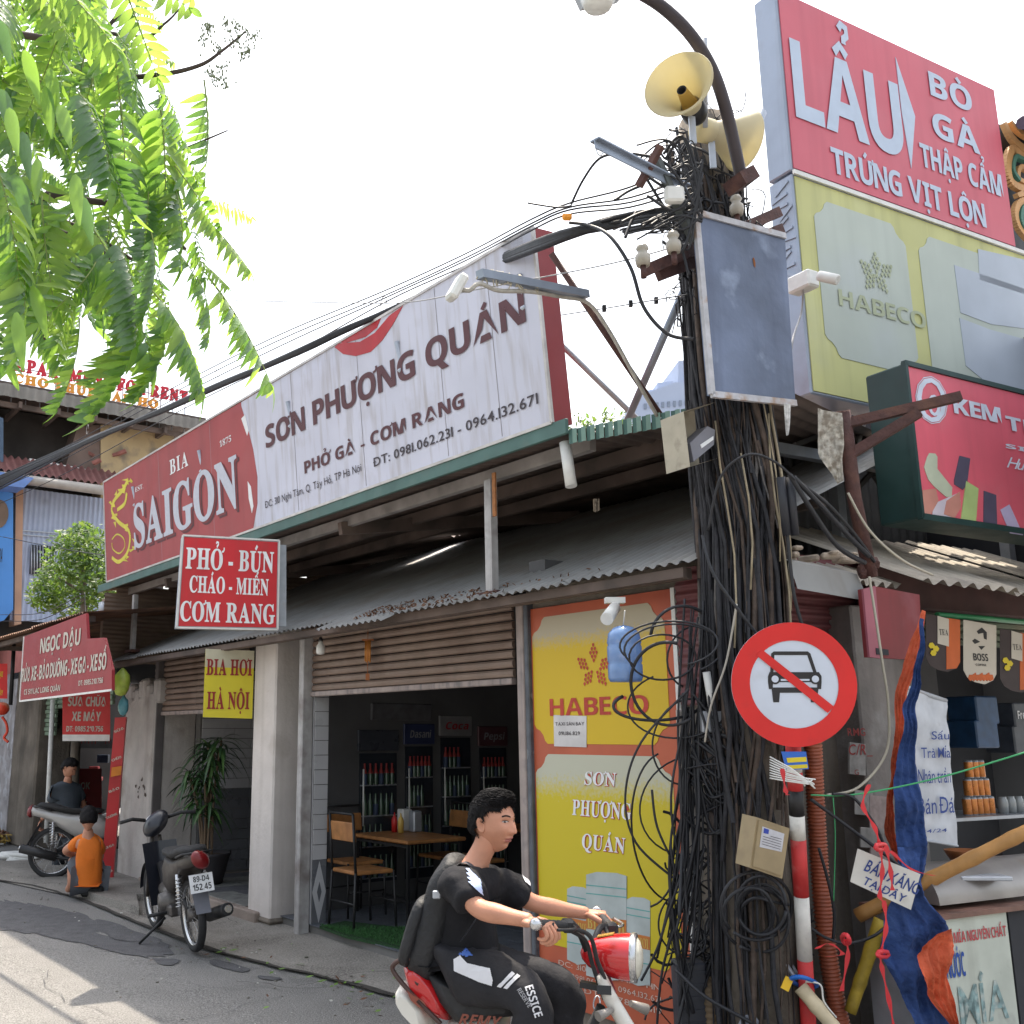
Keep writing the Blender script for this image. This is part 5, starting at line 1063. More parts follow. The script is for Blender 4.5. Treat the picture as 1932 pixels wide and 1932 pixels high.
# shelf with cans and jars, blue crates, in the stall
sf = thing('shelf', 'steel shelf inside the dark stall carrying cans and jars', 'shelf', D(1880, 1536, .5))
zsh = RF.az(1880, 1536, .4)[1]; mb = MB(); mb.fbox(RF, aw1 + .25, aw2, .3, .75, zsh - .02, zsh); mb.build('board', MT['steel'], sf); mb = MB(); mb.fbox(RF, aw1 + .25, aw1 + .29, .3, .34, .1, zsh - .02); mb.build('leg', MT['steel'], sf)
can = mat('can_orange', (.55, .2, .05), .3, .4, var=.2, scale=30); jar = mat('jar_glass', (.3, .32, .33), .15, var=.1, spec=.8)
a_ = RF.az(1830, 1520, .4)[0]
for r_ in range(3):
 for k in range(5 - r_):
  c = RF.w(a_ + .06 * k + .03 * r_, .42, zsh + .115 * r_); mb = MB(); mb.lathe([(.001, 0), (.024, 0), (.027, .006), (.027, .1), (.022, .112), (.001, .112)], c, n=12, mis=[1, 1, 0, 1, 1]); mb.build('drink_can', [can, MT['steel']], label='orange drink can in the small stack on the dark stall shelf', cat='drink can', group='orange cans stacked on the shelf')
for k in range(4):
 c = RF.w(a_ + .37 + .085 * k, .42, zsh); mb = MB(); mb.lathe([(.001, 0), (.032, 0), (.034, .06), (.032, .085), (.026, .095), (.026, .105), (.001, .105)], c, n=14); mb.build('glass_jar', jar, label='upturned glass in the row beside the orange cans', cat='glass', group='glasses on the stall shelf')
for k, (x, y, s_) in enumerate(((1835, 1340, ''), (1905, 1352, 'Fresca'), (1835, 1385, ''), (1905, 1395, ''))):
 c = D(x, y, 1.0); mb = MB(); mb.fbox(Fr(c, RF.x, RF.y), -.13, .13, -.12, .12, -.1, .1, bev=.01); o = mb.build('crate', mat('crate_blue%d' % (k % 2), ((.02, .07, .17), (.07, .08, .1))[k % 2], .4, var=.2, scale=12), label='dark crate stacked at the back of the stall, %s' % ('upper left', 'upper right with white lettering', 'lower left', 'lower right')[k], cat='crate')
 if s_: Bq = Board(c - RF.y * .125 - RF.x * .1, RF.x, RF.z, -RF.y); Bq.text(s_, (0, -.02), (.2, .04), MT['white'], o, 'b', px=False, d=.002)
sk = thing('cooker', 'orange lit pan and tray behind the banner in the stall', 'cooking pan', D(1815, 1620, .3)) if False else None
mb = MB(); c = at(1826, 1612, 5.2); mb.lathe([(.001, -.04), (.07, -.05), (.1, 0), (.11, .02), (.105, .02), (.07, -.04), (.001, -.035)], c, n=18); mb.build('basin', mat('copper_basin', (.35, .13, .05), .4, .4), label='small copper coloured basin behind the banner bottom', cat='basin')
mb = MB(); mb.box(at(1850, 1655, 4.85), (.24, .12, .02), bev=.004); mb.build('tray', MT['steel'], label='flat metal tray on the steel hood of the cart', cat='tray')
# ================================================================ no-car road sign and the clutter round the pole
SG = Board(at(1498, 1291, 4.42), (1, -.05, 0), (0, 0, 1), (CAM - at(1498, 1291, 4.62)))
SG.n = (V((0, -1, -.1)) + V((-.06, 0, 0))).normalized(); SG.u = (V((1, 0, 0)) - SG.n * SG.n.x).normalized(); SG.v = SG.n.cross(SG.u)
rsn = thing('road_sign', 'round red and white no cars road sign on a red and white striped post', 'road sign', at(1524, 1932, 4.6))
def ring(B, cx, cy, r0, r1, d0, d1, m, name, n=56, par=rsn):
 u, v = B.uv(cx, cy); mb = MB()
 if r0 == 0: mb.prism([B.w(u + r1 * math.cos(6.2832 * i / n), v + r1 * math.sin(6.2832 * i / n), d0) for i in range(n)], B.n * (d1 - d0))
 else:
  for i in range(n):
   a, b = 6.2832 * i / n, 6.2832 * (i + 1) / n; q = lambda r, t, d: B.w(u + r * math.cos(t), v + r * math.sin(t), d)
   mb.poly([q(r0, a, d1), q(r1, a, d1), q(r1, b, d1), q(r0, b, d1)]); mb.poly([q(r1, a, d0), q(r1, b, d0), q(r1, b, d1), q(r1, a, d1)])
 return mb.build(name, m, par)
rr = (SG.p(1617, 1291) - SG.p(1380, 1291)).length / 2; sw = mat('reflective_white', (.55, .6, .7), .35, var=.06, scale=6, c2=(.4, .42, .45), amt=.35, cs=9, thr=.6); sr = mat('reflective_red', (.62, .012, .012), .35, var=.12, scale=3, c2=(.45, .02, .02), amt=.5, cs=10, thr=.58)
ring(SG, 1498, 1291, 0, rr, -.004, 0, sw, 'plate'); ring(SG, 1498, 1291, rr * .705, rr, 0, .003, sr, 'red_border')
cb = mat('sign_black', (.012, .012, .016), .4); mb = MB()
for i, pts in enumerate(([(1455, 1233), (1460, 1229), (1524, 1229), (1529, 1233), (1542, 1272), (1536, 1273), (1523, 1236), (1461, 1236), (1459, 1273), (1453, 1273)], [(1452, 1268), (1545, 1268), (1550, 1276), (1550, 1287), (1449, 1287), (1449, 1276)], [(1458, 1297), (1542, 1297), (1540, 1307), (1460, 1307)], [(1456, 1300), (1472, 1300), (1470, 1325), (1459, 1325)], [(1528, 1300), (1544, 1300), (1541, 1325), (1530, 1325)], [(1449, 1286), (1458, 1286), (1458, 1300), (1451, 1300)], [(1542, 1286), (1550, 1286), (1549, 1300), (1542, 1300)])): SG.shape(mb, pts, 0, .0015 + .0002 * i)
mb.build('car_symbol', cb, rsn)
for x in (1462, 1538): ring(SG, x, 1281, 0, .0225, .0015, .004, cb, 'symbol_lamp', 18); ring(SG, x, 1281, 0, .015, .004, .0045, sw, 'symbol_lamp', 18)
mb = MB()
for y in (1281, 1289): SG.shape(mb, [(1473, y), (1527, y), (1527, y + 3.5), (1473, y + 3.5)], .0015, .003)
mb.build('symbol_grille', sw, rsn, kind='stuff')
mb = MB(); SG.shape(mb, [(1426, 1236), (1438, 1226), (1573, 1333), (1561, 1345)], .0045, .006); mb.build('slash', sr, rsn)
pw, prd, pbk = mat('post_white', (.62, .6, .56), .7, var=.1, scale=20, c2=(.3, .3, .28), amt=.6, cs=30, thr=.62), mat('post_red', (.5, .03, .03), .6, var=.15, scale=12, c2=(.6, .2, .18), amt=.5, cs=14, thr=.55), MT['black']
ys = [(1398, 1432, prd), (1432, 1456, pw), (1456, 1490, prd), (1490, 1538, pbk), (1538, 1583, pw), (1583, 1690, prd), (1690, 1810, pw), (1810, 2090, prd)]
def postx(y): return 1496 + (y - 1398) * .055
for i, (a, b, m) in enumerate(ys): cyl('post_band', at(postx(a), a, 4.48), at(postx(b), b, 4.48), .032 if m is not prd else .0325, m, rsn, 16)
cyl('post_band', at(1490, 1200, 4.52), at(1496, 1400, 4.5), .028, MT['steel'], rsn, 12)
B = Board(at(1475, 1420, 4.4), (1, -.05, 0), (0, 0, 1)); st_ = thing('sticker_plate', 'small blue and yellow advertising plate on the striped post under the road sign', 'plate', at(1500, 1453, 4.6))
mb = MB(); B.shape(mb, [(1474, 1418), (1521, 1418), (1526, 1451), (1484, 1453)][::-1], -.003, 0); mb.build('plate', mat('plate_blue', (.02, .12, .5), .4), st_)
mb = MB(); B.shape(mb, [(1484, 1430), (1521, 1428), (1522, 1437), (1486, 1439)][::-1], 0, .002); B.shape(mb, [(1486, 1444), (1523, 1442), (1524, 1449), (1487, 1451)][::-1], 0, .002); mb.build('yellow_band', ye2, st_)
# beige telecom box
tb = Board(at(1425, 1545, 4.5), (.93, .36, -.0), (0, 0, 1)); tb = Board(at(1415, 1640, 4.5), at(1476, 1660, 4.62) - at(1415, 1640, 4.5), (0, 0, 1), None)
if tb.n.dot(CAM - tb.o) < 0: tb = Board(tb.o, tb.u, -tb.v, -tb.n)
tx = thing('telecom_box', 'tan telecom box with a printed label hung among black cables by the striped post', 'telecom box', at(1450, 1660, 4.6))
q = [at(1415, 1637, 4.34), at(1476, 1658, 4.4), at(1490, 1563, 4.44), at(1428, 1542, 4.38)]; nn_ = (q[1] - q[0]).cross(q[3] - q[0]).normalized(); nn_ = nn_ if nn_.dot(CAM - q[0]) > 0 else -nn_
tan = mat('box_tan', (.3, .23, .13), .55, var=.1, scale=10, c2=(.15, .11, .07), amt=.5, cs=8, thr=.58)
mb = MB(); mb.prism(q, -nn_ * .09); mb.build('case', tan, tx); cq = sum(q, V()) / 4
mb = MB(); mb.prism([cq + (p - cq) * .9 for p in q], nn_ * .008); mb.build('door', tan, tx)
def onq(u, v, d): return q[0].lerp(q[1], u).lerp(q[3].lerp(q[2], u), v) + nn_ * d
mb = MB(); mb.poly([onq(.15, .45, .0095), onq(.82, .5, .0095), onq(.82, .86, .0095), onq(.15, .86, .0095)]); lbx = mb.build('label', mat('label_grey', (.5, .5, .54), .6, var=.1, scale=40), tx)
mb = MB(); mb.poly([onq(.2, .74, .011), onq(.35, .75, .011), onq(.35, .84, .011), onq(.2, .84, .011)]); mb.build('logo', mat('logo_blue', (.02, .05, .35), .5), lbx)
mb = MB()
for k in range(5): mb.poly([onq(.42 if k < 1 else .2, .72 - .05 * k, .011), onq(.76, .735 - .05 * k, .011), onq(.76, .745 - .05 * k, .011), onq(.42 if k < 1 else .2, .73 - .05 * k, .011)])
mb.build('print_line', ink, lbx, kind='stuff')
for v in (.15, .3, .62, .78): mb = MB(); mb.box(onq(1.03, v, -.03), (.018, .03, .025), bev=.004); mb.build('hinge', tan, tx)
# grey pipe with a white cap beside the pole
gp = thing('pipe', 'grey brown steel pipe with a white top standing left of the pole', 'pipe', at(1360, 1900, 4.85))
cyl('shaft', at(1372, 1960, 4.8), at(1348, 1372, 4.86), .045, mat('pipe_brown', (.14, .11, .1), .7, var=.2, scale=6, c2=(.25, .14, .11), amt=.6, cs=3, thr=.5), gp, 16)
cyl('cap_tube', at(1348, 1360, 4.84), at(1333, 1268, 4.86), .018, MT['whitep'], gp); mb = MB(); mb.box(at(1346, 1362, 4.84), (.12, .05, .1), bev=.005); mb.build('cap_plate', MT['steel'], gp)
# grey wall slab between the yellow panel and the pole
mb = MB(); mb.bar(at(1300, 1340, 5.15), at(1335, 1990, 5.1), .12, .05, up=(0, -1, 0)); mb.build('concrete_slab', MT['plaster2'], label='narrow grey concrete slab standing right beside the yellow panel', cat='slab')
# corrugated orange ducts
duct = mat('duct_orange', (.33, .085, .04), .5, var=.12, scale=14, c2=(.12, .06, .05), amt=.5, cs=9)
def ducty(pts, r, label, m=duct, pitch=.017):
 c = curve(pts, 30); L = [0]
 for i in range(1, len(c)): L.append(L[-1] + (c[i] - c[i - 1]).length)
 n = int(L[-1] / pitch * 4); cc = []; rs = []; j = 0
 for i in range(n + 1):
  s = L[-1] * i / n
  while j < len(L) - 2 and L[j + 1] < s: j += 1
  cc.append(c[j].lerp(c[j + 1], (s - L[j]) / max(1e-6, L[j + 1] - L[j]))); rs.append(r * (1, 1.0, .86, .86)[i % 4])
 mb = MB(); mb.tube(cc, rs, 14); return mb.build('corrugated_duct', m, label=label, cat='duct', group='corrugated ducts rising from the ground')
ducty([at(1533, 1385, 4.95), at(1538, 1500, 4.95), at(1545, 1620, 4.92), at(1555, 1740, 4.85), at(1570, 1850, 4.8), at(1592, 1960, 4.75)], .044, 'tallest orange ribbed duct running up behind the striped post')
ducty([at(1488, 1650, 4.85), at(1480, 1730, 4.8), at(1468, 1800, 4.75), at(1462, 1870, 4.7), at(1475, 1970, 4.65)], .05, 'thick orange ribbed duct between the striped post and cable coil')
ducty([at(1432, 1745, 4.75), at(1420, 1800, 4.72), at(1408, 1860, 4.7), at(1404, 1890, 4.68)], .027, 'thin orange ribbed duct ending above the plastic bag', pitch=.012)
ducty([at(1337, 1845, 4.75), at(1342, 1890, 4.7), at(1352, 1980, 4.65)], .036, 'dusty ochre coil duct low at the foot of the pole', mat('duct_ochre', (.18, .13, .08), .8, var=.3, scale=12), .026)
# coils and hanging cables about the pole foot
def loop(cx, cy, rx, ry, t, rot=0, n=26, w=1, jit=.05, a0=0):
 out = []; ph = rnd.uniform(0, 6)
 for i in range(n + 1):
  a = a0 + 6.2832 * w * i / n; k = 1 + jit * math.sin(a * 2 + ph); x = rx * k * math.cos(a); y = ry * k * math.sin(a); out.append(at(cx + x * math.cos(rot) - y * math.sin(rot), cy + x * math.sin(rot) + y * math.cos(rot), t + .06 * math.sin(a + ph)))
 return out
wh = ['outermost', 'second', 'third', 'fourth', 'fifth', 'sixth', 'seventh', 'innermost']
for k in range(8):
 mb = MB(); mb.tube(loop(1435 + rnd.uniform(-12, 8), 1722 + rnd.uniform(-14, 14), 62 - k * 5 + rnd.uniform(-4, 4), 68 - k * 5, 4.5 + rnd.uniform(-.05, .08), rnd.uniform(-.3, .3), w=.97, a0=rnd.uniform(0, 6)), .0075, 6); mb.build('cable_coil', MT['cable'], label='loop of black cable in the big coil under the telecom box, %s' % wh[k], cat='cable coil', group='coil of black cable under the telecom box')
for k, (cx, cy, rx, ry, a0, w_) in enumerate(((1262, 1215, 95, 42, 2.6, .62), (1270, 1225, 88, 50, 2.5, .6), (1262, 1290, 75, 75, 1.0, .5), (1250, 1240, 60, 45, 3, .8), (1280, 1330, 100, 60, .3, .5), (1240, 1330, 80, 30, .2, .45), (1290, 1210, 60, 70, 3.3, .5), (1300, 1400, 70, 80, 1.2, .5), (1262, 1560, 70, 140, .9, .45), (1310, 1240, 50, 60, 2, .7), (1300, 1520, 95, 90, .8, .6), (1300, 1740, 60, 60, .4, .7))):
 mb = MB(); mb.tube(loop(cx, cy, rx, ry, 4.75 + .03 * k, 0, w=w_ * 1.25, a0=a0), rnd.choice([.005, .008]), 6); mb.build('looping_cable', MT['cable'], label='black cable looping out over the yellow panel, %s' % ('highest arc', 'second arc', 'arc by the water bottle', 'small closed arc', 'wide middle arc', 'flat middle arc', 'upright arc near the pole', 'lower arc', 'longest hanging arc', 'arc against the maroon siding', 'broad loop over the lower cartouche', 'lowest loop near the crate')[k], cat='cable')
GL = 'black cables hanging down beside the pole'
for k in range(24):
 x0 = rnd.uniform(1278, 1330); x1 = x0 - rnd.uniform(-10, 45); y0 = rnd.uniform(1120, 1420); y1 = rnd.uniform(1700, 1960); xm = rnd.uniform(1262, 1325)
 mb = MB(); mb.tube(curve([at(x0 + 10, y0, 4.95), at((x0 + xm) / 2 + rnd.uniform(-6, 6), y0 + (y1 - y0) * .35, 4.85), at(xm, y0 + (y1 - y0) * .65, 4.75), at(x1, y1, 4.6 + rnd.uniform(0, .2))], 7), rnd.choice([.004, .006, .009]), 5); mb.build('hanging_cable', MT['cable'], label='black cable hanging straight down between the yellow panel and the grey pipe', cat='cable', group=GL)
for k in range(46):
 x0 = 1445 + rnd.uniform(-14, 22); y0 = 1465 + rnd.uniform(-30, 30); xm = rnd.uniform(1360, 1440); x1 = rnd.uniform(1320, 1450)
 mb = MB(); mb.tube(curve([at(x0, y0, 4.75), at((x0 + xm) / 2 + rnd.uniform(-8, 8), y0 + 90 + rnd.uniform(-15, 15), 4.72), at(xm, 1690 + rnd.uniform(-30, 40), 4.72), at(x1, rnd.uniform(1830, 1960), 4.7)], 7), rnd.choice([.005, .007, .01]), 5); mb.build('hanging_cable', bark[rnd.choice([0, 0, 2])] if k % 4 == 0 else MT['cable'], label='black cable sweeping down left from the junction under the road sign', cat='cable', group='black cables sweeping down from the junction under the road sign')
for k in range(30):
 y0 = rnd.uniform(1350, 1500); mb = MB(); mb.tube(curve([at(rnd.uniform(1290, 1340), y0 + rnd.uniform(-60, 60), 4.85), at(rnd.uniform(1350, 1400), y0 + rnd.uniform(0, 110), 4.75), at(1450 + rnd.uniform(-10, 10), 1462 + rnd.uniform(-20, 25), 4.7)], 9), rnd.choice([.005, .007, .009]), 5); mb.build('hanging_cable', MT['cable'], label='black cable sagging from the panel side to the junction below the road sign', cat='cable', group='black cables sagging to the junction below the road sign')
mb = MB()
for k in range(330):  # small stuff at the foot that nobody could count
 x = rnd.uniform(1298, 1470); y = rnd.uniform(1540, 1960); c = at(x, y, 4.9 + rnd.uniform(-.1, .12)); pts = [c]; d = V((rnd.uniform(-1, 1), rnd.uniform(-.4, .4), rnd.uniform(-1, 1))).normalized()
 if x < 1310 and y < 1860 or x > 1380 and y < 1760: continue
 for i in range(8): d = (d + V((rnd.uniform(-1, 1), rnd.uniform(-.3, .3), rnd.uniform(-1, 1))) * .5).normalized(); pts.append(pts[-1] + d * rnd.uniform(.02, .05))
 mb.tube(pts, rnd.choice([.003, .005, .007]), 4, False)
mb.build('wire_tangle', MT['cable'], label='dense tangle of thin black wires heaped round the foot of the pole', cat='wires', kind='stuff')
mb = MB()
for k in range(9):
 y = 1425 + k * 4; mb.tube(curve([at(1453, 1428 + k * 5, 4.5), at(1475, 1440 + k * 4, 4.4), at(1500 + k * 3, 1455 + k * 3, 4.38), at(1520 + rnd.uniform(-8, 20), 1478 + rnd.uniform(-10, 14), 4.4)], 5), .0035, 5)
mb.build('white_wires', MT['whitep'], label='handful of white wire ends wrapped round the post below the road sign', cat='wires', kind='stuff')
for k, (pts, r, m, lab) in enumerate((
 ([(1530, 1500, 4.6), (1620, 1498, 4.6), (1780, 1465, 4.5), (1990, 1402, 4.3)], .004, mat('rope_green', (.05, .33, .13), .6), 'taut green rope from the striped post to the right edge'),
 ([(1530, 1508, 4.6), (1580, 1545, 4.6), (1640, 1590, 4.58), (1680, 1620, 4.55), (1725, 1660, 4.55)], .008, MT['cable'], 'black cable from the post to the handwritten board'),
 ([(1570, 1498, 4.6), (1610, 1505, 4.6), (1650, 1555, 4.6), (1670, 1600, 4.6)], .007, MT['cable'], 'black cable arching toward the red ribbon knot'),
 ([(1528, 1750, 4.6), (1560, 1770, 4.6), (1600, 1780, 4.6), (1650, 1765, 4.6), (1685, 1735, 4.65)], .007, MT['cable'], 'black cable with a red knot sagging over the yellow bamboo'),
 ([(1545, 1600, 4.62), (1562, 1660, 4.62), (1574, 1720, 4.62), (1572, 1775, 4.62)], .007, MT['cable'], 'black cable hanging down along the orange duct'),
 ([(1572, 1505, 4.6), (1576, 1580, 4.6), (1573, 1700, 4.6)], .0025, _M['rope_green'], 'thin green string hanging beside the orange duct'),
 ([(1640, 1088, 4.9), (1650, 1150, 4.85), (1665, 1250, 4.8), (1676, 1330, 4.8), (1672, 1420, 4.8), (1620, 1485, 4.75), (1560, 1500, 4.7)], .006, mat('wire_cream2', (.4, .37, .3), .7), 'cream cable hanging past the red metal sheet to the post'),
 ([(1600, 930, 4.9), (1640, 1000, 4.9), (1700, 1055, 4.9), (1760, 1085, 5.1)], .006, _M['wire_cream2'], 'twisted cream wire drooping from the red brown column over the stall roof'),
 ([(1490, 895, 4.7), (1530, 960, 4.75), (1580, 1030, 4.85), (1632, 1062, 4.95)], .012, MT['cable'], 'thick black cable from the sleeves to the column foot'),
 ([(1497, 900, 4.75), (1545, 950, 4.8), (1600, 1010, 4.9), (1640, 1050, 4.95)], .012, MT['cable'], 'second thick black cable over the stall roof to the column'),
 ([(1500, 905, 4.8), (1560, 950, 4.85), (1610, 1005, 4.95), (1650, 1060, 5.0)], .009, MT['cable'], 'third black cable close to the red brown column'),
 ([(1336, 1000, 4.7), (1360, 900, 4.65), (1410, 858, 4.6), (1460, 870, 4.65), (1500, 905, 4.7)], .006, MT['cable'], 'black cable arching over the upper pole'),
 ([(1325, 1010, 4.7), (1345, 1080, 4.6), (1400, 1160, 4.55), (1470, 1250, 4.6)], .007, MT['cable'], 'black cable slanting across the pole to the road sign'),
 ([(1485, 1000, 4.75), (1498, 1120, 4.72), (1520, 1200, 4.72), (1530, 1240, 4.75)], .008, MT['cable'], 'black cable dropping from the sleeves behind the road sign'),
 ([(1390, 1140, 4.6), (1370, 1250, 4.7), (1342, 1330, 4.75), (1330, 1400, 4.8)], .005, mat('wire_pale', (.5, .47, .42), .7), 'pale wire running down to the white capped pipe'),
 ([(1430, 1640, 4.5), (1440, 1690, 4.48), (1475, 1705, 4.5), (1503, 1707, 4.6)], .006, MT['cable'], 'grey black cable curving from the telecom box to the post'),
 ([(1230, 1490, 4.8), (1240, 1560, 4.78), (1275, 1640, 4.76), (1290, 1700, 4.75)], .006, MT['cable'], 'black cable bowing across the right edge of the yellow panel'),
 ([(1300, 1300, 4.8), (1210, 1400, 4.78), (1180, 1500, 4.78), (1200, 1590, 4.76), (1275, 1660, 4.75)], .006, MT['cable'], 'long black cable curving over the words on the yellow panel'),
 ([(1290, 1640, 4.7), (1262, 1720, 4.7), (1240, 1790, 4.7), (1210, 1850, 4.72)], .006, MT['cable'], 'black cable slanting left over the bottom of the yellow panel'),
 ([(1330, 1600, 4.75), (1285, 1720, 4.7), (1250, 1830, 4.7), (1238, 1960, 4.7)], .006, MT['cable'], 'black cable crossing the orange panel edge to the ground'),
 ([(1275, 1830, 4.6), (1330, 1880, 4.5), (1410, 1925, 4.45), (1480, 1965, 4.4)], .008, MT['cable'], 'black cable crossing low before the black crate'),
 ([(1414, 1725, 4.6), (1503, 1848, 4.5)], .012, MT['steel'], 'dull grey rod leaning down to the blue tape'),
 ([(1432, 1722, 4.62), (1512, 1850, 4.52)], .009, MT['steel'], 'second thinner grey rod leaning down to the blue tape'),
 ([(1520, 1852, 4.42), (1548, 1858, 4.4), (1555, 1890, 4.4), (1578, 1920, 4.4)], .004, MT['whitep'], 'white string curling from the blue tape'))):
 mb = MB(); mb.tube(curve([at(*p) for p in pts], 8), r, 6); mb.build('rope' if 'rope' in lab or 'string' in lab else 'rod' if 'rod' in lab else 'cable', m, label=lab, cat='rope' if 'rope' in lab or 'string' in lab else 'rod' if 'rod' in lab else 'cable')
# tape, tag, bag, crate, red ribbons
mb = MB(); mb.tube(loop(1517, 1853, 24, 9, 4.45, .1, w=3, jit=.2), .009, 6); mb.build('blue_tape', mat('tape_blue', (.01, .13, .5), .4), label='bright blue tape knotted round the striped post and pale bamboo', cat='tape')
mb = MB(); mb.box(at(1485, 1856, 4.42), (.035, .006, .055), Matrix.Rotation(.5, 3, 'Y')); mb.build('yellow_tag', mat('tag_yellow', (.75, .45, .02), .5), label='small yellow tag dangling left of the blue tape', cat='tag')
mb = MB(); mb.lathe([(.002, .0), (.05, .01), (.07, .05), (.055, .1), (.03, .13), (.002, .14)], at(1425, 1965, 4.5), n=16)
for v in mb.v: v += V((noise.noise(v * 30), noise.noise(v * 33 + V((5, 0, 0))), noise.noise(v * 28 + V((0, 5, 0))))) * .02
mb.build('plastic_bag', mat('bag_clear', (.4, .42, .5), .25, var=.3, scale=25), label='crumpled clear plastic bag lying at the foot of the pole', cat='plastic bag')
bc = thing('crate', 'black ribbed plastic crate standing beside the lower right of the yellow panel', 'crate', at(1303, 1960, 4.7))
mb = MB(); c0 = at(1303, 1890, 4.75); mb.box(c0, (.14, .12, .36), bev=.01); mb.build('body', mat('crate_black', (.03, .033, .045), .5, var=.15), bc)
for k in range(6): mb = MB(); mb.box(c0 + V((0, -.061, .14 - k * .055)), (.13, .008, .012)); mb.build('rib', mat('crate_black'), bc)
rib = mat('ribbon_red', (.6, .03, .04), .5)
for k, pts in enumerate(([(1640, 1480), (1628, 1520), (1650, 1560), (1660, 1595)], [(1660, 1595), (1665, 1640), (1660, 1690), (1668, 1700)], [(1672, 1595), (1680, 1640), (1684, 1680)], [(1668, 1700), (1672, 1750), (1662, 1800), (1665, 1830), (1680, 1900), (1690, 1960)], [(1595, 1772), (1600, 1800), (1588, 1870)], [(1680, 1605), (1720, 1640), (1762, 1652)], [(1540, 1790), (1565, 1780), (1590, 1800), (1560, 1805)], [(1476, 1450), (1482, 1490), (1486, 1500)])):
 mb = MB(); c = curve([at(*p, 4.28) for p in pts], 7)
 for i in range(len(c) - 1): s1 = V((1, 0, 0)) * (.007 + .004 * math.sin(i)); s2 = V((1, 0, 0)) * (.007 + .004 * math.sin(i + 1)); mb.poly([c[i] - s1, c[i + 1] - s2, c[i + 1] + s2, c[i] + s1])
 mb.build('ribbon', rib, label=['red ribbon strip rising above the handwritten board', 'red ribbon over the first word of the handwritten board', 'short red ribbon beside it on the handwritten board', 'long red ribbon falling past the yellow bamboo', 'red ribbon hanging from the sagging cable knot', 'red ribbon stretched from the board knot to the bamboo', 'red twine ends by the orange duct', 'short red ribbon on the post under the road sign'][k], cat='ribbon')
for x, y, lab in ((1662, 1598, 'red ribbon knot above the handwritten board'), (1596, 1772, 'red ribbon knot on the sagging black cable'), (1666, 1800, 'red ribbon knot hanging beside the blue tarpaulin')):
 mb = MB(); mb.tube(loop(x, y, 8, 7, 4.27, w=2.5, jit=.3, n=22), .009, 6); mb.build('ribbon_knot', rib, label=lab, cat='knot')
# shards of paper and stickers on the pole
for k, (x, y, w_, h_, lab) in enumerate(((1375, 1400, 36, 24, 'dark blue and white sticker on the pole under the road sign'), (1415, 1405, 22, 40, 'lilac printed notice on the pole beside the dark blue sticker'), (1395, 1470, 28, 34, 'blank grey notice on the pole below the lilac one'), (1432, 1462, 30, 32, 'grey card tucked among cables near the junction'))):
 B = Board(at(x, y, 4.78), (1, .1, 0), (0, 0, 1)); mb = MB(); B.shape(mb, [(x, y), (x, y + h_), (x + w_, y + h_ + 3), (x + w_, y + 2)], 0, .002); mb.build('sticker', mat('sticker%d' % k, ((.06, .07, .14), (.3, .27, .35), (.25, .25, .24), (.2, .2, .2))[k], .8, var=.4, scale=30), label=lab, cat='notice')
# hanging plastic water bottle bag, small camera on the awning, wall light
wbt = thing('water_jug', 'blue water jug hanging by a string before the yellow beer panel', 'water jug', at(1182, 1290, 4.9))
mb = MB(); c = at(1181, 1287, 4.95); mb.lathe([(.001, 0), (.075, .002), (.083, .02), (.083, .08), (.078, .09), (.083, .1), (.083, .17), (.078, .18), (.083, .19), (.075, .235), (.05, .262), (.03, .27), (.001, .275)], c, n=24); mb.build('jug', mat('jug_blue', (.22, .36, .62), .12, var=.1, scale=14, c2=(.45, .55, .75), amt=.7, cs=16, thr=.55, spec=.8, trans=((.15, .35, .8), .3)), wbt)
mb = MB(); mb.tube([c + V((0, 0, .27)), at(1179, 1152, 4.95)], .003, 5); mb.build('string', MT['whitep'], wbt)
c2_ = thing('security_camera', 'small white camera under the lower roof edge over the yellow panel', 'security camera', at(1150, 1140, 5.3))
mb = MB(); p, q = at(1160, 1147, 5.25), at(1145, 1168, 5.1); mb.tube([p, q], [.03, .033], 14); mb.build('camera_body', MT['whitep'], c2_)
mb = MB(); mb.tube([p, at(1168, 1135, 5.3)], .012, 8); mb.box(at(1160, 1133, 5.3), (.1, .05, .03)); mb.build('mount', MT['whitep'], c2_)
# ================================================================ repair shop on the left
rp_ = thing('repair_shop', 'dark motorbike repair shop with rusty roof at the left', 'shop building', F.w(-5, 0, 0))
for x0, x1, y, m, lab in ((12, 58, 1560, MT['conc'], 'stained concrete column'),):
 a0, a1 = F.az(x0, y, 0)[0], F.az(x1, y, 0)[0]; mb = MB(); mb.fbox(F, a0, a1, 0, .5, 0, 2.6, bev=.03); mb.build('column', m, rp_)
mb = MB(); mb.fbox(F, F.az(50, 1560, .4)[0], F.az(97, 1560, .4)[0], .4, .55, 0, 2.2); mb.build('side_wall', mat('sooty_wall', (.075, .06, .045), .9, var=.35, scale=3, bump=.4, c2=(.16, .13, .1), amt=.5), rp_)
mb = MB(); mb.fbox(F, -9.5, -3.9, 2.6, 2.7, 0, 2.7); mb.fbox(F, -4.0, -3.9, .5, 2.6, 0, 2.6); mb.fbox(F, -9.5, -3.9, 0.1, 2.7, 2.5, 2.6); mb.build('back_wall', MT['dark'], rp_)
sh = thing('green_shutter', None, None); sh.parent = rp_
a0, zb = F.az(48, 1388, .1); a1 = F.az(102, 1388, .1)[0]
for k in range(11): mb = MB(); mb.fbox(F, a0, a1, .1 - .015 * (k % 2), .14, zb + k * .062 + .004, zb + (k + 1) * .062 - .002, bev=.008); mb.build('slat', mat('slat_green', (.17, .24, .17), .6, var=.1, scale=5, c2=(.1, .12, .09), amt=.5), sh)
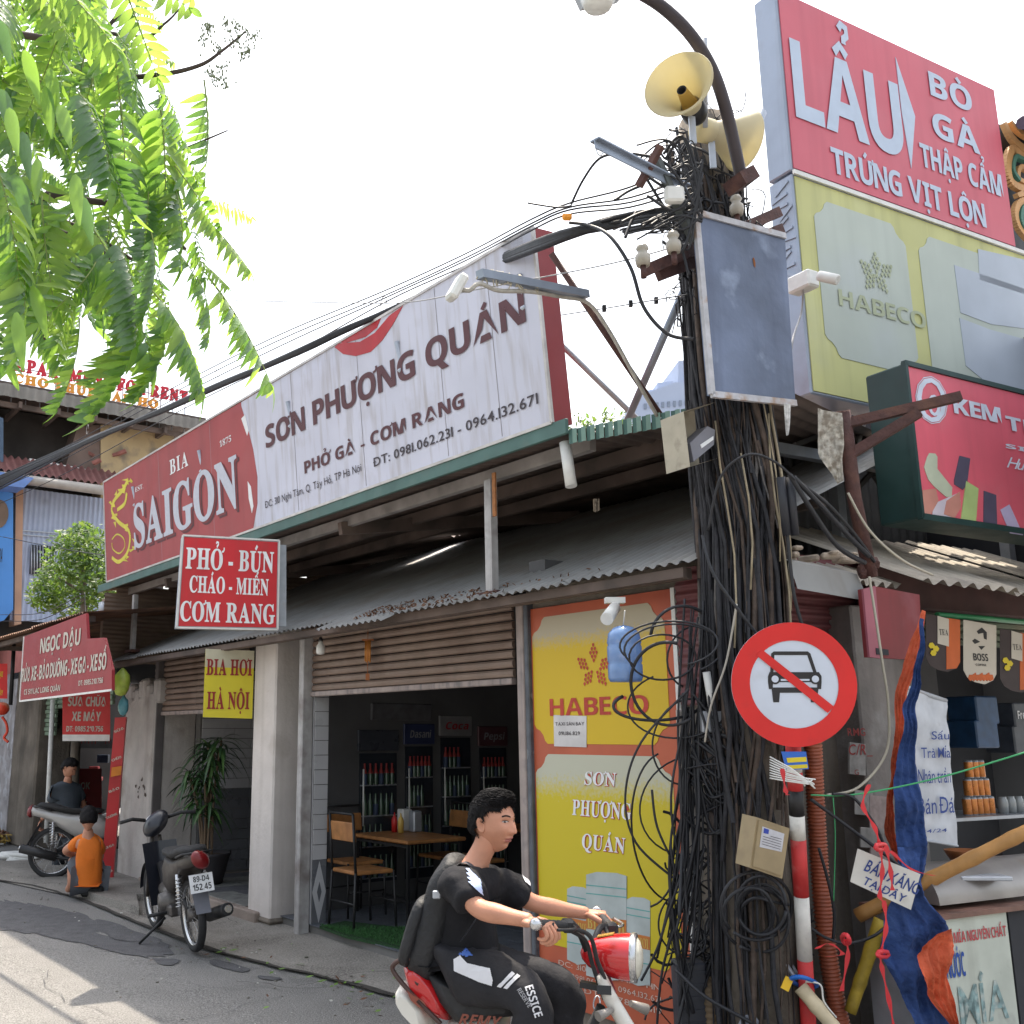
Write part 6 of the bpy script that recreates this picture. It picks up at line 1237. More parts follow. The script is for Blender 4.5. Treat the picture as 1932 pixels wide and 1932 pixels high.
for k in range(9): mb = MB(); mb.fbox(F, a1 + .02, F.az(205, 1388, .1)[0], .12 - .012 * (k % 2), .16, 1.98 + k * .062, 1.98 + k * .062 + .056, bev=.008); mb.build('slat', mat('slat_green'), sh)
cyl('door_post', F.px(100, 1320, .02), F.px(87, 1590, .02), .035, MT['whitep'], rp_, 8)
# rusty roof
ru = mat('rusty_roof', (.2, .11, .07), .8, .1, var=.3, scale=4, c2=(.08, .05, .04), amt=.8, cs=3, thr=.45)
PR = rad(7); dR = F.y * math.cos(PR) + F.z * math.sin(PR); uR = F.z * math.cos(PR) - F.y * math.sin(PR)
a = -9.5
while a < -2.6:
 wd = min(.85, -2.55 - a); mb = MB(); corrug(mb, F.w(a, -.95 - .04 * rnd.random(), 2.86), F.x * (wd + .04), dR * 3.2, uR, .09, .012, 4, 3); mb.build('roof_sheet', ru, rp_); a += wd
mb = MB(); mb.fbox(F, -9.5, -2.6, -.85, -.8, 2.78, 2.84); mb.build('purlin', MT['under'], rp_)
for x in (27, 82, 108): mb = MB(); a = F.az(x, 1220, -.55)[0]; mb.bar(F.w(a, -.8, 2.8), F.w(a, .2, 2.8), .05, .06); mb.build('rafter', MT['under'], rp_)
cyl('roof_post', F.px(27, 1205, -.5), F.px(20, 1330, -.5), .03, MT['black'], rp_, 8);
mb = MB(); mb.fbox(F, -3.95, -3.55, -.3, -.25, 2.35, 3.2); mb.build('siding_board', MT['zincb'], rp_)
# maroon shop sign
NB = Board(F.px(38, 1323, -1.02), F.x, F.z, -F.y); ns = thing('shop_sign', 'maroon repair shop sign with pale letters under the rusty roof', 'shop sign', NB.p(120, 1315))
nred = mat('maroon_sign', (.28, .018, .026), .5, var=.1, scale=2, c2=(.16, .02, .03), amt=.4, cs=2)
mb = MB(); NB.shape(mb, [(38, 1323), (211, 1302), (211, 1264), (196, 1203), (165, 1205), (162, 1157), (46, 1201)], -.03, 0); mb.build('board', nred, ns)
mb = MB(); mb.bar(NB.p(38, 1323, .004), NB.p(46, 1201, .004), .02, .01, up=NB.n); mb.bar(NB.p(38, 1323, .004), NB.p(211, 1302, .004), .02, .01, up=NB.n); mb.build('edge_trim', MT['whitep'], ns)
lc = mat('letter_cream', (.5, .46, .4), .6, var=.1, scale=20)
NB.text('NGỌC DẬU', (76, 1233), (154, 1185), lc, ns, 'b', .01, gap=.05); NB.text('RỬA XE - BẢO DƯỠNG - XE GA - XE SỐ', (41, 1287), (203, 1230), lc, ns, 'b', .012, gap=.04, space=.15)
NB.text('CS 511 LẠC LONG QUÂN', (46, 1311), (115, 1292), lc, ns, 'b', .0, gap=.05); NB.text('ĐT: 0985.210.756', (149, 1294), (196, 1278), lc, ns, 'b', .0, gap=.05)
def flat(x0, y0, x1, y1, b, m, label, cat, name, az_=72, t=None, h=.01):
 d = (F.px((x0 + x1) / 2, (y0 + y1) / 2, b) - CAM).dot(V((0, CP, SP))) if t is None else t; B = vboard(x0, y1, d, az_); o = thing(name, label, cat, B.p((x0 + x1) / 2, y1)); mb = MB(); B.shape(mb, [(x0, y1), (x1, y1), (x1, y0), (x0, y0)], -h, 0); mb.build('board', m, o); return o, B
sx, SXB = flat(118, 1304, 208, 1398, -.62, mat('repair_red', (.55, .03, .03), .45, var=.06), 'red board offering motorbike repair, hung below the maroon sign', 'placard', 'placard')
mb = MB(); SXB.shape(mb, [(118, 1398), (207, 1398), (207, 1386), (118, 1386)], 0, .003); mb.build('white_band', MT['whitep'], sx)
SXB.text('SỬA CHỮA', (128, 1332), (201, 1315), lc, sx, 'b', .012, gap=.05); SXB.text('XE MÁY', (135, 1360), (191, 1343), lc, sx, 'b', .012, gap=.05); SXB.text('ĐT: 0985.210.756', (125, 1380), (195, 1370), lc, sx, 'b', .01, gap=.05)
vp = Board(at(190, 1672, 11.2), at(214, 1664, 11.15) - at(190, 1672, 11.2), at(217, 1353, 11.2) - at(190, 1672, 11.2));
vt = thing('plank_sign', 'tall narrow red plank sign leaning at the grey pillar', 'plank sign', at(200, 1675, 11.2)); cs4 = [at(188, 1674, 11.2), at(212, 1664, 11.2), at(238, 1353, 11.2), at(217, 1354, 11.2)]
mb = MB(); mb.prism(cs4, V((0, .05, 0))); mb.build('board', mat('plank_red', (.45, .03, .035), .45, var=.15, scale=4), vt)
FW = V((0, CP, SP)); PBd = Board(cs4[0], cs4[1] - cs4[0], (0, 0, 1), -FW); PBd.u = (PBd.u - FW * PBd.u.dot(FW)).normalized(); PBd.v = PBd.n.cross(PBd.u).normalized()
if PBd.v.z < 0: PBd.v = -PBd.v
for k, (s_, y) in enumerate((('SỬA', 1383), ('CHỮA', 1437), ('BẢO', 1496), ('DƯỠNG', 1545), ('XE GA', 1603), ('XE SỐ', 1652))):
 xl = 217 - (y - 1354) * .087; xr = 238 - (y - 1353) * .082; PBd.text(s_, (xl + 2, y), (xr - 2, y - 12), lc, vt, 'b', .01, d=.004, gap=.04, space=.12, tilt=None)
mb = MB(); mb.prism([at(209, 1466, 11.17), at(228, 1462, 11.17), at(230, 1445, 11.17), at(211, 1448, 11.17)], V((0, .01, 0))); mb.build('orange_band', mat('band_orange', (.6, .2, .02), .5), vt)
# paper lanterns / bags by the plank
for i, (x, y, rx, ry, c_, lab) in enumerate(((230, 1288, 17, 25, (.35, .45, .06), 'lime green inflated bag hanging above the red plank'), (233, 1332, 10, 18, (.08, .25, .3), 'small teal and yellow bag hanging under the lime green one'))):
 c = at(x, y, 11.0); mb = MB(); mb.lathe([(.001, -1), (.55, -.85), (.9, -.45), (1, 0), (.85, .55), (.4, .9), (.08, 1.1)], (0, 0, 0), n=16)
 for v in mb.v: v *= 1; v.x *= rx / 1932 * 11; v.y *= rx / 1932 * 7; v.z *= ry / 1932 * 11; v += V((noise.noise(v * 18), 0, noise.noise(v * 21))) * .015 + c
 mb.build('hanging_bag', mat('bag%d' % i, c_, .4, var=.3, scale=12, c2=(.5, .5, .1), amt=.7, cs=8), label=lab, cat='bag')
# goods inside, red posters
goods = [mat('goods_%s' % n, c, .6, var=.2, scale=12) for n, c in (('red', (.25, .02, .02)), ('grey', (.1, .1, .11)), ('blue', (.03, .05, .1)), ('tan', (.16, .12, .08)))]
o, B = flat(136, 1450, 192, 1550, 1.2, mat('poster_red', (.3, .012, .015), .5, var=.1), 'big red poster with pale letters inside the repair shop', 'poster', 'poster')
B.text('SÔI', (140, 1528), (164, 1512), lc, o, 's', .01); B.text('OK', (152, 1489), (170, 1476), lc, o, 'b', 0)
o2, B = flat(150, 1398, 212, 1412, .9, goods[1], 'shelf board stacked with small red boxes in the repair shop', 'shelf', 'shelf', h=.2)
for k in range(9):
 c = B.w(.03 + .045 * k * 1.1, .1 + rnd.uniform(0, .01), -.05); mb = MB(); mb.box(c, (.04, .1, rnd.uniform(.05, .09))); mb.build('parts_box', goods[rnd.choice([0, 0, 1, 3])], label='small carton on the repair shop shelf above the red poster', cat='carton', group='cartons on the repair shop shelf')
for k in range(20):
 x = rnd.uniform(105, 212); y = rnd.uniform(1405, 1590); c = F.px(x, y, 1.5 + rnd.uniform(-.3, .5)); mb = MB(); mb.box(c, (rnd.uniform(.08, .2), .12, rnd.uniform(.06, .16)), bev=.01); mb.build('spare_part', rnd.choice(goods), label='dark boxed spare part stored in the repair shop gloom', cat='spare part', group='spare parts in the repair shop')
mb = MB(); mb.lathe([(.05, -.0), (.1, 0), (.1, .06), (.05, .06)], F.px(80, 1468, .38), F.y, 20); mb.build('tyre', MT['rubber'], label='black tyre hanging on the sooty wall of the repair shop', cat='tyre')
# rubbish heap and rags by the column
mb = MB()
for k in range(260):
 a, b, _ = F.l(ground(rnd.uniform(-30, 62), 1590)); p = F.w(a + rnd.uniform(-.4, .4), -.25 + rnd.uniform(-.35, .2), rnd.uniform(.02, .2)); mb.box(p, (rnd.uniform(.02, .12), rnd.uniform(.02, .07), rnd.uniform(.01, .03)), Matrix.Rotation(rnd.uniform(0, 3), 3, V((rnd.random(), rnd.random(), rnd.random() + .1)).normalized()), mi=rnd.choice([0, 0, 1, 2]))
mb.build('rubbish_heap', [mat('rubbish_brown', (.16, .08, .05), .9, var=.4), mat('rubbish_ochre', (.4, .27, .07), .8), mat('rubbish_grey', (.3, .3, .28), .8)], label='heap of brown rubbish and leaves at the foot of the left column', cat='rubbish', kind='stuff')
mb = MB(); c = ground(40, 1618, .05)
for k in range(3): mb.tube(curve([c + V((rnd.uniform(-.25, .25), rnd.uniform(-.1, .1), rnd.uniform(-.03, .06))) for _ in range(6)], 5), .03, 7)
mb.build('rag_pile', MT['whitep'], label='crumpled pale rags on the pavement left of the silver scooter', cat='rags')
# far left: red shop light box and lanterns
o, B = flat(-30, 1252, 14, 1318, -.5, mat('lightbox_red', (.7, .02, .02), .4), 'bright red shop sign cut by the left edge of the frame', 'shop sign', 'shop_sign', t=14.3)
B.text('MẠI', (-4, 1277), (6, 1267), mat('letter_yellow', (.8, .6, .02), .5), o, 'b'); B.text('GIÀY', (-8, 1312), (6, 1302), _M['letter_yellow'], o, 'b')
c = at(3, 1337, 14); mb = MB(); mb.lathe([(.03, -.085), (.07, -.07), (.1, -.03), (.105, .0), (.1, .035), (.07, .07), (.03, .085)], c, n=20); mb.build('lantern', mat('lantern_red', (.65, .05, .02), .5, c2=(.8, .5, .3), amt=.7, cs=6), label='round red paper lantern at the left edge', cat='lantern')
mb = MB(); mb.tube(curve([at(4, 1352, 14), at(12, 1365, 14), at(14, 1380, 14), at(8, 1392, 14), at(16, 1400, 14)], 6), .02, 6); mb.build('paper_streamer', mat('lantern_red'), label='red paper streamer hanging below the lantern', cat='streamer')
mb = MB(); mb.fbox(F, -14, F.az(12, 1560, .1)[0], .1, .3, 0, 2.6); mb.build('poster_wall', mat('poster_wall', (.35, .33, .34), .8, var=.3, scale=5, c2=(.55, .56, .6), amt=.9, cs=6, thr=.48), label='wall covered with pale notices left of the stained column', cat='wall')
mb = MB(); mb.fbox(F, -14, -8.6, .3, .4, 2.6, 3.1); mb.build('awning_board', mat('awning_pink', (.55, .2, .17), .6), label='pinkish awning board above the far left shop', cat='awning')
# ================================================================ old buildings behind on the left
BB = Board(F.w(-11, 0, 0), F.y, F.z, F.x)
ap = thing('old_building', 'old two storey house with tin fascia, ochre wall and tiled canopy behind the shops', 'building', F.w(-11, 0, 0))
def bpoly(name, pts, d0, d1, m, par=ap, **k): mb = MB(); BB.shape(mb, pts, d0, d1); return mb.build(name, m, par, **k)
bluew = mat('pale_blue_tin', (.36, .42, .56), .6, var=.12, scale=2, c2=(.18, .2, .24), amt=.5, cs=2)
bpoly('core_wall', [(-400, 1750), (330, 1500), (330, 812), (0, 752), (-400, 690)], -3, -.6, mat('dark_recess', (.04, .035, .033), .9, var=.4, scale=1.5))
u0 = BB.uv(0, 720)[0]; u1 = BB.uv(372, 800)[0]; zt = BB.uv(180, 770)[1]; zf = BB.uv(190, 803)[1]
k = 0; u = u0 - 8; fas = mat('tin_fascia', (.2, .19, .175), .6, .1, var=.15, scale=3)
while u < u1:
 mb = MB(); corrug(mb, BB.w(u, zf + .1, .5), BB.u * 1.02, BB.v * (zt - zf - .1), BB.n, .16, .02, 6, 1); mb.build('fascia_sheet', fas, ap); u += 1
mb = MB(); mb.prism([BB.w(a, b, .45) for a, b in ((u0 - 8, zt), (u1, zt), (u1, zt + .06), (u0 - 8, zt + .06))], BB.n * -3.5); mb.build('roof_deck', MT['under'], ap)
mb = MB()
for kk in range(16): mb.bar(BB.w(u0 - 6 + kk * .7, zf, -.6), BB.w(u0 - 6 + kk * .7, zf, .45), .06, .12)
mb.bar(BB.w(u0 - 8, zf + .0, .3), BB.w(u1, zf + .0, .3), .07, .1); mb.build('roof_truss', MT['under'], ap)
bpoly('ochre_wall', [(192, 1010), (330, 940), (330, 815), (192, 800)], -2, -.05, mat('ochre_wall', (.42, .32, .18), .85, var=.12, scale=2, c2=(.16, .14, .12), amt=.8, cs=3, thr=.52))
bpoly('brown_wall', [(120, 900), (192, 905), (192, 800), (150, 800), (135, 850)], -2, -.08, mat('brown_wall', (.14, .1, .085), .9, var=.3, scale=2, c2=(.1, .09, .09), amt=.6))
# clay tile canopy
tl_ = mat('clay_canopy', (.15, .06, .055), .7, var=.25, scale=5)
for r_ in range(3):
 z = BB.uv(100, 915)[1] + r_ * .13; mb = MB(); corrug(mb, BB.w(u0 - 3, z, .62 - r_ * .16), BB.u * (BB.uv(200, 930)[0] - u0 + 3.1), BB.v * .13 - BB.n * .16, BB.v, .13, .03, 6, 1); mb.build('tile_course', tl_, ap)
mb = MB(); z = BB.uv(100, 918)[1]; mb.tube([BB.w(u0 - .4, z - .1, .66), BB.w(BB.uv(200, 930)[0], z - .1, .66)], .09, 10); mb.build('gutter', mat('gutter_grey', (.33, .31, .29), .6, var=.15), ap)
bpoly('ridge_cap', [(52, 868), (200, 896), (200, 904), (52, 876)], -.2, .15, MT['whitep'])
# tin clad bay with pilaster
nb = 22; ua = BB.uv(38, 930)[0]; ub = BB.uv(205, 930)[0]; za = BB.uv(100, 1175)[1]; zc = BB.uv(100, 928)[1]
for k in range(6): mb = MB(); corrug(mb, BB.w(ua + (ub - ua) * k / 6, za, .0), BB.u * ((ub - ua) / 6), BB.v * (zc - za), BB.n, .09, .012, 6, 1); mb.build('wall_sheet', bluew, ap)
bpoly('pilaster', [(25, 1180), (38, 1178), (42, 926), (28, 922)], -.3, .08, mat('pilaster_peach', (.5, .3, .2), .8, var=.12, scale=3))
for y in (1000, 1008): bpoly('rail', [(40, y), (196, y + 12), (196, y + 14), (40, y + 2)], 0, .03, MT['steel'])
wn = bpoly('window', [(55, 1083), (104, 1088), (104, 1032), (58, 1028)], -.02, .03, MT['dark'])
for k in range(9): mb = MB(); x = 58 + k * 5.4; mb.tube([BB.p(x, 1029 + k * .4, .05), BB.p(x, 1084 + k * .4, .05)], .014, 6); mb.build('window_bar', MT['steel'], wn)
bw = thing('blue_house', 'bright blue house front cut by the left edge', 'building', F.w(-10.6, -3, 0)); BB2 = Board(F.w(-10.7, 0, 0), F.y, F.z, F.x)
mb = MB(); BB2.shape(mb, [(-300, 1300), (8, 1170), (25, 1150), (25, 930), (-300, 880)], -1, 0); mb.build('wall', mat('bright_blue_wall', (.07, .24, .6), .7, var=.08, scale=2), bw)
mb = MB(); BB2.shape(mb, [(-300, 900), (32, 930), (50, 912), (-300, 850)], 0, .5); mb.build('canopy', mat('canopy_blue', (.12, .22, .5), .6, c2=(.55, .35, .25), amt=.7, cs=2), bw)
mb = MB(); BB2.shape(mb, [(-40, 880), (6, 890), (6, 790), (-40, 770)], -.2, .02); mb.build('upper_wall', mat('blue_grey_wall', (.06, .1, .16), .7), bw)
u, v = BB2.uv(-2, 970); mb = MB(); mb.prism([BB2.w(u + .16 * math.cos(i * .4), v + .26 * math.sin(i * .4), .0) for i in range(16)], BB2.n * .03); mb.build('round_emblem', mat('emblem_brown', (.15, .1, .07), .6), bw)
BB2.text('SPA', (-6, 1060), (6, 1035), MT['dark'], bw, 'b')
# roof letters on a frame
RL = Board(F.w(-11.2, 0, 0), F.y, F.z, F.x); rl = thing('roof_letters', 'red and orange letters advertising apartments standing on the far roof', 'roof sign', RL.p(150, 750))
def rtext(txt, bl_, tr_, m, st):
 u0_, v0_ = RL.uv(*bl_); u1_, v1_ = RL.uv(*tr_); x = u0_
 n = sum(1 for c in txt if c != ' '); vs, fs, W, H = layout(txt, st, .03)
 sc_x = (u1_ - u0_) / W; sc_y = (v1_ - v0_) / H; xx = 0
 for ch in txt:
  if ch == ' ': xx += .3; continue
  a, b, w1, h1 = layout(ch, st, .03); gw = w1; mb = MB(); mb.add([RL.w(u0_ + (p[0] + xx) * sc_x, v0_ + p[1] * sc_y, 0) for p in a] + [RL.w(u0_ + (p[0] + xx) * sc_x, v0_ + p[1] * sc_y, -.06) for p in a], b + [tuple(i + len(a) for i in f)[::-1] for f in b]); mb.build('letter', m, rl); xx += gw + .09
rtext('APARTMENT FOR RENT', (29, 697), (355, 738), mat('letter_red', (.5, .01, .03), .5), 's'); rtext('CHO THUÊ CĂN HỘ', (26, 719), (300, 755), mat('letter_orange', (.7, .3, .03), .5), 's')
mb = MB(); za_ = RL.uv(30, 728)[1]; zb_ = RL.uv(30, 680)[1]
uu = RL.uv(28, 700)[0]; ue = RL.uv(352, 780)[0]
for k in range(14): mb.bar(RL.w(uu + (ue - uu) * k / 13, za_ - .4, -.1), RL.w(uu + (ue - uu) * k / 13, zb_, -.1), .02)
mb.bar(RL.w(uu, za_ + .02, -.1), RL.w(ue, za_ + .02, -.1), .02); mb.bar(RL.w(uu, zb_ - .1, -.1), RL.w(ue, zb_ - .1, -.1), .02); mb.build('letter_frame', MT['steel'], rl)
mb = MB()
for k in range(40): p = RL.w(ue - 2.2 + rnd.uniform(0, 2.6), za_ - .95 + rnd.uniform(-.5, -.1), rnd.uniform(-.5, .3)); mb.box(p, (rnd.uniform(.1, .3), .1, .06), Matrix.Rotation(rnd.uniform(-.8, .8), 3, 'Y'))
mb.build('roof_junk', mat('clay_junk', (.3, .12, .1), .8, var=.4, scale=6), label='broken clay tiles heaped on the far tin roof edge', cat='roof tiles', kind='stuff')
# pale blue block far behind, right of the long sign
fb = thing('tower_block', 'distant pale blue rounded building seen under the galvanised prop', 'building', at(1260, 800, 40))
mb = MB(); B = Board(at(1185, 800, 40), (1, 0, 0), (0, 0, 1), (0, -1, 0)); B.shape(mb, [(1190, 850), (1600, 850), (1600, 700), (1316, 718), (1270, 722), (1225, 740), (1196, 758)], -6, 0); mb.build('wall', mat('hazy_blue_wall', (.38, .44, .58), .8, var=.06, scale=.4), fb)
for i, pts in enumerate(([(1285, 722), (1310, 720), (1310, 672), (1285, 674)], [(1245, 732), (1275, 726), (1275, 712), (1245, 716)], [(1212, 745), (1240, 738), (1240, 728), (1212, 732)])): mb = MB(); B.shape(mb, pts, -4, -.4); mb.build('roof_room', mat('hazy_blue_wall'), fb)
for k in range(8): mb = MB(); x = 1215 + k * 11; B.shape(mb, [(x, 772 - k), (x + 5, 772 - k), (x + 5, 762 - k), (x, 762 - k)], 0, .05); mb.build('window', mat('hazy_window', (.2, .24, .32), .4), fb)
def leaves(name, centres, n, size, m, label, cat, sq=1):
 mb = MB()
 for k in range(n):
  c, r = rnd.choice(centres); d = V((rnd.gauss(0, 1), rnd.gauss(0, 1), rnd.gauss(0, sq))).normalized() * r * rnd.uniform(.35, 1) ** .6; p = c + d
  u = V((rnd.uniform(-1, 1), rnd.uniform(-1, 1), rnd.uniform(-.8, .3))).normalized(); v = u.orthogonal().normalized(); s_ = size * rnd.uniform(.6, 1.3); w_ = v * s_ * .38
  mb.poly([p - u * s_, p + w_ - u * .1 * s_, p + u * s_, p - w_ - u * .1 * s_], rnd.choice([0, 0, 1]))
 return mb
lm = [mat('bush_leaf', (.035, .085, .025), .5, var=.3, scale=8, trans=((.25, .42, .06), .4)), mat('bush_leaf_light', (.08, .15, .035), .5, var=.3, scale=8, trans=((.3, .42, .08), .35))]
tr = thing('small_tree', 'bushy green tree growing between the old house and the shops', 'tree', F.w(-7.5, 1.5, 0))
cs = [(at(x, y, 14.5 + rnd.uniform(-.6, .6)), r) for x, y, r in ((150, 1030, .33), (180, 1040, .4), (130, 1050, .4), (165, 1085, .45), (110, 1095, .35), (195, 1090, .4), (90, 1120, .3), (140, 1125, .4), (185, 1130, .4), (215, 1060, .4), (160, 1005, .15))]
mb = leaves('', cs, 5200, .05, lm, '', ''); c_ = mb.build('crown', lm, tr); c_['kind'] = 'stuff'
mb = MB(); b0 = at(160, 1180, 14.5); mb.tube([V((b0.x, b0.y, 0)), at(160, 1120, 14.5), at(150, 1030, 14.5)], [.08, .05, .02], 8); mb.tube([at(160, 1120, 14.5), at(110, 1090, 14.4)], [.03, .012], 6); mb.tube([at(160, 1120, 14.5), at(200, 1070, 14.6)], [.03, .012], 6); mb.build('trunk', MT['conc'], tr)
tr = thing('shrub', 'green plant tips showing over the corner of the green roof edge', 'shrub', at(1120, 830, 9.5))
mb = leaves('', [(at(x, y, 9.5), .16) for x, y in ((1085, 805), (1100, 812), (1135, 805), (1155, 800), (1175, 798))], 300, .04, lm, '', ''); c_ = mb.build('foliage', lm, tr); c_['kind'] = 'stuff'
mb = MB(); mb.tube([V((at(1120, 830, 9.5).x, at(1120, 830, 9.5).y, 0)), at(1120, 820, 9.5)], .03, 6); mb.build('stem', MT['conc'], tr)
# gilded roof ornament behind the hot pot billboard
orn_ = thing('roof_ornament', 'carved orange and green scroll ornament behind the billboard at the right edge', 'ornament', at(1915, 500, 8.2))
OB = Board(at(1885, 460, 8.0), RF.x, RF.z, -RF.y); gld = mat('ornament_gold', (.62, .34, .14), .6, var=.1); grn_ = mat('ornament_green', (.07, .2, .15), .6); blk = MT['black']
def scroll(pts, w0, w1, m, d, th_=.04):
 c = curve([V((*OB.uv(*p), 0)) for p in pts], 6); n = len(c); mb = MB()
 for i in range(n - 1):
  t = (c[i + 1] - c[i]); s_ = V((-t.y, t.x, 0)).normalized(); wa = w0 + (w1 - w0) * i / n; wb = w0 + (w1 - w0) * (i + 1) / n
  mb.prism([OB.w(a.x, a.y, d) for a in (c[i] - s_ * wa, c[i + 1] - s_ * wb, c[i + 1] + s_ * wb, c[i] + s_ * wa)], OB.n * th_)
 mb.build('scroll', m, orn_)
mb = MB(); OB.shape(mb, [(1882, 470), (2100, 500), (2100, 260), (1960, 225), (1885, 228)], -.3, -.06); mb.build('backing', blk, orn_)
for k, (pts, w0, w1) in enumerate((([(1888, 235), (1902, 262), (1925, 285), (1960, 300)], .02, .05), ([(1900, 232), (1915, 250), (1940, 265)], .012, .03), ([(1960, 320), (1925, 300), (1903, 285), (1895, 320), (1905, 350), (1940, 365)], .035, .03), ([(1950, 335), (1920, 318), (1915, 340), (1935, 350)], .02, .02), ([(1912, 372), (1930, 368), (1960, 372)], .02, .03), ([(1970, 395), (1925, 382), (1910, 400), (1915, 430), (1935, 455)], .03, .02))):
 scroll(pts, w0, w1, gld, 0)
for pts in ([(1965, 310), (1925, 306), (1908, 300), (1903, 325), (1915, 345)], [(1960, 388), (1925, 392), (1918, 420), (1930, 445)]): scroll(pts, .02, .015, grn_, .01)
for k in range(7): mb = MB(); x = 1930 + k * 16; mb.tube([at(x, 232 + k * 4, 8.0), at(x + 10, 222 + k * 4, 9.2)], .05, 8); mb.build('ridge_tile', mat('roof_tile_violet', (.1, .08, .13), .6), orn_)
# ================================================================ tree hanging in from the upper left
lf = [mat('leaf_dark', (.065, .13, .055), .35, var=.3, scale=9, trans=((.22, .46, .06), .36), spec=.8, coat=.3, bump=.2, bscale=60), mat('leaf_mid', (.07, .16, .04), .35, var=.3, scale=9, trans=((.42, .7, .09), .48), spec=.7, coat=.25, bump=.2, bscale=60), mat('leaf_yellow', (.14, .22, .05), .35, var=.3, scale=9, trans=((.5, .75, .12), .5), coat=.2)]
stem = mat('leaf_stem', (.2, .25, .07), .6); twig = mat('twig_brown', (.07, .05, .045), .8, var=.3, scale=20)
def leaflet(mb, p, d, side, up, L, W, mi, droop):
 """one lance shaped leaflet folded along its midrib"""
 n = 5; mid = []; le = []; ri = []
 for i in range(n + 1):
  t = i / n; dd = d * (L * t) + V((0, 0, -droop * L * t * t)); w_ = W * (math.sin(math.pi * min(1, t * .92 + .04)) ** .8) * (1 - .35 * t); mid.append(p + dd); le.append(p + dd + side * w_ + up * w_ * .35); ri.append(p + dd - side * w_ + up * w_ * .35)
 k = len(mb.v); mb.v += mid + le + ri; m = n + 1
 for i in range(n):
  mb.f.append((k + i, k + i + 1, k + m + i + 1, k + m + i)); mb.f.append((k + i, k + 2 * m + i, k + 2 * m + i + 1, k + i + 1)); mb.m += [mi] * 2; mb.sm += [True] * 2
def frond_mesh(seed, L=.5, pairs=13, leafL=.115, W=.017, bend=.5, colour=None):
 r = random.Random(seed); mb = MB(); pts = []; d = V((1, 0, 0)); p = V((0, 0, 0)); n = pairs + 3
 for i in range(n + 1): pts.append(p.copy()); d = (d + V((0, 0, -bend / n))).normalized(); p = p + d * (L / n)
 mb.tube(pts, [.0035 * (1 - .7 * i / n) for i in range(n + 1)], 4, False, 3)
 for i in range(2, n + 1):
  if r.random() < .05: continue
  t = i / n; dd = (pts[i] - pts[i - 1]).normalized(); l0 = leafL * (1 - .45 * abs(t - .45) * 2 * .8) * r.uniform(.7, 1.1)
  for s in (-1, 1):
   if r.random() < .04: continue
   out = (V((0, s, 0)) * .85 + dd * .45 + V((0, 0, r.uniform(-.35, -.05)))).normalized(); side = out.cross(V((0, 0, 1))).normalized(); up = side.cross(out).normalized() * (1 if side.cross(out).z > 0 else -1)
   mi = colour if colour is not None else r.choices([0, 1, 2], [.32, .46, .22])[0]; leaflet(mb, pts[i], out, side, up, l0, W * r.uniform(.85, 1.2), mi, r.uniform(.3, .9))
 leaflet(mb, pts[-1], (pts[-1] - pts[-2]).normalized(), V((0, 1, 0)), V((0, 0, 1)), leafL * .8, W, 1, .4); return mb
tree = thing('tree', 'leafy street tree whose feathery drooping leaves fill the upper left', 'tree', V((-4.6, 3.4, 0)))
protos = []
for s in range(8): o = frond_mesh(s, L=(.5, .42, .36, .46)[s % 4], pairs=(13, 11, 10, 12)[s % 4], leafL=(.115, .1, .09, .125)[s % 4], W=(.018, .015, .014, .024)[s % 4], bend=(.5, .9, .3, .7)[s % 4], colour=None if s < 6 else 2 if s == 6 else 0).build('frond', lf + [stem], org=(0, 0, 0)); protos.append(o.data); bpy.data.objects.remove(o)
nfr = [0]
def frond(p, q, k, roll=0, sc_=None):
 """a whole feathery leaf from its stalk p towards its tip q"""
 d = q - p; L = d.length; x = d.normalized(); y = V((0, 0, 1)).cross(x); y = y.normalized() if y.length > .05 else V((1, 0, 0)); z = x.cross(y); rr = Matrix.Rotation(roll, 3, x); M = Matrix((x, rr @ y, rr @ z)).transposed()
 L0 = (.5, .42, .36, .46)[k % 4]; s = L / (L0 * .93) if sc_ is None else sc_
 o = bpy.data.objects.new('frond', protos[k]); col.objects.link(o); o.parent = tree; o.matrix_local = Matrix.Translation(p - tree.location) @ M.to_4x4() @ Matrix.Scale(s, 4); nfr[0] += 1
ex = [((140, 385, 3.2), (325, 600, 3.1), 0, .5), ((345, 375, 3.5), (478, 478, 3.5), 6, .3), ((330, 470, 3.4), (440, 570, 3.4), 1, 0), ((395, 525, 3.5), (532, 692, 3.5), 2, .2), ((385, 150, 3.6), (412, 325, 3.6), 2, 1.2), ((300, 140, 3.5), (345, 260, 3.5), 5, .4), ((375, 372, 3.6), (470, 395, 3.6), 6, -.3), ((275, 545, 3.1), (268, 790, 3.1), 3, 1.1), ((150, 600, 3.2), (155, 765, 3.2), 4, 1.3), ((320, 590, 3.2), (318, 755, 3.2), 3, .9), ((245, 600, 3.2), (230, 740, 3.2), 5, 1.2), ((220, 55, 3.6), (325, 95, 3.6), 6, .2), ((345, 470, 3.4), (430, 520, 3.4), 6, .5), ((370, 520, 3.3), (440, 620, 3.3), 1, .4), ((300, 180, 3.3), (335, 390, 3.2), 3, .9), ((215, 90, 3.2), (250, 330, 3.1), 4, 1.1), ((-10, 300, 2.7), (60, 490, 2.6), 3, .7), ((30, 450, 2.7), (100, 640, 2.7), 3, .6), ((340, 640, 3.3), (380, 700, 3.3), 2, .5), ((60, 600, 3.0), (40, 690, 3.0), 4, 1.2), ((420, 560, 3.5), (470, 640, 3.5), 6, .4)]
for a, b, k, r_ in ex: frond(at(*a), at(*b), k, r_)
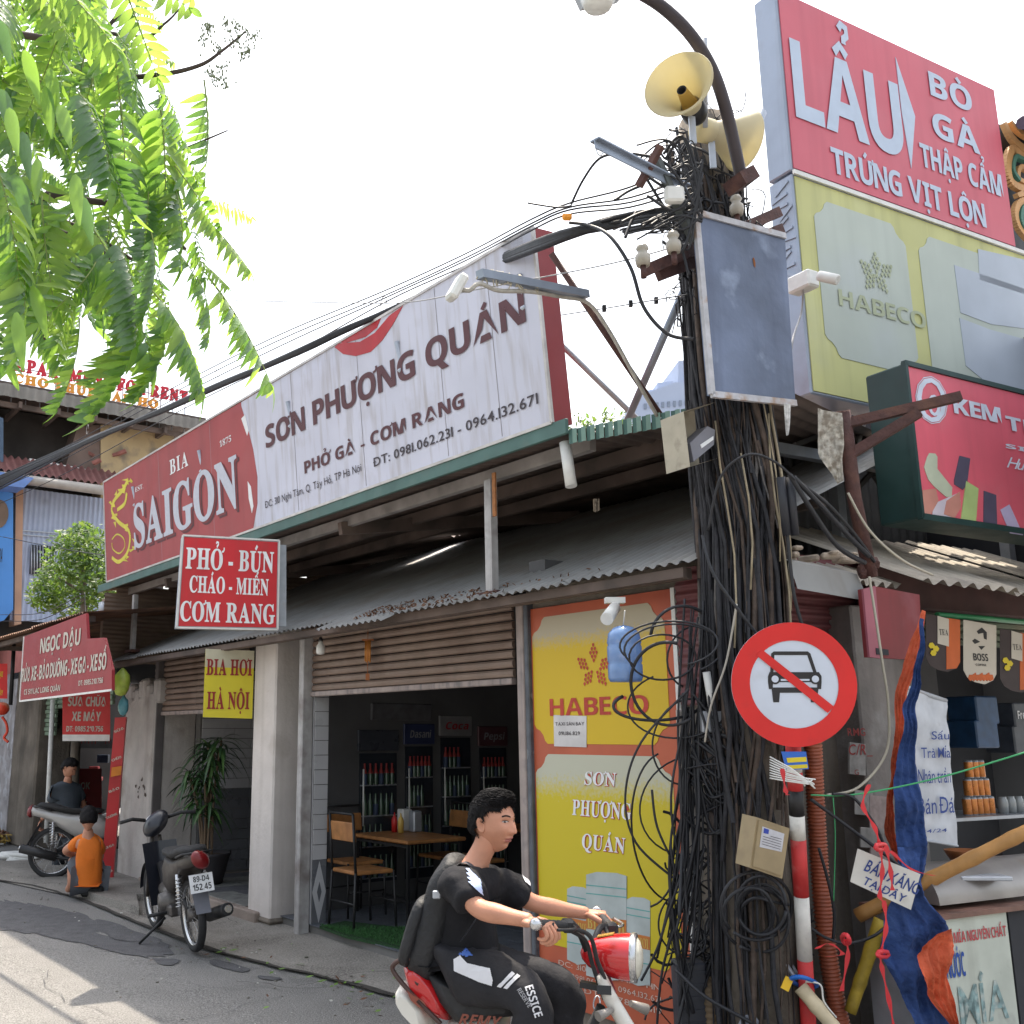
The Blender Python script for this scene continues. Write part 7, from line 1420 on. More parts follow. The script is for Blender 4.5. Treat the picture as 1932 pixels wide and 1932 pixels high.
poly_r = [(0, 300), (100, 330), (200, 385), (300, 395), (380, 415), (450, 405), (520, 400), (600, 400), (680, 330), (740, 280)]
def xr(y):
 for (y0, x0), (y1, x1) in zip(poly_r, poly_r[1:]):
  if y0 <= y <= y1: return x0 + (x1 - x0) * (y - y0) / (y1 - y0)
 return 260
k = 0
while k < 185:
 y = rnd.uniform(-140, 560); x = rnd.uniform(-160, xr(max(0, min(740, y))) - 60)
 if y > 430 and x < 110 and rnd.random() < .6 or y > 480 and rnd.random() < .5: continue
 t = rnd.uniform(2.9, 4.3); L = rnd.uniform(.2, .36); dx = rnd.uniform(-.25, .9); q = at(x, y, t) + V((dx, rnd.uniform(-.4, .4), rnd.uniform(-1.5, -.25))).normalized() * L
 frond(at(x, y, t), q, rnd.choice([0, 1, 2, 3, 4, 5, 5, 1, 6, 7]), rnd.uniform(-1, 1)); k += 1
for k in range(14):    # big leaflets close to the lens at the far left
 x, y = ((-5, 40), (45, 95), (92, 130), (0, 170), (15, 205), (40, 250), (85, 165), (70, 300), (25, 330), (110, 200), (140, 330), (150, 370), (60, 540), (30, 590))[k]; p = at(x, y, 2.5 + rnd.uniform(0, .3)); mb = MB(); d = V((.35 + rnd.uniform(-.2, .2), rnd.uniform(-.3, .3), -1)).normalized(); sd = d.cross(V((.2, 1, 0))).normalized(); leaflet(mb, p, d, sd, V((0, -1, .3)), .11, .023, rnd.choice([0, 1, 1]), .4); mb.build('leaflet', lf, tree)
def branch(pts, r0, r1, name='branch'):
 c = curve([at(*p) if len(p) == 3 and p[2] > 0 else V(p) for p in pts], 6); n = len(c); mb = MB(); mb.tube(c, [r0 + (r1 - r0) * i / n for i in range(n)], 7); return mb.build(name, twig, tree)
T0 = V((-4.6, 3.4, 0)); TJ = V((-4.5, 3.5, 3.2))
mb = MB(); mb.tube(curve([T0, V((-4.65, 3.42, 1.2)), V((-4.55, 3.5, 2.4)), TJ, V((-4.3, 3.6, 4.6)), V((-3.9, 3.7, 5.6))], 5), [.17, .165, .16, .155, .15, .15, .15, .145, .14, .14, .14, .135, .13, .13, .12, .12, .11, .1, .1, .09, .08, .07, .06, .05, .04, .03][:26], 12); mb.build('trunk', MT['conc'], tree)
def limb(end, r0=.04, r1=.01, z=None):
 r0 *= .55
 e = at(*end[-1]); pts = [TJ + V((0, 0, rnd.uniform(0, 1.6)))] + [at(*p) for p in end]; c = curve(pts, 8); n = len(c); mb = MB(); mb.tube(c, [r0 + (r1 - r0) * i / n for i in range(n)], 7); mb.build('limb', twig, tree)
limb([(-80, 340, 3.6), (60, 400, 3.5), (150, 430, 3.5), (250, 490, 3.5)], .035, .005); limb([(-60, 330, 3.8), (100, 368, 3.7), (240, 390, 3.6), (300, 420, 3.6), (350, 470, 3.5)], .035, .005)
limb([(-60, 150, 3.8), (80, 85, 3.7), (180, 70, 3.6), (250, -10, 3.6)], .03, .005); limb([(-40, 60, 3.9), (100, 120, 3.8), (200, 145, 3.7), (300, 141, 3.6), (377, 123, 3.6), (420, 95, 3.6), (463, 60, 3.6)], .03, .003)
limb([(-40, 260, 3.7), (120, 260, 3.7), (215, 330, 3.6), (320, 292, 3.6), (430, 246, 3.6)], .03, .002); limb([(-20, 20, 3.8), (100, 40, 3.8), (260, 70, 3.7), (310, 45, 3.6), (345, 10, 3.6)], .025, .002)
limb([(80, 420, 3.4), (90, 520, 3.3), (84, 640, 3.2)], .02, .004)
mb = MB()    # flower buds at the twig's end
for cx, cy in ((463, 60), (478, 68), (445, 50), (430, 45), (455, 100), (470, 95), (390, 55), (385, 75), (395, 50), (410, 90), (410, 150), (425, 158), (398, 140), (418, 130), (440, 78)):
 p = at(cx, cy, 3.6)
 for k in range(16): d = V((rnd.gauss(0, 1), rnd.gauss(0, 1), rnd.gauss(0, 1))) * .012; mb.tube([p, p + d], .0008, 3, False); mb.box(p + d, (.005, .005, .006))
 mb.tube([p, at(min(460, cx * .6 + 170), cy * .6 + 42, 3.6)], .0012, 3, False)
mb.build('flower_buds', mat('bud_grey', (.22, .25, .17), .8), tree)['kind'] = 'stuff'
# fallen leaves along the gutter
mb = MB()
for k in range(90):
 t = rnd.random(); g_ = G[4 + int(t * 3.9)].lerp(G[5 + int(t * 3.9)], rnd.random()); p = g_ + F.y * (-abs(rnd.gauss(0, .25))) * (1 if rnd.random() < .6 else -1.2); p.z = slopez(p) + .03; u = V((rnd.uniform(-1, 1), rnd.uniform(-1, 1), .1)).normalized() * rnd.uniform(.015, .04); v = V((-u.y, u.x, .01)) * .35
 mb.poly([p - u, p + v, p + u, p - v], rnd.choice([0, 0, 1]))
mb.build('fallen_leaves', [mat('fallen_green', (.14, .25, .05), .6), mat('dry_leaf')], label='scattered fallen leaves along the pavement gutter', cat='leaves', kind='stuff')
# ================================================================ inside the noodle shop
zf_ = .108
def seat_chair():
 t = thing('chair', 'wooden slat chair with black metal legs at the end of the near table', 'chair', (0, 0, 0), 'wooden chairs in the noodle shop')
 mb = MB(); mb.box((0, 0, .43), (.36, .36, .03), bev=.008); mb.build('seat', MT['wood'], t)
 mb = MB(); mb.box((-.19, 0, .74), (.02, .36, .15), Matrix.Rotation(-.1, 3, 'Y'), bev=.006); mb.build('backrest', MT['wood'], t)
 for sx, sy in ((1, 1), (1, -1), (-1, 1), (-1, -1)):
  mb = MB(); mb.tube([(sx * .18, sy * .18, .435), (sx * .2, sy * .19, 0)], .011, 6); mb.build('leg', MT['black'], t)
 for sy in (1, -1): mb = MB(); mb.tube([(-.18, sy * .18, .43), (-.21, sy * .18, .88)], .011, 6); mb.build('back_post', MT['black'], t)
 mb = MB(); mb.tube([(-.21, -.18, .88), (-.21, .18, .88)], .011, 6); mb.tube([(.19, -.18, .2), (.19, .18, .2)], .008, 6); mb.tube([(-.19, -.18, .2), (-.19, .18, .2)], .008, 6); mb.build('rail', MT['black'], t); return t
def table():
 t = thing('dining_table', 'varnished wooden dining table nearest the doorway', 'table', (0, 0, 0), 'dining tables in the noodle shop')
 mb = MB(); mb.box((0, 0, .635), (.86, .62, .03), bev=.01); mb.build('tabletop', MT['wood'], t)
 for sx in (-1, 1):
  for sy in (-1, 1): mb = MB(); mb.bar((sx * .39, sy * .27, 0), (sx * .39, sy * .27, .62), .025); mb.build('leg', MT['black'], t)
 mb = MB(); mb.bar((-.39, -.27, .6), (.39, -.27, .6), .022); mb.bar((-.39, .27, .6), (.39, .27, .6), .022); mb.bar((-.39, .0, .12), (.39, .0, .12), .02); mb.build('frame', MT['black'], t); return t
fx = math.atan2(F.x.y, F.x.x)
def gp_(x, y): p = ground(x, y, zf_); return p
def fw(a, b): return F.w(a, b, zf_)
tb0 = table(); tt = [ground(x, y, .82) for x, y in ((670, 1580), (742, 1594), (840, 1590), (792, 1576))]
c_t = F.l(ground(742, 1731, zf_)); tb0.location = fw(.58, 1.02); tb0.rotation_euler.z = fx
tl = F.l(tb0.location)
dup(tb0, fw(tl[0] + .05, tl[1] + 1.5), fx, 'varnished table in the second row inside the shop'); dup(tb0, fw(tl[0] + 1.45, tl[1] + 1.2), fx, 'varnished table behind the rider at the right side of the shop')
dup(tb0, fw(tl[0] + .8, tl[1] + 2.9), fx, 'varnished table in the back row of the shop')
ch0 = seat_chair(); ch0.location = fw(tl[0] - .3, tl[1] - .35); ch0.rotation_euler.z = fx
spots = [(-.2, .56, -1.57, 'wooden chair behind the near table, left of a pair'), (.24, .56, -1.57, 'wooden chair behind the near table, right of a pair'), (.25, -.62, 1.57, 'wooden chair in front of the near table by the tiled pier'), (-.2, 2.05, -1.57, 'wooden chair behind the second row table, left one'), (.3, 2.05, -1.57, 'wooden chair behind the second row table, right one'), (1.3, .75, 1.57, 'wooden chair before the right table'), (1.15, 1.75, -1.57, 'wooden chair behind the right table, left one'), (1.6, 1.75, -1.57, 'wooden chair behind the right table, right one'), (.5, 3.4, -1.57, 'wooden chair at the back row, left one'), (1.0, 3.4, -1.57, 'wooden chair at the back row, right one'), (.95, 1.3, 3.14, 'wooden chair at the left end of the second row table')]
for a, b, r_, lab in spots: dup(ch0, fw(tl[0] + a, tl[1] + b), fx + r_, lab)
# things on the near table
top = tb0.location + V((0, 0, .652))
def on(a, b, z=0): return top + F.x * a + F.y * b + V((0, 0, z))
for (a, b, s_, m, lab, cat) in ((-.34, .2, (.1, .1, .19), MT['whitep'], 'white napkin box on the near table', 'napkin box'), (-.2, .22, (.09, .09, .18), MT['steel'], 'grey chopstick box on the near table', 'box'), (.2, 1.5, (.1, .1, .18), MT['whitep'], 'pale box on the second row table', 'box')):
 mb = MB(); mb.box(on(a, b, s_[2] / 2), s_, Matrix.Rotation(fx, 3, 'Z'), bev=.01); mb.build('box', m, label=lab, cat=cat)
for a, b, c_, lab in ((-.28, .05, (.5, .02, .02), 'red chilli sauce bottle on the near table'), (-.18, .05, (.6, .4, .1), 'yellow mustard bottle on the near table')):
 mb = MB(); mb.lathe([(.001, 0), (.026, 0), (.028, .1), (.02, .125), (.009, .14), (.004, .17), (.001, .17)], on(a, b), n=14); mb.build('sauce_bottle', mat('sauce_%d' % int(c_[1] * 100), c_, .35), label=lab, cat='bottle')
# fridges along the left wall, their glass doors facing the room
ad = .02
gl = mat('fridge_glass', (.025, .03, .04), .15, var=.1, spec=.9); cold = mat('bottle_glass', (.05, .09, .06), .2, spec=.8)
for k, (b0, b1, z1, hc, htxt, lab) in enumerate(((.85, 1.32, 1.66, (.05, .06, .09), '', 'dark drinks fridge with rows of red topped bottles, leftmost in the shop'), (1.36, 1.74, 1.72, (.03, .04, .1), 'Dasani', 'navy drinks fridge second from the left in the shop'), (1.78, 2.2, 1.8, (.35, .02, .03), 'Coca', 'red drinks fridge with a white header in the shop'), (2.26, 2.66, 1.7, (.1, .04, .05), 'Pepsi', 'dark red drinks fridge at the right of the row'))):
 t = thing('drinks_fridge', lab, 'fridge', F.w(ad - .2, (b0 + b1) / 2, zf_), 'drinks fridges along the inner wall'); hm = mat('fridge_col%d' % k, hc, .4)
 mb = MB(); mb.fbox(F, ad - .4, ad - .03, b0, b1, zf_, z1, bev=.015); mb.build('body', hm, t)
 mb = MB(); mb.fbox(F, ad - .03, ad, b0 + .01, b1 - .01, z1 - .2, z1 - .01, bev=.005); hd = mb.build('header', [mat('fridge_header', (.05, .055, .07), .3), hm, mat('header_grey', (.22, .22, .23), .4), hm][k], t)
 B = Board(F.w(ad + .003, b0 + .05, z1 - .16), F.y, F.z, F.x)
 if htxt: B.text(htxt, (.02, .02), (b1 - b0 - .12, .09), mat('header_print', (.25, .25, .27), .5) if k != 2 else hm, hd, 'b', px=False, shear=.2)
 mb = MB(); mb.fbox(F, ad - .03, ad - .01, b0 + .03, b1 - .03, zf_ + .2, z1 - .22); dr_ = mb.build('glass_door', gl, t)
 mb = MB(); mb.tube([F.w(ad + .01, b0 + .06, .8), F.w(ad + .01, b0 + .06, 1.3)], .008, 6); mb.build('handle', MT['whitep'], dr_)
 for r_ in range(4):
  z = z1 - .5 - r_ * .27; mb = MB(); mb.fbox(F, ad - .012, ad + .004, b0 + .04, b1 - .04, z - .012, z); mb.build('shelf_edge', MT['steel'], t)
  for j in range(6):
   if (k + r_) % 3 == 2 and j > 3: continue
   mb = MB(); q = F.w(ad + .0, b0 + .08 + j * (b1 - b0 - .14) / 5.5, z); mb.lathe([(.024, 0), (.024, .1), (.01, .15), (.01, .19)], q, n=8, mis=[0, 1, 1]); mb.build('bottle', [cold if (r_ + j) % 3 else goods[2], goods[0] if r_ == 0 else cold], t)
mb = MB(); mb.fbox(F, ad - .35, ad, 1.0, 1.7, 1.74, 1.9, bev=.01); mb.build('carton', goods[1], label='dark carton lying on top of the left fridges', cat='carton')
mb = MB(); c = F.px(660, 1335, 1.0); mb.lathe([(.001, .1), (.12, .05), (.2, 0), (.19, -.01), (.001, .06)], c, (.3, .2, 1), n=20); mb.build('red_parasol', mat('parasol_red', (.3, .02, .02), .6), label='folded red parasol hung inside under the shutter', cat='parasol')
# ---- bay with the potted plant
pc = F.w(-1.35, .95, .12); pc = ground(388, 1666, .13)
pp = thing('potted_plant', 'tall leafy dracaena in a wide black pot in the left bay', 'potted plant', pc)
mb = MB(); mb.lathe([(.001, .0), (.17, .0), (.2, .12), (.235, .26), (.25, .28), (.25, .3), (.235, .3), (.22, .27), (.001, .27)], pc, n=28, mis=[0, 0, 0, 0, 0, 0, 0, 1]); mb.build('pot', [mat('pot_black', (.035, .032, .036), .6, var=.2, scale=8), mat('soil', (.05, .035, .025), .95)], pp)
lp = [mat('dracaena_leaf', (.03, .075, .025), .4, var=.3, scale=10, spec=.6), mat('dracaena_leaf_light', (.07, .14, .04), .4, var=.3, scale=10)]
heads = []
for k in range(9):
 a = rnd.uniform(0, 6.28); r = rnd.uniform(.03, .26); h = (.55, .8, 1.02, 1.15, .68, .92, 1.1, .5, .8)[k]; q = pc + V((math.cos(a) * r, math.sin(a) * r, .27 + h)); mb = MB(); mb.tube(curve([pc + V((math.cos(a) * .05, math.sin(a) * .05, .26)), pc + V((math.cos(a) * r * .5, math.sin(a) * r * .5, .27 + h * .55)), q], 5), .012, 6); mb.build('cane', mat('cane_brown', (.16, .11, .07), .8), pp); heads.append(q)
for q in heads:
 mb = MB()
 for j in range(26):
  a = rnd.uniform(0, 6.28); up_ = rnd.uniform(-.1, 1.1); d = V((math.cos(a), math.sin(a), up_)).normalized(); leaflet(mb, q + V((0, 0, rnd.uniform(-.12, .04))), d, d.cross(V((0, 0, 1))).normalized(), V((0, 0, 1)), rnd.uniform(.2, .36), .021, 0 if rnd.random() < .8 else 1, rnd.uniform(.5, 1.1))
 mb.build('leaf_rosette', lp, pp)
mb = MB(); mb.lathe([(.001, 0), (.03, 0), (.034, .03), (.034, .14), (.014, .19), (.014, .22), (.001, .22)], ground(420, 1632, .14), n=14); mb.build('bottle', mat('bottle_pet', (.35, .38, .45), .15, spec=.8), label='clear plastic bottle standing beside the plant pot', cat='bottle')
for k in range(3): mb = MB(); c = F.w(-.75 - .03 * k, 1.8 + .5 * k, .12); mb.box(c + V((0, 0, .35)), (.5, .3, .7), Matrix.Rotation(fx, 3, 'Z'), bev=.01); mb.build('cabinet', mat('cabinet_red', (.17, .06, .045), .5, var=.3), label='reddish wooden cabinet deep in the left bay, %s' % ('front', 'middle', 'rear')[k], cat='cabinet')
mb = MB(); c = F.px(420, 1395, 3.1); mb.box(c, (.5, .08, .5), Matrix.Rotation(fx, 3, 'Z')); mb.build('wall_cabinet', MT['tile'], label='pale wall cabinet at the back of the left bay', cat='cabinet')
# ================================================================ motorbikes
def bike(name, label, body, panel, plate=True, seat=None):
 t = thing(name, label, 'motorbike', (0, 0, 0)); R_ = .285; WB = 1.2; seat = seat or MT['rubber']; ch = mat('chrome', (.55, .55, .56), .25, .9, var=.1); eng = mat('engine_grey', (.13, .12, .115), .5, .6, var=.25, scale=30)
 for nm, x in (('front_wheel', WB), ('rear_wheel', 0)):
  mb = MB(); prof = [(R_ - .055, -.02), (R_ - .03, -.034), (R_ - .008, -.024), (R_, 0), (R_ - .008, .024), (R_ - .03, .034), (R_ - .055, .02)]; mb.lathe(prof, (x, 0, R_), (0, 1, 0), 36); wh_ = mb.build(nm, MT['rubber'], t)
  mb = MB(); mb.lathe([(R_ - .055, -.02), (R_ - .068, -.014), (R_ - .068, .014), (R_ - .055, .02)], (x, 0, R_), (0, 1, 0), 36); mb.build('rim', ch, wh_)
  mb = MB(); mb.lathe([(.001, -.04), (.05, -.035), (.055, 0), (.05, .035), (.001, .04)], (x, 0, R_), (0, 1, 0), 16); mb.build('hub', eng, wh_)
  mb = MB()
  for k in range(24): a = k * .2618; mb.tube([(x + .05 * math.cos(a), .02 * (-1) ** k, R_ + .05 * math.sin(a)), (x + (R_ - .065) * math.cos(a + .15 * (-1) ** k), 0, R_ + (R_ - .065) * math.sin(a + .15 * (-1) ** k))], .0018, 4, False)
  mb.build('spokes', ch, wh_)['kind'] = 'stuff'
 for s_ in (-1, 1): mb = MB(); mb.tube([(WB, s_ * .06, R_), (WB - .12, s_ * .055, .68), (WB - .17, s_ * .03, .82)], .018, 8); mb.build('fork_leg', panel, t)
 mb = MB(); mb.grid(lambda u, v: (WB + (R_ + .03) * math.cos(.15 + 2.2 * u), .05 * (2 * v - 1), R_ + (R_ + .03) * math.sin(.15 + 2.2 * u) - .02 * abs(2 * v - 1)), 14, 4); mb.build('front_fender', body, t)
 mb = MB(); mb.grid(lambda u, v: (WB - .22 - .12 * u - .12 * (1 - abs(2 * v - 1)) * 0 - .06 * abs(2 * v - 1) * (1 - u * .3), (.155 - .03 * u) * (2 * v - 1), .78 - .52 * u), 8, 10); mb.build('leg_shield', body, t)
 mb = MB(); vs = []
 mb.lathe([(.001, .12), (.07, .1), (.105, .04), (.11, -.02), (.09, -.09), (.001, -.12)], (WB - .17, 0, .93), (1, 0, .15), 18, sq=(.7, 1.25)); mb.build('handlebar_cover', body, t)
 mb = MB(); mb.lathe([(.001, .028), (.06, .02), (.07, 0), (.001, -.01)], (WB - .07, 0, .93), (1, 0, .15), 18); mb.build('headlight', MT['white'], t)
 for s_ in (-1, 1):
  mb = MB(); mb.tube([(WB - .2, s_ * .1, .97), (WB - .24, s_ * .22, 1.0), (WB - .29, s_ * .34, .99)], .016, 8); mb.build('grip', MT['rubber'], t); mb = MB(); mb.tube([(WB - .16, s_ * .14, .985), (WB - .2, s_ * .3, .99)], .006, 5); mb.build('brake_lever', ch, t)
 hull('seat', t, [(-.24, .8), (-.18, .845), (-.05, .835), (.12, .785), (.3, .765), (.48, .78), (.55, .755), (.52, .72), (.25, .705), (.0, .74), (-.16, .775)], .125, seat)
 hull('side_panel', t, [(-.3, .76), (-.26, .81), (-.05, .76), (.2, .71), (.5, .71), (.62, .6), (.6, .45), (.45, .4), (.25, .45), (.05, .56), (-.15, .67), (-.28, .7)], .115, panel)
 for s_ in (-1, 1):
  mb = MB(); mb.tube([(.03 - .02, s_ * .1, .3), (-.0, s_ * .11, .62)], .018, 8)
  hel = [(.01 - .03 * u + .026 * math.cos(u * 50), s_ * .105 + .026 * math.sin(u * 50), .36 + .24 * u) for u in [i / 60 for i in range(61)]]; mb.tube(hel, .005, 5); mb.build('shock_absorber', ch, t)
 mb = MB(); mb.tube([(WB - .3, 0, .6), (.75, 0, .36), (.55, 0, .42)], .04, 8); mb.tube([(.55, 0, .5), (.0, 0, R_)], .03, 8); mb.build('frame', MT['black'], t)
 mb = MB(); mb.lathe([(.001, -.13), (.08, -.12), (.1, 0), (.08, .12), (.001, .13)], (.55, 0, .32), (0, 1, 0), 16); mb.tube([(.55, 0, .35), (.8, 0, .4)], .065, 12); mb.box((.52, 0, .27), (.3, .18, .1), bev=.02); mb.build('engine', eng, t)
 mb = MB(); mb.tube([(.62, -.1, .25), (.35, -.15, .2), (.05, -.16, .24), (.02, -.165, .25)], .02, 8); mb.tube([(.08, -.165, .24), (-.32, -.19, .34)], .05, 14); mb.build('exhaust', [MT['black']], t)
 mb = MB(); mb.tube([(-.32, -.19, .34), (-.335, -.191, .344)], .03, 12); mb.build('exhaust_tip', ch, t)
 mb = MB(); mb.tube([(.55, .08, .2), (.6, .3, .02)], .012, 6); mb.build('side_stand', MT['black'], t)
 for s_ in (-1, 1): mb = MB(); mb.tube([(.42, s_ * .1, .26), (.42, s_ * .26, .26)], .016, 8); mb.build('footrest', MT['rubber'], t)
 mb = MB(); mb.lathe([(.001, .03), (.06, .02), (.085, -.01), (.08, -.03), (.001, -.035)], (-.3, 0, .745), (-1, 0, .1), 16, sq=(1, .75)); mb.build('tail_light', mat('tail_red', (.16, .008, .01), .3), t)
 mb = MB(); mb.grid(lambda u, v: (-.14 - .15 * u - .02, (.07 - .01 * u) * (2 * v - 1), .62 - .28 * u), 6, 6); mb.build('rear_mudguard', mat('mudguard_grey', (.13, .135, .16), .5), t)
 mb = MB(); mb.tube([(-.02, -.12, .75), (-.2, -.12, .79), (-.29, 0, .8), (-.2, .12, .79), (-.02, .12, .75)], .011, 6); mb.build('grab_rail', MT['black'], t)
 if plate:
  B = Board((-.31, .095, .5), (0, -1, 0), (.3, 0, 1), (-1, 0, .3)); mb = MB(); mb.prism([B.w(0, 0, 0), B.w(.19, 0, 0), B.w(.19, .14, 0), B.w(0, .14, 0)], B.n * .003); pl2 = mb.build('number_plate', MT['white'], t)
  B.text('89-D4', (.03, .083), (.16, .125), MT['black'], pl2, 'b', px=False, d=.005); B.text('152.45', (.02, .018), (.17, .065), MT['black'], pl2, 'b', px=False, d=.005)
 return t
def hull(name, t, pts, wd, m, y0=0):
 mb = MB(); n = len(pts); cx = sum(p[0] for p in pts) / n; cz = sum(p[1] for p in pts) / n; K = 10
 for k in range(K + 1):
  l = k / K * 2 - 1; s_ = .5 + .5 * (1 - abs(l) ** 2.6) ** .5
  for p in pts: mb.v.append(V((cx + (p[0] - cx) * s_, y0 + l * wd, cz + (p[1] - cz) * s_)))
 for j in range(K):
  for i in range(n): a = j * n + i; b = j * n + (i + 1) % n; mb.f.append((a, b, b + n, a + n)); mb.m.append(0); mb.sm.append(True)
 mb.f.append(tuple(range(n))[::-1]); mb.f.append(tuple(range(K * n, K * n + n))); mb.m += [0, 0]; mb.sm += [True, True]; return mb.build(name, m, t)
def heading(o, rear, front, roll=0, s_=1):
 d = front - rear; o.location = rear; o.rotation_euler = (roll, 0, math.atan2(d.y, d.x)); o.scale = (s_,) * 3
pk = bike('motorbike', 'black underbone motorbike parked on its side stand before the left bay', mat('bike_black', (.012, .014, .022), .4, coat=.15, var=.1), mat('bike_bronze', (.055, .047, .042), .45, .2, var=.2, scale=12))
g1, g2 = ground(368, 1796, .02), ground(284, 1744, .02)
heading(pk, g1, g2, rad(-6), .93)
mb = MB(); mb.tube([(.18, -.09, .45), (.2, -.1, .6)], .02, 8); mb.build('orange_spring', mat('spring_orange', (.6, .12, .02), .5), pk)
sv = bike('scooter', 'silver scooter under repair behind the crouching man in orange', mat('scooter_dark', (.03, .035, .05), .3, coat=.5), mat('scooter_silver', (.36, .35, .34), .35, .3, var=.08), plate=False)
g1 = ground(96, 1658); heading(sv, g1, g1 + (F.x * .5 + F.y * .86), rad(-4), 1.0)
hull('tail_body', sv, [(-.4, .93), (-.32, .97), (-.1, .88), (.25, .78), (.55, .66), (.58, .5), (.4, .44), (.1, .56), (-.2, .76)], .15, mat('scooter_silver'))
mb = MB(); mb.lathe([(.001, -.06), (.13, -.05), (.14, 0), (.001, .02)], (.1, -.12, .3), (0, -1, 0), 18, sq=(1.4, .8)); mb.build('transmission_cover', MT['rubber'], sv)
# ================================================================ people
skinm = mat('skin', (.5, .24, .155), .5, var=.1, scale=14, bump=.08, bscale=120, spec=.4); lipm = mat('lips', (.32, .11, .09), .45); hairm = mat('hair', (.01, .009, .01), .75, var=.3, scale=60, spec=.2)
def smooth(x): x = max(0, min(1, x)); return x * x * (3 - 2 * x)
def head_pt(th, ph, k=1.0):
 """th around from the front, ph from chin to crown; returns a point in head space: x forward, y left, z up"""
 cx, cy, cz = math.cos(ph) * math.cos(th), math.cos(ph) * math.sin(th), math.sin(ph)
 x, y, z = cx * (.098 if cx > 0 else .104), cy * .077, cz * .118
 low = smooth((-z - .02) / .09); y *= 1 - .33 * low;
 if cx < 0: x *= 1 - .45 * low
 else: x *= 1 - .02 * low
 if cx > 0:
  g = lambda yy, zz, sy, sz: math.exp(-((y - yy) / sy) ** 2 - ((z - zz) / sz) ** 2)
  f = smooth(cx * 1.6)
  x = x * (1 - .10 * smooth(abs(y) / .06) * 0)
  x += f * (.026 * math.exp(-(y / .0105) ** 2) * smooth((.03 - z) / .055) * (1 if z > -.028 else math.exp(-((z + .028) / .009) ** 2)) + .008 * g(.013, -.026, .008, .009) + .008 * g(-.013, -.026, .008, .009)
    + .006 * g(0, .034, .045, .012) - .012 * g(.03, .014, .015, .011) - .012 * g(-.03, .014, .015, .011) + .0045 * g(.031, .012, .009, .006) + .0045 * g(-.031, .012, .009, .006) + .006 * g(.036, -.018, .02, .02) + .006 * g(-.036, -.018, .02, .02)
    + .011 * g(0, -.0525, .019, .0055) + .011 * g(0, -.0645, .016, .0055) - .006 * g(0, -.0585, .02, .0018) - .003 * g(.024, -.058, .005, .006) - .003 * g(-.024, -.058, .005, .006) - .004 * g(0, -.076, .02, .006) + .009 * g(0, -.094, .02, .014))
 return V((x, y, z)) * k
def head_mesh(mb, M, s=1.0, n=72, m=54, hair=True):
 def fn(u, v): return M @ (head_pt((u - .5) * 6.28318, (v - .5) * 3.1416) * s)
 def mi(u, v):
  p = head_pt((u - .5) * 6.28318, (v - .5) * 3.1416); return 1 if p.x > .05 and abs(p.y) < .021 and -.07 < p.z < -.048 - .006 * abs(p.y) / .02 else 0
 mb.grid(fn, n, m, mi, wrapu=False)
 for sd in (1, -1):      # ears
  o = V((-.008, sd * .074, -.004)); prof = []
  k0 = len(mb.v)
  mb.lathe([(.001, .004), (.011, .006), (.019, .012), (.0245, .011), (.025, .004), (.017, -.006), (.001, -.008)], (0, 0, 0), (0, sd, 0), 16, sq=(.72, 1.3), side=(1, 0, .25))
  for i in range(k0, len(mb.v)): q = mb.v[i]; mb.v[i] = M @ ((Matrix.Rotation(sd * -.35, 3, 'Z') @ q + o) * s)
def hairline(p):
 """negative outside the hair"""
 if p.x > .03: return p.z - (.074 - .4 * max(0, abs(p.y) - .01)) + .003 * noise.noise(p * 90)
 if p.x > .0: return p.z - (.055 - (.03 - p.x) / .03 * .048)
 if p.x > -.03: return p.z - .012 + .0 if abs(p.y) > .05 and p.x > -.022 else p.z + .02
 return p.z + .055
def hair_mesh(M, s=1.0, vol=.022, seed=0, tufts=260):
 mb = MB(); r = random.Random(seed); n, m = 80, 60; idx = {}
 def P(th, ph):
  p = head_pt(th, ph); h = hairline(p); t = smooth(h / .03); d = p.normalized(); nz_ = noise.noise(p * 28 + V((seed, 0, 0))) * .006 + noise.noise(p * 70) * .003
  extra = vol * (1 + .5 * smooth(p.z / .1)) * t + nz_ * t; q = p + d * (extra + .0015)
  if p.x > .04 and h > 0: q = q + V((.008 * t, 0, .004 * t))
  return q, h
 grid = [[P((i / n - .5) * 6.28318, (j / m - .5) * 3.1416) for i in range(n + 1)] for j in range(m + 1)]
 vi = {}
 for j in range(m):
  for i in range(n):
   q = [grid[j][i], grid[j][i + 1], grid[j + 1][i + 1], grid[j + 1][i]]
   if min(a[1] for a in q) > -.004:
    f = []
    for (jj, ii) in ((j, i), (j, i + 1), (j + 1, i + 1), (j + 1, i)):
     if (jj, ii) not in vi: vi[(jj, ii)] = len(mb.v); mb.v.append(M @ (grid[jj][ii][0] * s))
     f.append(vi[(jj, ii)])
    mb.f.append(tuple(f)); mb.m.append(0); mb.sm.append(True)
 for k in range(tufts):
  th = r.uniform(-3.14, 3.14); ph = r.uniform(-.5, 1.5); q, h = P(th, ph)
  if h < .0: continue
  d = q.normalized(); fl = V((.9, r.uniform(-.25, .25), .1 if q.z > .07 else -.9)); a = q; b = q + (d * .12 + fl.normalized()).normalized() * r.uniform(.01, .02); mid = a.lerp(b, .5) + d * .002
  mb.tube([M @ (a * s), M @ (mid * s), M @ (b * s)], [.0022 * s, .0017 * s, .0002], 3, False)
 return mb
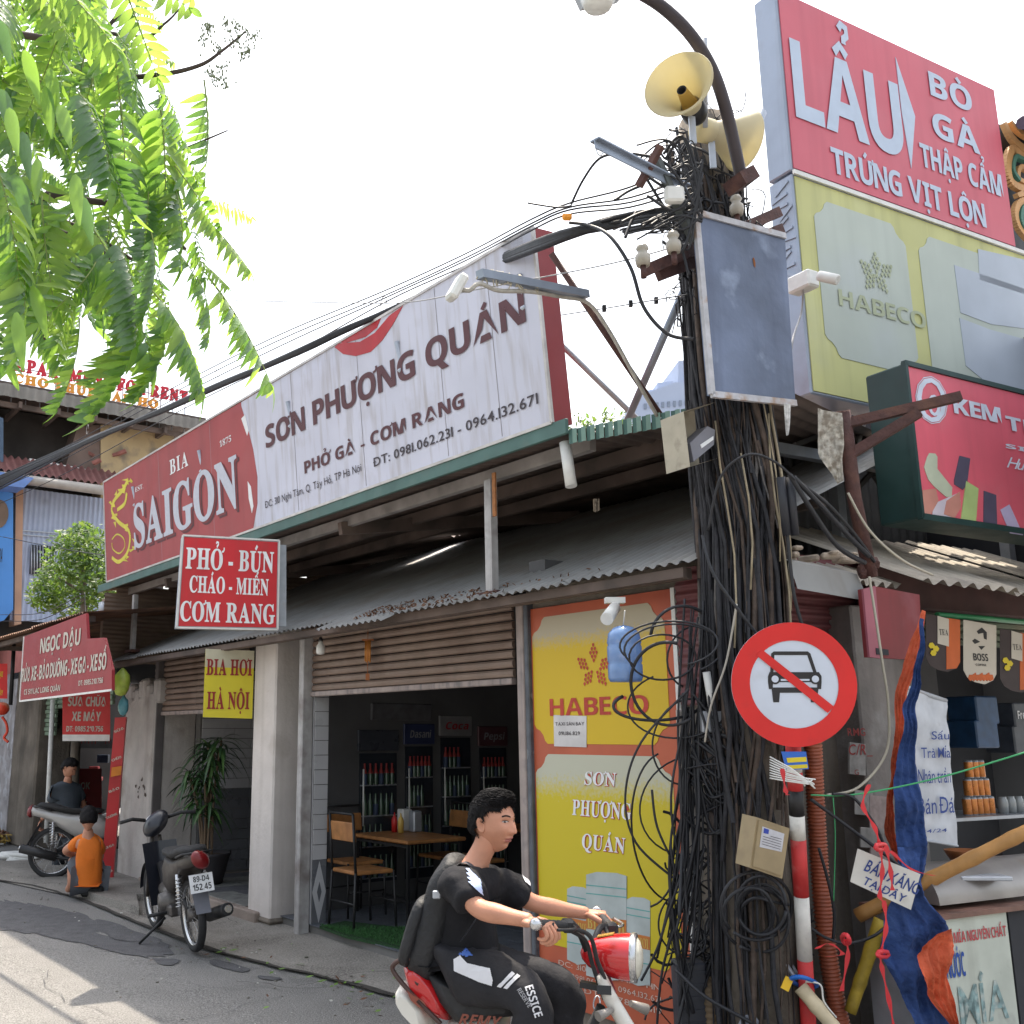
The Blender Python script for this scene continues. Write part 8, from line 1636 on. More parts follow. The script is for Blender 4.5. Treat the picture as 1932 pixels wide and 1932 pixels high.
def face_details(M, s, parent, squint=True):
 def pt(y, z, d=.001):
  best = None
  th = math.asin(max(-.99, min(.99, y / .077))); ph = math.asin(max(-.99, min(.99, z / .118)))
  for _ in range(6):
   p = head_pt(th, ph); th += (y - p.y) / .09; ph += (z - p.z) / .11
  return M @ ((head_pt(th, ph) + V((d, 0, 0))) * s)
 for sd in (1, -1):
  mb = MB(); c = [(sd * (.013 + .004 * i), .035 + .005 * math.sin(i / 7 * 2.6)) for i in range(9)]
  for i in range(8): mb.poly([pt(c[i][0], c[i][1] - .0035, .002), pt(c[i + 1][0], c[i + 1][1] - .003, .002), pt(c[i + 1][0], c[i + 1][1] + .003, .0035), pt(c[i][0], c[i][1] + .003, .0035)])
  mb.build('eyebrow', hairm, parent)
  mb = MB(); c = [(sd * (.016 + .0035 * i), .0145 + .001 * math.sin(i / 8 * 3.1)) for i in range(9)]; hh = .0032 if squint else .005
  for i in range(8):
   w0, w1 = hh * math.sin(math.pi * i / 8), hh * math.sin(math.pi * (i + 1) / 8); mb.poly([pt(c[i][0], c[i][1] - w0, .0012), pt(c[i + 1][0], c[i + 1][1] - w1, .0012), pt(c[i + 1][0], c[i + 1][1] + w1, .0012), pt(c[i][0], c[i][1] + w0, .0012)])
  mb.build('eye', mat('eye_white', (.5, .45, .42), .3), parent)
  mb = MB(); cc = (sd * .031, .0145); mb.poly([pt(cc[0] + .0052 * math.cos(a), cc[1] + min(.0032, .0052 * abs(math.sin(a))) * (1 if math.sin(a) > 0 else -1), .0018) for a in [i * .6283 for i in range(10)]]); mb.build('iris', MT['black'], parent)
  mb = MB()
  for i in range(8): w0, w1 = hh * math.sin(math.pi * i / 8), hh * math.sin(math.pi * (i + 1) / 8); mb.poly([pt(c[i][0], c[i][1] + w0, .002), pt(c[i + 1][0], c[i + 1][1] + w1, .002), pt(c[i + 1][0], c[i + 1][1] + w1 + .0022, .003), pt(c[i][0], c[i][1] + w0 + .0022, .003)])
  mb.build('eyelid_line', hairm, parent)
def headM(c, fwd, up=(0, 0, 1)):
 x = V(fwd).normalized(); y = V(up).cross(x).normalized(); z = x.cross(y); return Matrix.Translation(c) @ Matrix((x, y, z)).transposed().to_4x4()
def hand_mesh(mb, wrist, d, palm, side, curl=1.2, s=1.0, spread=.0):
 """palm and five jointed fingers; d points from wrist to knuckles, palm = direction the palm faces, side = towards the thumb"""
 d = V(d).normalized(); side = (V(side) - d * V(side).dot(d)).normalized(); palm = d.cross(side); palm = palm if palm.dot(V(palm)) else palm
 pn = V(palm).normalized()
 return d, side, pn
def make_hand(mb, wrist, d, pn, side, curl, s=1.0):
 d = V(d).normalized(); pn = (V(pn) - d * V(pn).dot(d)).normalized(); side = (V(side) - d * V(side).dot(d) - pn * V(side).dot(pn)).normalized()
 vs, fs = skin({'w': (wrist, (.026 * s, .022 * s)), 'p1': (wrist + d * .03 * s, (.03 * s, .019 * s)), 'p2': (wrist + d * .075 * s, (.032 * s, .016 * s)), 'p3': (wrist + d * .09 * s, (.028 * s, .012 * s))}, [('w', 'p1'), ('p1', 'p2'), ('p2', 'p3')], 'w', 1);
 mb.add(vs, fs, 0, True)
 # palm slab, so that it is broad whatever the skin's roll
 L = [(.036, .0, .013), (.04, .03, .015), (.041, .06, .014), (.038, .092, .011)]
 k = len(mb.v)
 for w_, l, h in L:
  for j in range(12): a = j * .5236; mb.v.append(wrist + d * l * s + side * (w_ * math.cos(a)) * s + pn * (h * math.sin(a)) * s)
 for i in range(3):
  for j in range(12): a = k + i * 12 + j; b = k + i * 12 + (j + 1) % 12; mb.f.append((a, b, b + 12, a + 12)); mb.m.append(0); mb.sm.append(True)
 mb.f.append(tuple(range(k, k + 12))); mb.f.append(tuple(range(k + 36, k + 48))); mb.m += [0, 0]; mb.sm += [True, True]
 for i, (off, L0, r) in enumerate(((.029, .085, .0092), (.01, .094, .0096), (-.01, .088, .0092), (-.028, .07, .008))):
  c1 = curl * (1 + .08 * i); p = wrist + (d * .082 + side * off) * s; pts = [p - d * .02 * s]; a = 0; seg = [L0 * .45, L0 * .3, L0 * .25]; pts.append(p)
  for q, sg in zip((c1 * .75, c1 * .95, c1 * .5), seg): a += q; p = p + (d * math.cos(a) + pn * math.sin(a)) * sg * s; pts.append(p)
  cc = curve(pts, 4); n = len(cc); mb.tube(cc, [r * s * (1.05 - .28 * j / n + .08 * (1 if j in (4, 8, 12) else 0)) for j in range(n)], 8); mb.lathe([(r * .76 * s, 0), (r * .5 * s, r * .5 * s), (.0005, r * .72 * s)], cc[-1], cc[-1] - cc[-2], 8)
 p = wrist + (d * .025 + side * .03) * s; pts = [p, p + (side * .03 + d * .028 + pn * .012) * s, p + (side * .035 + d * .055 + pn * .03) * s, p + (side * .02 + d * .072 + pn * .05) * s]
 cc = curve(pts, 4); n = len(cc); mb.tube(cc, [s * (.014 - .005 * j / n) for j in range(n)], 8); mb.lathe([(.009 * s, 0), (.006 * s, .005 * s), (.0005, .007 * s)], cc[-1], cc[-1] - cc[-2], 8)
def cloth(nodes, edges, root, m, name, parent, sub=2, wr=.006, f=16):
 vs, fs = skin(nodes, edges, root, sub); mb = MB(); mb.add([v + V((noise.noise(v * f), noise.noise(v * f + V((9, 0, 0))), noise.noise(v * f * 1.3 + V((0, 9, 0))))) * wr + V((1, -1, .6)) * (wr * .55 * (abs(noise.noise(V((v.x * f * 2.4, v.y * f * 2.4, v.z * f * 1.1 + v.x * f * 2)))) - .2)) for v in vs], fs, 0, True); return mb.build(name, m, parent), (mb.v, mb.f)
from mathutils.bvhtree import BVHTree
def inside(x, y, poly):
 c = False; n = len(poly)
 for i in range(n):
  (x0, y0), (x1, y1) = poly[i], poly[(i + 1) % n]
  if (y0 > y) != (y1 > y) and x < (x1 - x0) * (y - y0) / (y1 - y0) + x0: c = not c
 return c
def decal(geo, poly, name, m, parent, off=.004, step=2.0):
 """printed patch that lies on the cloth surface where the photo shows it"""
 bvh = BVHTree.FromPolygons(geo[0], geo[1]); xs = [p[0] for p in poly]; ys = [p[1] for p in poly]; mb = MB(); H = {}
 nx = max(1, int((max(xs) - min(xs)) / step)); ny = max(1, int((max(ys) - min(ys)) / step)); sx = (max(xs) - min(xs)) / nx; sy = (max(ys) - min(ys)) / ny
 def h(i, j):
  if (i, j) not in H:
   d = ray(min(xs) + i * sx, min(ys) + j * sy).normalized(); l, nn, _, _ = bvh.ray_cast(CAM, d); H[(i, j)] = None if l is None else l + (nn if nn.dot(d) < 0 else -nn) * off
  return H[(i, j)]
 for i in range(nx):
  for j in range(ny):
   if inside(min(xs) + (i + .5) * sx, min(ys) + (j + .5) * sy, poly):
    q = [h(i, j), h(i + 1, j), h(i + 1, j + 1), h(i, j + 1)]
    if all(a is not None for a in q) and max((a - q[0]).length for a in q) < .04: mb.poly(q)
 if mb.f: return mb.build(name, m, parent)
# ---------------- the rider
UD = V((math.cos(rad(-17.5)), math.sin(rad(-17.5)), 0)); LD = V((-UD.y, UD.x, 0)); G0 = at(928, 1540, 3.95)
def rd(x, y, lat=0): return hit(x, y, G0 + LD * lat, LD)
rider = thing('person', 'young man in black clothes with a backpack riding the red motorbike', 'person', V((rd(880, 1850).x, rd(880, 1850).y, -.08)))
neckb, neckt = rd(896, 1634), rd(918, 1590)
Rs, Re, Rw, Rh_ = rd(868, 1668, -.17), rd(902, 1716, -.25), rd(1000, 1738, -.31), rd(1035, 1742, -.33)
Ls, Le, Lw = rd(935, 1668, .17), rd(1010, 1706, .22), rd(1108, 1724, .30)
nodes = {'pel': (rd(872, 1822), .085), 'bel': (rd(872, 1762), .075), 'che': (rd(878, 1695), .085), 'ups': (rd(888, 1655), .052), 'nb': (neckb, .05), 'nt': (neckt, .047), 'hd': (rd(926, 1566), .06),
  'Rs': (Rs, .044), 'Ru': (Rs.lerp(Re, .5), .042), 'Re': (Re, .035), 'Rf': (Re.lerp(Rw, .25), .04), 'Rg': (Re.lerp(Rw, .7), .028), 'Rw': (Rw + UD * .012, .026), 'Ls': (Ls, .044), 'Lu': (Ls.lerp(Le, .5), .042), 'Le': (Le, .035), 'Lf': (Le.lerp(Lw, .25), .039), 'Lg': (Le.lerp(Lw, .7), .028), 'Lw': (Lw + UD * .012, .026),
  'Rhp': (rd(880, 1835, -.1), .09), 'Rk': (rd(1012, 1882, -.15), .065), 'Ra': (rd(970, 2040, -.16), .045), 'Rt': (rd(1015, 2065, -.16), .04), 'Lhp': (rd(880, 1835, .1), .09), 'Lk': (rd(1068, 1862, .13), .065), 'La': (rd(1040, 2030, .15), .045), 'Lt': (rd(1085, 2050, .15), .04)}
edges = [('pel', 'bel'), ('bel', 'che'), ('che', 'ups'), ('ups', 'nb'), ('nb', 'nt'), ('nt', 'hd'), ('ups', 'Rs'), ('Rs', 'Ru'), ('Ru', 'Re'), ('Re', 'Rf'), ('Rf', 'Rg'), ('Rg', 'Rw'), ('ups', 'Ls'), ('Ls', 'Lu'), ('Lu', 'Le'), ('Le', 'Lf'), ('Lf', 'Lg'), ('Lg', 'Lw'), ('pel', 'Rhp'), ('Rhp', 'Rk'), ('Rk', 'Ra'), ('Ra', 'Rt'), ('pel', 'Lhp'), ('Lhp', 'Lk'), ('Lk', 'La'), ('La', 'Lt')]
vs, fs = skin(nodes, edges, 'pel', 2); body = MB(); body.add(vs, fs, 0, True)
hf = rad(-44); HM = headM(rd(932, 1553, 0), V((math.cos(hf), math.sin(hf), -.04))); head_mesh(body, HM, .9, 200, 150)
make_hand(body, Rw - UD * .012, (UD * .8 - LD * .3 - V((0, 0, .05))), V((0, 0, -1)) + UD * .2, LD, 1.15, 1.0); make_hand(body, Lw - UD * .02, (UD * .85 + LD * .15), V((0, 0, -1)) + UD * .2, -LD, 1.1, 1.0)
body.build('body', [skinm, lipm], rider)
hair_mesh(HM, .9, .017, 3, 5200).build('hair', hairm, rider); face_details(HM, .9, rider)
blackc = mat('black_cotton', (.014, .014, .017), .85, var=.25, scale=9, bump=.25, bscale=35, spec=.25)
shirt, sgeo = cloth({'hem': (rd(876, 1812), .142), 'bel': (rd(874, 1755), .125), 'che': (rd(876, 1695), .128), 'ups': (rd(890, 1660), .105), 'col': (neckb + V((0, 0, -.005)), .064), 'Rs': (Rs + V((0, 0, .0)), .078), 'Rm': (Rs.lerp(Re, .55), .068), 'Rc': (Rs.lerp(Re, .86), .07), 'Ls': (Ls + V((0, 0, .0)), .078), 'Lm': (Ls.lerp(Le, .5), .067), 'Lc': (Ls.lerp(Le, .8), .07)},
 [('hem', 'bel'), ('bel', 'che'), ('che', 'ups'), ('ups', 'col'), ('ups', 'Rs'), ('Rs', 'Rm'), ('Rm', 'Rc'), ('ups', 'Ls'), ('Ls', 'Lm'), ('Lm', 'Lc')], 'bel', blackc, 't_shirt', rider, 3, .015, 11)
panc = mat('black_trousers', (.02, .02, .024), .8, var=.25, scale=8, bump=.25, bscale=40, spec=.3)
pants, pgeo = cloth({'w': (rd(876, 1780), .138), 'pel': (rd(868, 1826), .15), 'Rhp': (rd(895, 1836, -.1), .115), 'Rm': (rd(955, 1855, -.14), .1), 'Rk': (rd(1015, 1885, -.16), .084), 'Rc': (rd(1000, 1960, -.165), .08), 'Ra': (rd(975, 2030, -.165), .065), 'Lhp': (rd(905, 1832, .1), .115), 'Lm': (rd(990, 1845, .12), .1), 'Lk': (rd(1070, 1862, .135), .084), 'Lc': (rd(1062, 1950, .14), .08), 'La': (rd(1045, 2020, .15), .065)},
 [('w', 'pel'), ('pel', 'Rhp'), ('Rhp', 'Rm'), ('Rm', 'Rk'), ('Rk', 'Rc'), ('Rc', 'Ra'), ('pel', 'Lhp'), ('Lhp', 'Lm'), ('Lm', 'Lk'), ('Lk', 'Lc'), ('Lc', 'La')], 'pel', panc, 'trousers', rider, 3, .014, 12)
prn = mat('print_white', (.6, .6, .63), .7, var=.06)
for k in range(4): decal(sgeo, [(878 + k * 1.5, 1640 + k * 8), (884 + k * 1.5, 1640 + k * 8), (905 + k * 1.2, 1660 + k * 7), (908 + k, 1668 + k * 7), (900 + k, 1662 + k * 7)], 'sleeve_stripe', mat('stripe_blue', (.45, .55, .8), .7), rider, step=.6)
decal(sgeo, [(982, 1647), (988, 1646), (1002, 1668), (1000, 1672), (990, 1664)], 'sleeve_print', prn, rider, step=.6)
decal(pgeo, [(857, 1811), (868, 1803), (882, 1818), (925, 1828), (931, 1850), (929, 1860), (905, 1853), (880, 1842), (857, 1832)], 'thigh_panel', prn, rider, .005, .9); decal(pgeo, [(866, 1801), (880, 1790), (892, 1803), (880, 1806)], 'blue_tab', mat('tab_blue', (.05, .12, .4), .6), rider)
for dx in (0, 12): decal(pgeo, [(938 + dx, 1861 + dx * .25), (945 + dx, 1863 + dx * .25), (972 + dx * .8, 1838 + dx * .35), (966 + dx * .8, 1833 + dx * .35)], 'knee_stripe', prn, rider, step=.7)
def decal_text(geo, txt, bl, tr, ang, m, parent, st='b'):
 vs, fs, W, H = layout(txt, st, 0, .07); bvh = BVHTree.FromPolygons(geo[0], geo[1]); out = []; ca, sa = math.cos(ang), math.sin(ang); L = tr[0]; Hh = tr[1]
 for a, b in vs:
  x, y = a / W * L, -b / H * Hh; px_, py_ = bl[0] + x * ca - y * sa, bl[1] + x * sa + y * ca; d = ray(px_, py_).normalized(); l, nn, _, _ = bvh.ray_cast(CAM, d)
  if l is None: return
  out.append(l - d * .006)
 mb = MB(); mb.add(out, fs); mb.build('lettering', m, parent)
decal_text(pgeo, 'ESSICE', (990, 1862), (62, 16), 1.25, prn, rider); decal_text(pgeo, 'RESERVE', (975, 1868), (40, 9), 1.0, mat('print_grey', (.3, .3, .32), .7), rider)
# backpack
bpk = thing('backpack', 'black backpack on the back of the young rider', 'backpack', rd(818, 1845)); bgm = mat('backpack_black', (.017, .018, .021), .6, var=.3, scale=12, bump=.3, bscale=60, spec=.4)
c = rd(830, 1728, 0); e1 = (rd(868, 1612) - rd(800, 1842)).normalized(); e2 = e1.cross(LD).normalized(); Lh = (rd(868, 1612) - rd(800, 1842)).length / 2
def sel(v, e): return math.copysign(abs(v) ** e, v)
mb = MB(); mb.grid(lambda u, v: c + e1 * (Lh * sel(math.sin((v - .5) * 3.1416), .7)) + LD * (.14 * sel(math.cos((v - .5) * 3.1416), .45) * sel(math.cos(u * 6.2832), .6)) + e2 * (.062 * (1.3 - .5 * v) * sel(math.cos((v - .5) * 3.1416), .45) * sel(math.sin(u * 6.2832), .7)), 40, 30, wrapu=True)
for v in mb.v: v += V((noise.noise(v * 12), noise.noise(v * 13), noise.noise(v * 11))) * .009
mb.build('bag', bgm, bpk)
mb = MB(); c3 = c - e1 * .07 - LD * .02 + (e2 * -.06 if (e2.dot(UD) > 0) else e2 * .06); mb.grid(lambda u, v: c3 + e1 * (.13 * sel(math.sin((v - .5) * 3.1416), .6)) + LD * (.13 * sel(math.cos((v - .5) * 3.1416), .4) * sel(math.cos(u * 6.2832), .5)) + e2 * (.03 * sel(math.cos((v - .5) * 3.1416), .4) * sel(math.sin(u * 6.2832), .6)), 30, 16, wrapu=True); mb.build('front_pocket', bgm, bpk)
for lat in (-.1, .1):
 mb = MB(); cc = curve([rd(850, 1650, lat), rd(872, 1627, lat), rd(893, 1636, lat * 1.1), rd(912, 1668, lat * 1.25), rd(905, 1720, lat * 1.6), rd(870, 1775, lat * 1.6)], 6)
 for i in range(len(cc) - 1):
  s1 = LD * .022; o = V((0, 0, 0)); mb.poly([cc[i] - s1, cc[i + 1] - s1, cc[i + 1] + s1, cc[i] + s1])
 mb.build('strap', mat('strap_grey', (.03, .034, .045), .7), bpk)
mb = MB(); q = rd(822, 1690, -.15); mb.box(rd(824, 1688, -.16), (.03, .012, .03), bev=.004); mb.build('buckle', MT['steel'], bpk)
# ---------------- his motorbike
mo = thing('motorbike', 'red and white motorbike ridden by the young man, cut by the bottom edge', 'motorbike', V((rd(900, 1900).x, rd(900, 1900).y, -.08)))
bred = mat('bike_red', (.5, .012, .015), .22, coat=.8, var=.06, scale=4); bwh = mat('bike_white', (.62, .6, .55), .35, coat=.3, var=.06, c2=(.3, .22, .15), amt=.5, cs=14, thr=.6); chr_ = mat('chrome')
hx = rd(1187, 1806, 0); hb_ = rd(1112, 1790, 0); ax = (hx - hb_).normalized() ; hl = (hx - hb_).length; axh = (UD * .98 + V((0, 0, -.03))).normalized()
mb = MB(); mb.lathe([(.001, -.175), (.022, -.168), (.045, -.145), (.062, -.105), (.074, -.06), (.081, -.02), (.082, .012)], hx, axh, 32, sq=(1, 1)); mb.build('headlight_shell', bred, mo)
mb = MB(); mb.lathe([(.082, .006), (.086, .014), (.084, .028), (.074, .03), (.07, .02)], hx, axh, 32); mb.build('headlight_ring', chr_, mo); mb = MB(); mb.lathe([(.075, .024), (.06, .038), (.03, .048), (.001, .051)], hx, axh, 28); mb.build('headlight_lens', mat('lens_glass', (.55, .53, .45), .12, var=.1, scale=40, spec=.8), mo)
mb = MB(); pA = hx - axh * .1 + V((0, 0, .078)); mb.prism([hx - axh * .11 + V((0, 0, .06)) - LD * .02, hx - axh * .05 + V((0, 0, .075)) - LD * .02, hx - axh * .05 + V((0, 0, .075)) + LD * .02, hx - axh * .11 + V((0, 0, .06)) + LD * .02], V((0, 0, .004))); mb.build('gold_badge', mat('badge_gold', (.6, .35, .08), .3, .6), mo)
hub_ = rd(1112, 1790, 0)
for sd, gin, gout in ((-1, rd(1066, 1746, -.24), rd(1016, 1744, -.37)), (1, rd(1150, 1748, .2), rd(1128, 1722, .34))):
 mb = MB(); cc = curve([hub_ + V((0, 0, -.03)), hub_.lerp(gin, .5) + V((0, 0, .03)), gin, gin.lerp(gout, .4)], 6); mb.tube(cc, .012, 10); mb.build('handlebar', MT['black'], mo)
 mb = MB(); n_ = 13; mb.tube([gin.lerp(gout, i / (n_ - 1)) for i in range(n_)], [.0175 if i % 2 else .0155 for i in range(n_)], 14); mb.build('grip', MT['rubber'], mo)
 mb = MB(); e = (gout - gin).normalized(); mb.lathe([(.012, 0), (.021, .005), (.021, .02), (.015, .03), (.001, .032)], gout, e, 14); mb.build('bar_end', chr_, mo)
 mb = MB(); mb.tube(curve([gin + UD * .03, gin.lerp(gout, .4) + UD * .07 - V((0, 0, .01)), gin.lerp(gout, .95) + UD * .06 - V((0, 0, .015))], 5), .0055, 6); mb.build('brake_lever', MT['black'] if sd < 0 else chr_, mo)
 mb = MB(); mb.box(gin.lerp(gout, -.12), (.05, .05, .045), bev=.01); mb.build('switch_housing', MT['black'], mo)
for k, (p0, p1, p2, p3) in enumerate((((1075, 1755, -.2), (1105, 1775, -.12), (1118, 1820, -.09), (1140, 1885, -.06)), ((1070, 1750, -.22), (1112, 1765, -.14), (1128, 1815, -.1), (1155, 1880, -.06)), ((1140, 1745, .15), (1150, 1780, .05), (1135, 1830, .0), (1145, 1890, 0)))):
 mb = MB(); mb.tube(curve([rd(*p0), rd(*p1), rd(*p2), rd(*p3)], 7), .008, 6); mb.build('control_cable', MT['rubber'], mo)
mb = MB(); mb.prism([rd(1108, 1798, -.05), rd(1120, 1830, -.05), rd(1152, 1886, -.05), rd(1158, 1884, -.05), rd(1140, 1840, -.05), rd(1126, 1800, -.05)], LD * .1); mb.build('fork_cover', mat('cover_wine', (.2, .02, .04), .4), mo)
for lat in (-.07, .07): mb = MB(); mb.tube([rd(1132, 1838, lat), rd(1150, 1880, lat), rd(1196, 1960, lat), rd(1235, 2040, lat)], [.02, .026, .028, .024], 12); mb.build('fork_leg', bwh, mo)
mb = MB(); mb.bar(rd(1095, 1856, -.05), rd(1150, 1866, -.05), .035, .02, mi=0); mb.bar(rd(1140, 1868, -.1), rd(1140, 1868, .1), .05, .03); mb.build('lower_clamp', MT['black'], mo)
mb = MB(); mb.tube([rd(1190, 1893, .1), rd(1220, 1905, .14)], [.012, .02], 12); mb.build('turn_signal', mat('signal_grey', (.25, .23, .21), .4), mo); mb = MB(); mb.tube([rd(1155, 1905, -.1), rd(1128, 1918, -.15)], [.01, .018], 12); mb.build('turn_signal', mat('signal_grey'), mo)
mb = MB(); mb.tube(loop(1126, 1893, 6, 14, 3.9, 0, w=1, jit=.1, n=16), .003, 5); mb.build('key_chain', MT['steel'], mo)
def slabp(name, pts, lat0, lat1, m, bev=0):
 mb = MB(); mb.prism([rd(x, y, lat0) for x, y in pts], (rd(*pts[0], lat0) - rd(*pts[0], lat0)) + LD * (lat1 - lat0)); return mb.build(name, m, mo)
def hump(name, pts, lat, wid, m):
 """rounded shell: outline given in profile, swelling to both sides"""
 mb = MB(); n = len(pts); cen = V((sum(p[0] for p in pts) / n, sum(p[1] for p in pts) / n)); rows = []
 for k in range(9):
  t = k / 8; l = (t * 2 - 1); s_ = (1 - abs(l) ** 3.0) ** .5 * .38 + .62 if abs(l) < 1 else .62
  rows.append([rd(cen.x + (p[0] - cen.x) * s_, cen.y + (p[1] - cen.y) * s_, lat) + LD * (l * wid) for p in pts])
 k0 = len(mb.v)
 for r_ in rows: mb.v += r_
 for j in range(8):
  for i in range(n): a = k0 + j * n + i; b = k0 + j * n + (i + 1) % n; mb.f.append((a, b, b + n, a + n)); mb.m.append(0); mb.sm.append(True)
 mb.f.append(tuple(range(k0, k0 + n))[::-1]); mb.f.append(tuple(range(k0 + 8 * n, k0 + 9 * n))); mb.m += [0, 0]; mb.sm += [False, False]; return mb.build(name, m, mo)
hump('seat', [(812, 1822), (840, 1835), (880, 1858), (930, 1868), (985, 1872), (1010, 1885), (1000, 1905), (940, 1912), (868, 1918), (838, 1880)], 0, .14, MT['rubber'])
hump('tail_cowl', [(772, 1812), (788, 1806), (806, 1818), (834, 1850), (852, 1885), (858, 1918), (838, 1912), (800, 1880), (778, 1845)], 0, .125, bred)
hump('tail_panel', [(757, 1862), (764, 1850), (784, 1862), (812, 1895), (822, 1932), (800, 1934), (772, 1905), (758, 1882)], -.02, .12, bwh)
hump('side_panel', [(852, 1920), (945, 1908), (958, 1930), (950, 1985), (870, 1990), (850, 1960)], 0, .13, bwh)
mb = MB(); mb.tube(curve([rd(792, 1812, -.1), rd(768, 1808, -.12), rd(745, 1818, -.12), rd(742, 1832, -.12), rd(765, 1862, -.13), rd(800, 1900, -.13), rd(832, 1932, -.13)], 6), .009, 8); mb.build('grab_rail', mat('rail_brown', (.07, .04, .035), .4, .4), mo); mb = MB(); mb.tube(curve([rd(775, 1814, .05), rd(765, 1812, 0), rd(770, 1835, -.1), rd(790, 1858, -.12)], 6), .008, 8); mb.build('grab_rail', mat('rail_brown'), mo)
B = Board(rd(868, 1936, -.15), UD, (0, 0, 1), -LD); sr2 = mat('sticker_rust', (.2, .05, .03), .5); B.text('REMY', (865, 1932), (940, 1918), sr2, mo, 'b', .01, d=.0, shear=.4)
mb = MB()
for pts in ([(768, 1868), (780, 1878), (792, 1884), (785, 1890), (800, 1905), (786, 1897), (775, 1886)], [(776, 1872), (800, 1890), (806, 1900), (790, 1884)]):
 B.shape(mb, pts, .0, .003)
mb.build('flame_print', sr2, mo)
for nm, x in (('front_wheel', 1290), ('rear_wheel', 800)):
 c = rd(x, 1900, 0); c.z = .22; mb = MB(); mb.lathe([(.23, -.02), (.26, -.035), (.285, 0), (.26, .035), (.23, .02)], c, LD, 36); w2 = mb.build(nm, MT['rubber'], mo); mb = MB(); mb.lathe([(.23, -.02), (.215, 0), (.23, .02)], c, LD, 36); mb.build('rim', chr_, w2)
mb = MB(); e0 = rd(960, 1960, 0); e0.z = .3; mb.box(e0, (.35, .22, .25), Matrix.Rotation(rad(-17.5), 3, 'Z'), bev=.03); mb.build('engine', mat('engine_grey'), mo)
mb = MB(); c = rd(930, 1960, 0); mb.tube([rd(1135, 1900, 0), V((c.x + .25, c.y, .35)), c], .02, 8); mb.build('frame_tube', MT['black'], mo)
# ---------------- simple people: standing mechanic, crouching man in orange, woman in the shop
def person(label, N, head, hf_, shirtn, pantsn, smat, pmat_, hands=(), hs=.93, bare=None):
 t = thing('person', label, 'person', V((N['pel'][0].x, N['pel'][0].y, min(v[0].z for v in N.values()))))
 E_ = [e for e in [('pel', 'che'), ('che', 'nb'), ('nb', 'nt'), ('che', 'Rs'), ('Rs', 'Re'), ('Re', 'Rw'), ('che', 'Ls'), ('Ls', 'Le'), ('Le', 'Lw'), ('pel', 'Rh'), ('Rh', 'Rk'), ('Rk', 'Ra'), ('Ra', 'Rt'), ('pel', 'Lh'), ('Lh', 'Lk'), ('Lk', 'La'), ('La', 'Lt')] if e[0] in N and e[1] in N]
 vs, fs = skin(N, E_, 'pel', 2); mb = MB(); mb.add(vs, fs, 0, True); HM_ = headM(head, hf_); head_mesh(mb, HM_, hs, 40, 30)
 for w_, d_, pn_, sd_, cu in hands: make_hand(mb, w_, d_, pn_, sd_, cu, .95)
 mb.build('body', [skinm, lipm], t); hair_mesh(HM_, hs, .02, 5, 120).build('hair', hairm, t); face_details(HM_, hs, t)
 def cl(keys, grow, m, nm, root):
  nn = {k: (N[k][0] if not isinstance(k, tuple) else None, N[k][1] + grow) for k in keys if k in N}; return nn
 for spec_, m, nm in ((shirtn, smat, 'shirt'), (pantsn, pmat_, 'trousers')):
  nn, ee, root = spec_; cloth(nn, ee, root, m, nm, t, 2, .006, 14)
 return t
# mechanic: bending forward slightly, arm down to the scooter tail
dm_ = (ground(112, 1636) - CAM).dot(V((0, CP, SP)))
A_ = lambda x, y, dz=0: at(x, y, dm_ + dz)
Nm = {'pel': (A_(128, 1560), .13), 'che': (A_(125, 1500), .13), 'nb': (A_(128, 1473), .055), 'nt': (A_(131, 1462), .05), 'Rs': (A_(103, 1492, -.1), .055), 'Re': (A_(95, 1525, -.1), .04), 'Rw': (A_(78, 1548, -.1), .028), 'Ls': (A_(146, 1490, .1), .055), 'Le': (A_(158, 1520, .15), .04), 'Lw': (A_(165, 1545, .1), .028), 'Rh': (A_(118, 1572), .09), 'Rk': (A_(112, 1610), .065), 'Ra': (A_(108, 1648), .04), 'Lh': (A_(136, 1572), .09), 'Lk': (A_(138, 1612), .065), 'La': (A_(136, 1650), .04), 'Rt': (A_(100, 1655), .035), 'Lt': (A_(145, 1657), .035)}
gsh = mat('grey_polo', (.06, .075, .095), .8, var=.15, bump=.2, bscale=40); dkp = mat('dark_jeans', (.03, .035, .045), .8, var=.2)
def g(N, k, r): return (N[k][0], r)
for N_ in (Nm,):
 for k_ in ('pel', 'che'): N_[k_] = (N_[k_][0], .095)
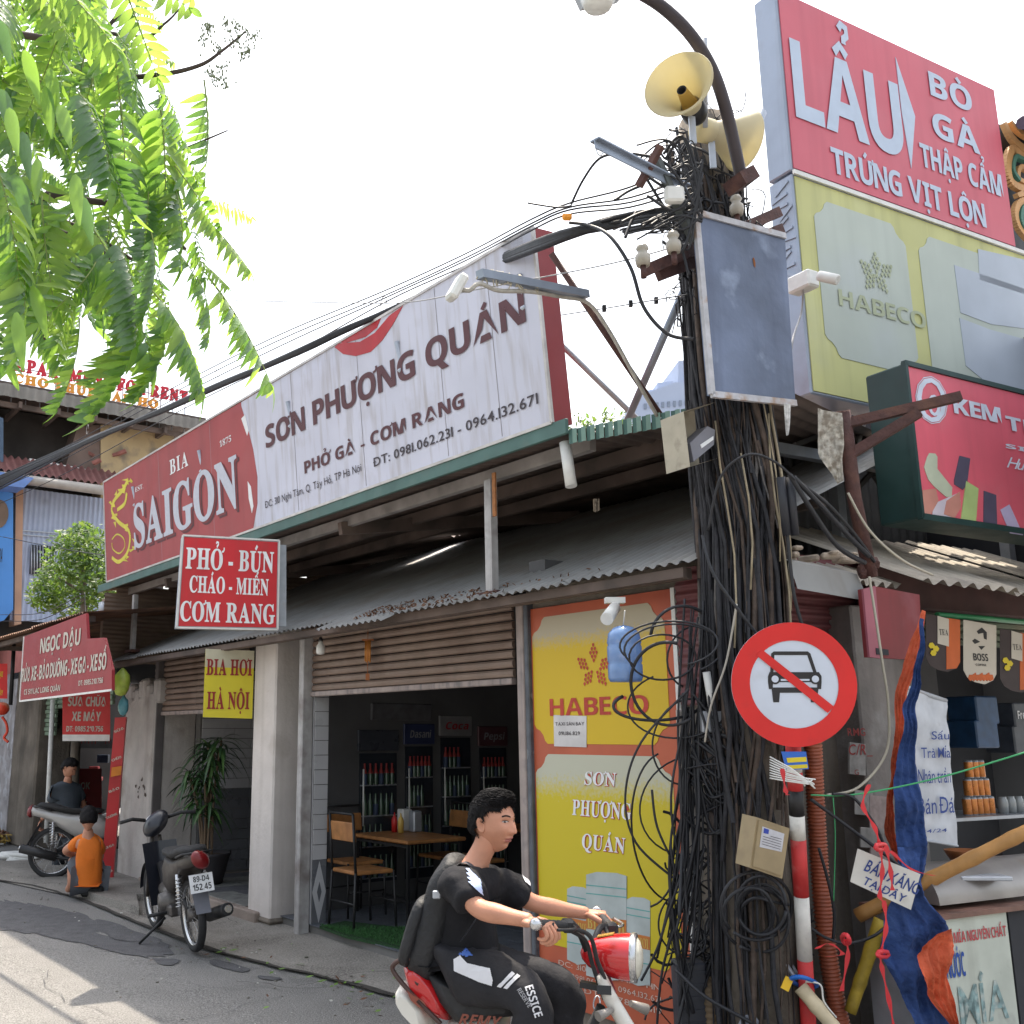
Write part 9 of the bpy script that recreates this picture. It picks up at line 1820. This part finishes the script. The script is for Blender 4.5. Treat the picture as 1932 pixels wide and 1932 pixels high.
person('mechanic in a dark grey polo shirt standing over the silver scooter', Nm, A_(131, 1450), V((.75, -.25, -.45)),
 ({'pel': g(Nm, 'pel', .16), 'che': g(Nm, 'che', .165), 'nb': g(Nm, 'nb', .075), 'Rs': g(Nm, 'Rs', .085), 'Rm': (Nm['Rs'][0].lerp(Nm['Re'][0], .7), .07), 'Ls': g(Nm, 'Ls', .085), 'Lm': (Nm['Ls'][0].lerp(Nm['Le'][0], .7), .07)}, [('pel', 'che'), ('che', 'nb'), ('che', 'Rs'), ('Rs', 'Rm'), ('che', 'Ls'), ('Ls', 'Lm')], 'pel'),
 ({'pel': g(Nm, 'pel', .15), 'Rh': g(Nm, 'Rh', .11), 'Rk': g(Nm, 'Rk', .09), 'Ra': g(Nm, 'Ra', .07), 'Lh': g(Nm, 'Lh', .11), 'Lk': g(Nm, 'Lk', .09), 'La': g(Nm, 'La', .07)}, [('pel', 'Rh'), ('Rh', 'Rk'), ('Rk', 'Ra'), ('pel', 'Lh'), ('Lh', 'Lk'), ('Lk', 'La')], 'pel'), gsh, dkp, [(Nm['Rw'][0], V((-.3, -.1, -1)), V((1, 0, 0)), V((0, -1, 0)), .8), (Nm['Lw'][0], V((.2, 0, -1)), V((-1, 0, 0)), V((0, -1, 0)), .8)])
do = (ground(165, 1690, .03) - CAM).dot(V((0, CP, SP))) - .05
A_ = lambda x, y, dz=0: at(x, y, do + dz)
No = {'pel': (A_(168, 1655), .13), 'che': (A_(167, 1602), .14), 'nb': (A_(166, 1573), .055), 'nt': (A_(167, 1560), .05), 'Rs': (A_(184, 1588, .05), .055), 'Re': (A_(190, 1620, .2), .04), 'Rw': (A_(160, 1622, .4), .028), 'Ls': (A_(147, 1588, 0), .055), 'Le': (A_(122, 1606, .05), .04), 'Lw': (A_(150, 1618, .3), .028), 'Rh': (A_(176, 1660, .05), .09), 'Rk': (A_(185, 1625, .38), .06), 'Ra': (A_(180, 1668, .25), .04), 'Rt': (A_(182, 1672, .42), .035), 'Lh': (A_(158, 1660, .0), .09), 'Lk': (A_(137, 1618, .16), .06), 'La': (A_(135, 1668, .05), .04), 'Lt': (A_(128, 1680, .18), .035)}
for k_ in ('pel', 'che'): No[k_] = (No[k_][0], .09)
person('man in an orange polo crouching with his back turned beside the red plank', No, A_(167, 1546), V((-.35, .9, -.25)),
 ({'hem': (A_(168, 1664), .13), 'pel': (A_(168, 1640), .135), 'che': g(No, 'che', .15), 'nb': g(No, 'nb', .075), 'Rs': g(No, 'Rs', .085), 'Rm': (No['Rs'][0].lerp(No['Re'][0], .7), .07), 'Ls': g(No, 'Ls', .09), 'Lm': (No['Ls'][0].lerp(No['Le'][0], .7), .07)}, [('hem', 'pel'), ('pel', 'che'), ('che', 'nb'), ('che', 'Rs'), ('Rs', 'Rm'), ('che', 'Ls'), ('Ls', 'Lm')], 'pel'),
 ({'pel': (A_(168, 1660), .14), 'Rh': g(No, 'Rh', .11), 'Rk': g(No, 'Rk', .085), 'Lh': g(No, 'Lh', .11), 'Lk': g(No, 'Lk', .085)}, [('pel', 'Rh'), ('Rh', 'Rk'), ('pel', 'Lh'), ('Lh', 'Lk')], 'pel'), mat('orange_polo', (.7, .17, .015), .8, var=.1, bump=.2, bscale=40), mat('grey_shorts', (.1, .11, .13), .8), [(No['Lw'][0], V((.2, .8, -.2)), V((0, 0, -1)), V((1, 0, 0)), .9), (No['Rw'][0], V((-.3, .8, -.2)), V((0, 0, -1)), V((-1, 0, 0)), .9)])
mb = MB(); mb.box(A_(178, 1680, .05), (.22, .2, .1), bev=.02); mb.build('low_stool', MT['rubber'], label='low black stool under the crouching man in orange', cat='stool')
pf = F.w(F.az(935, 1500, 3.0)[0], 3.0, zf_); P_ = lambda a, b, z: pf + F.x * a + F.y * b + V((0, 0, z))
Nw = {'pel': (P_(0, 0, .85), .12), 'che': (P_(0, 0, 1.15), .11), 'nb': (P_(0, 0, 1.33), .045), 'nt': (P_(0, -.01, 1.4), .042), 'Rs': (P_(-.16, 0, 1.27), .048), 'Re': (P_(-.24, -.05, 1.03), .036), 'Rw': (P_(-.12, -.25, .98), .026), 'Ls': (P_(.16, 0, 1.27), .048), 'Le': (P_(.24, -.05, 1.03), .036), 'Lw': (P_(.12, -.25, .98), .026), 'Rh': (P_(-.09, 0, .82), .085), 'Rk': (P_(-.1, -.02, .45), .06), 'Ra': (P_(-.1, 0, .07), .04), 'Lh': (P_(.09, 0, .82), .085), 'Lk': (P_(.1, -.02, .45), .06), 'La': (P_(.1, 0, .07), .04), 'Rt': (P_(-.1, -.15, .03), .035), 'Lt': (P_(.1, -.15, .03), .035)}
person('woman in dark clothes standing in the gloom at the back of the noodle shop', Nw, P_(0, -.02, 1.49), -F.y - V((0, 0, .35)),
 ({'pel': g(Nw, 'pel', .15), 'che': g(Nw, 'che', .14), 'nb': g(Nw, 'nb', .06), 'Rs': g(Nw, 'Rs', .07), 'Rm': (Nw['Rs'][0].lerp(Nw['Re'][0], .8), .055), 'Ls': g(Nw, 'Ls', .07), 'Lm': (Nw['Ls'][0].lerp(Nw['Le'][0], .8), .055)}, [('pel', 'che'), ('che', 'nb'), ('che', 'Rs'), ('Rs', 'Rm'), ('che', 'Ls'), ('Ls', 'Lm')], 'pel'),
 ({'pel': g(Nw, 'pel', .14), 'Rh': g(Nw, 'Rh', .1), 'Rk': g(Nw, 'Rk', .08), 'Ra': g(Nw, 'Ra', .07), 'Lh': g(Nw, 'Lh', .1), 'Lk': g(Nw, 'Lk', .08), 'La': g(Nw, 'La', .07)}, [('pel', 'Rh'), ('Rh', 'Rk'), ('Rk', 'Ra'), ('pel', 'Lh'), ('Lh', 'Lk'), ('Lk', 'La')], 'pel'), mat('dark_blouse', (.05, .03, .035), .8, var=.4, scale=40), dkp, [(Nw['Rw'][0], -F.y, V((0, 0, -1)), F.x, .5), (Nw['Lw'][0], -F.y, V((0, 0, -1)), -F.x, .5)], .93)
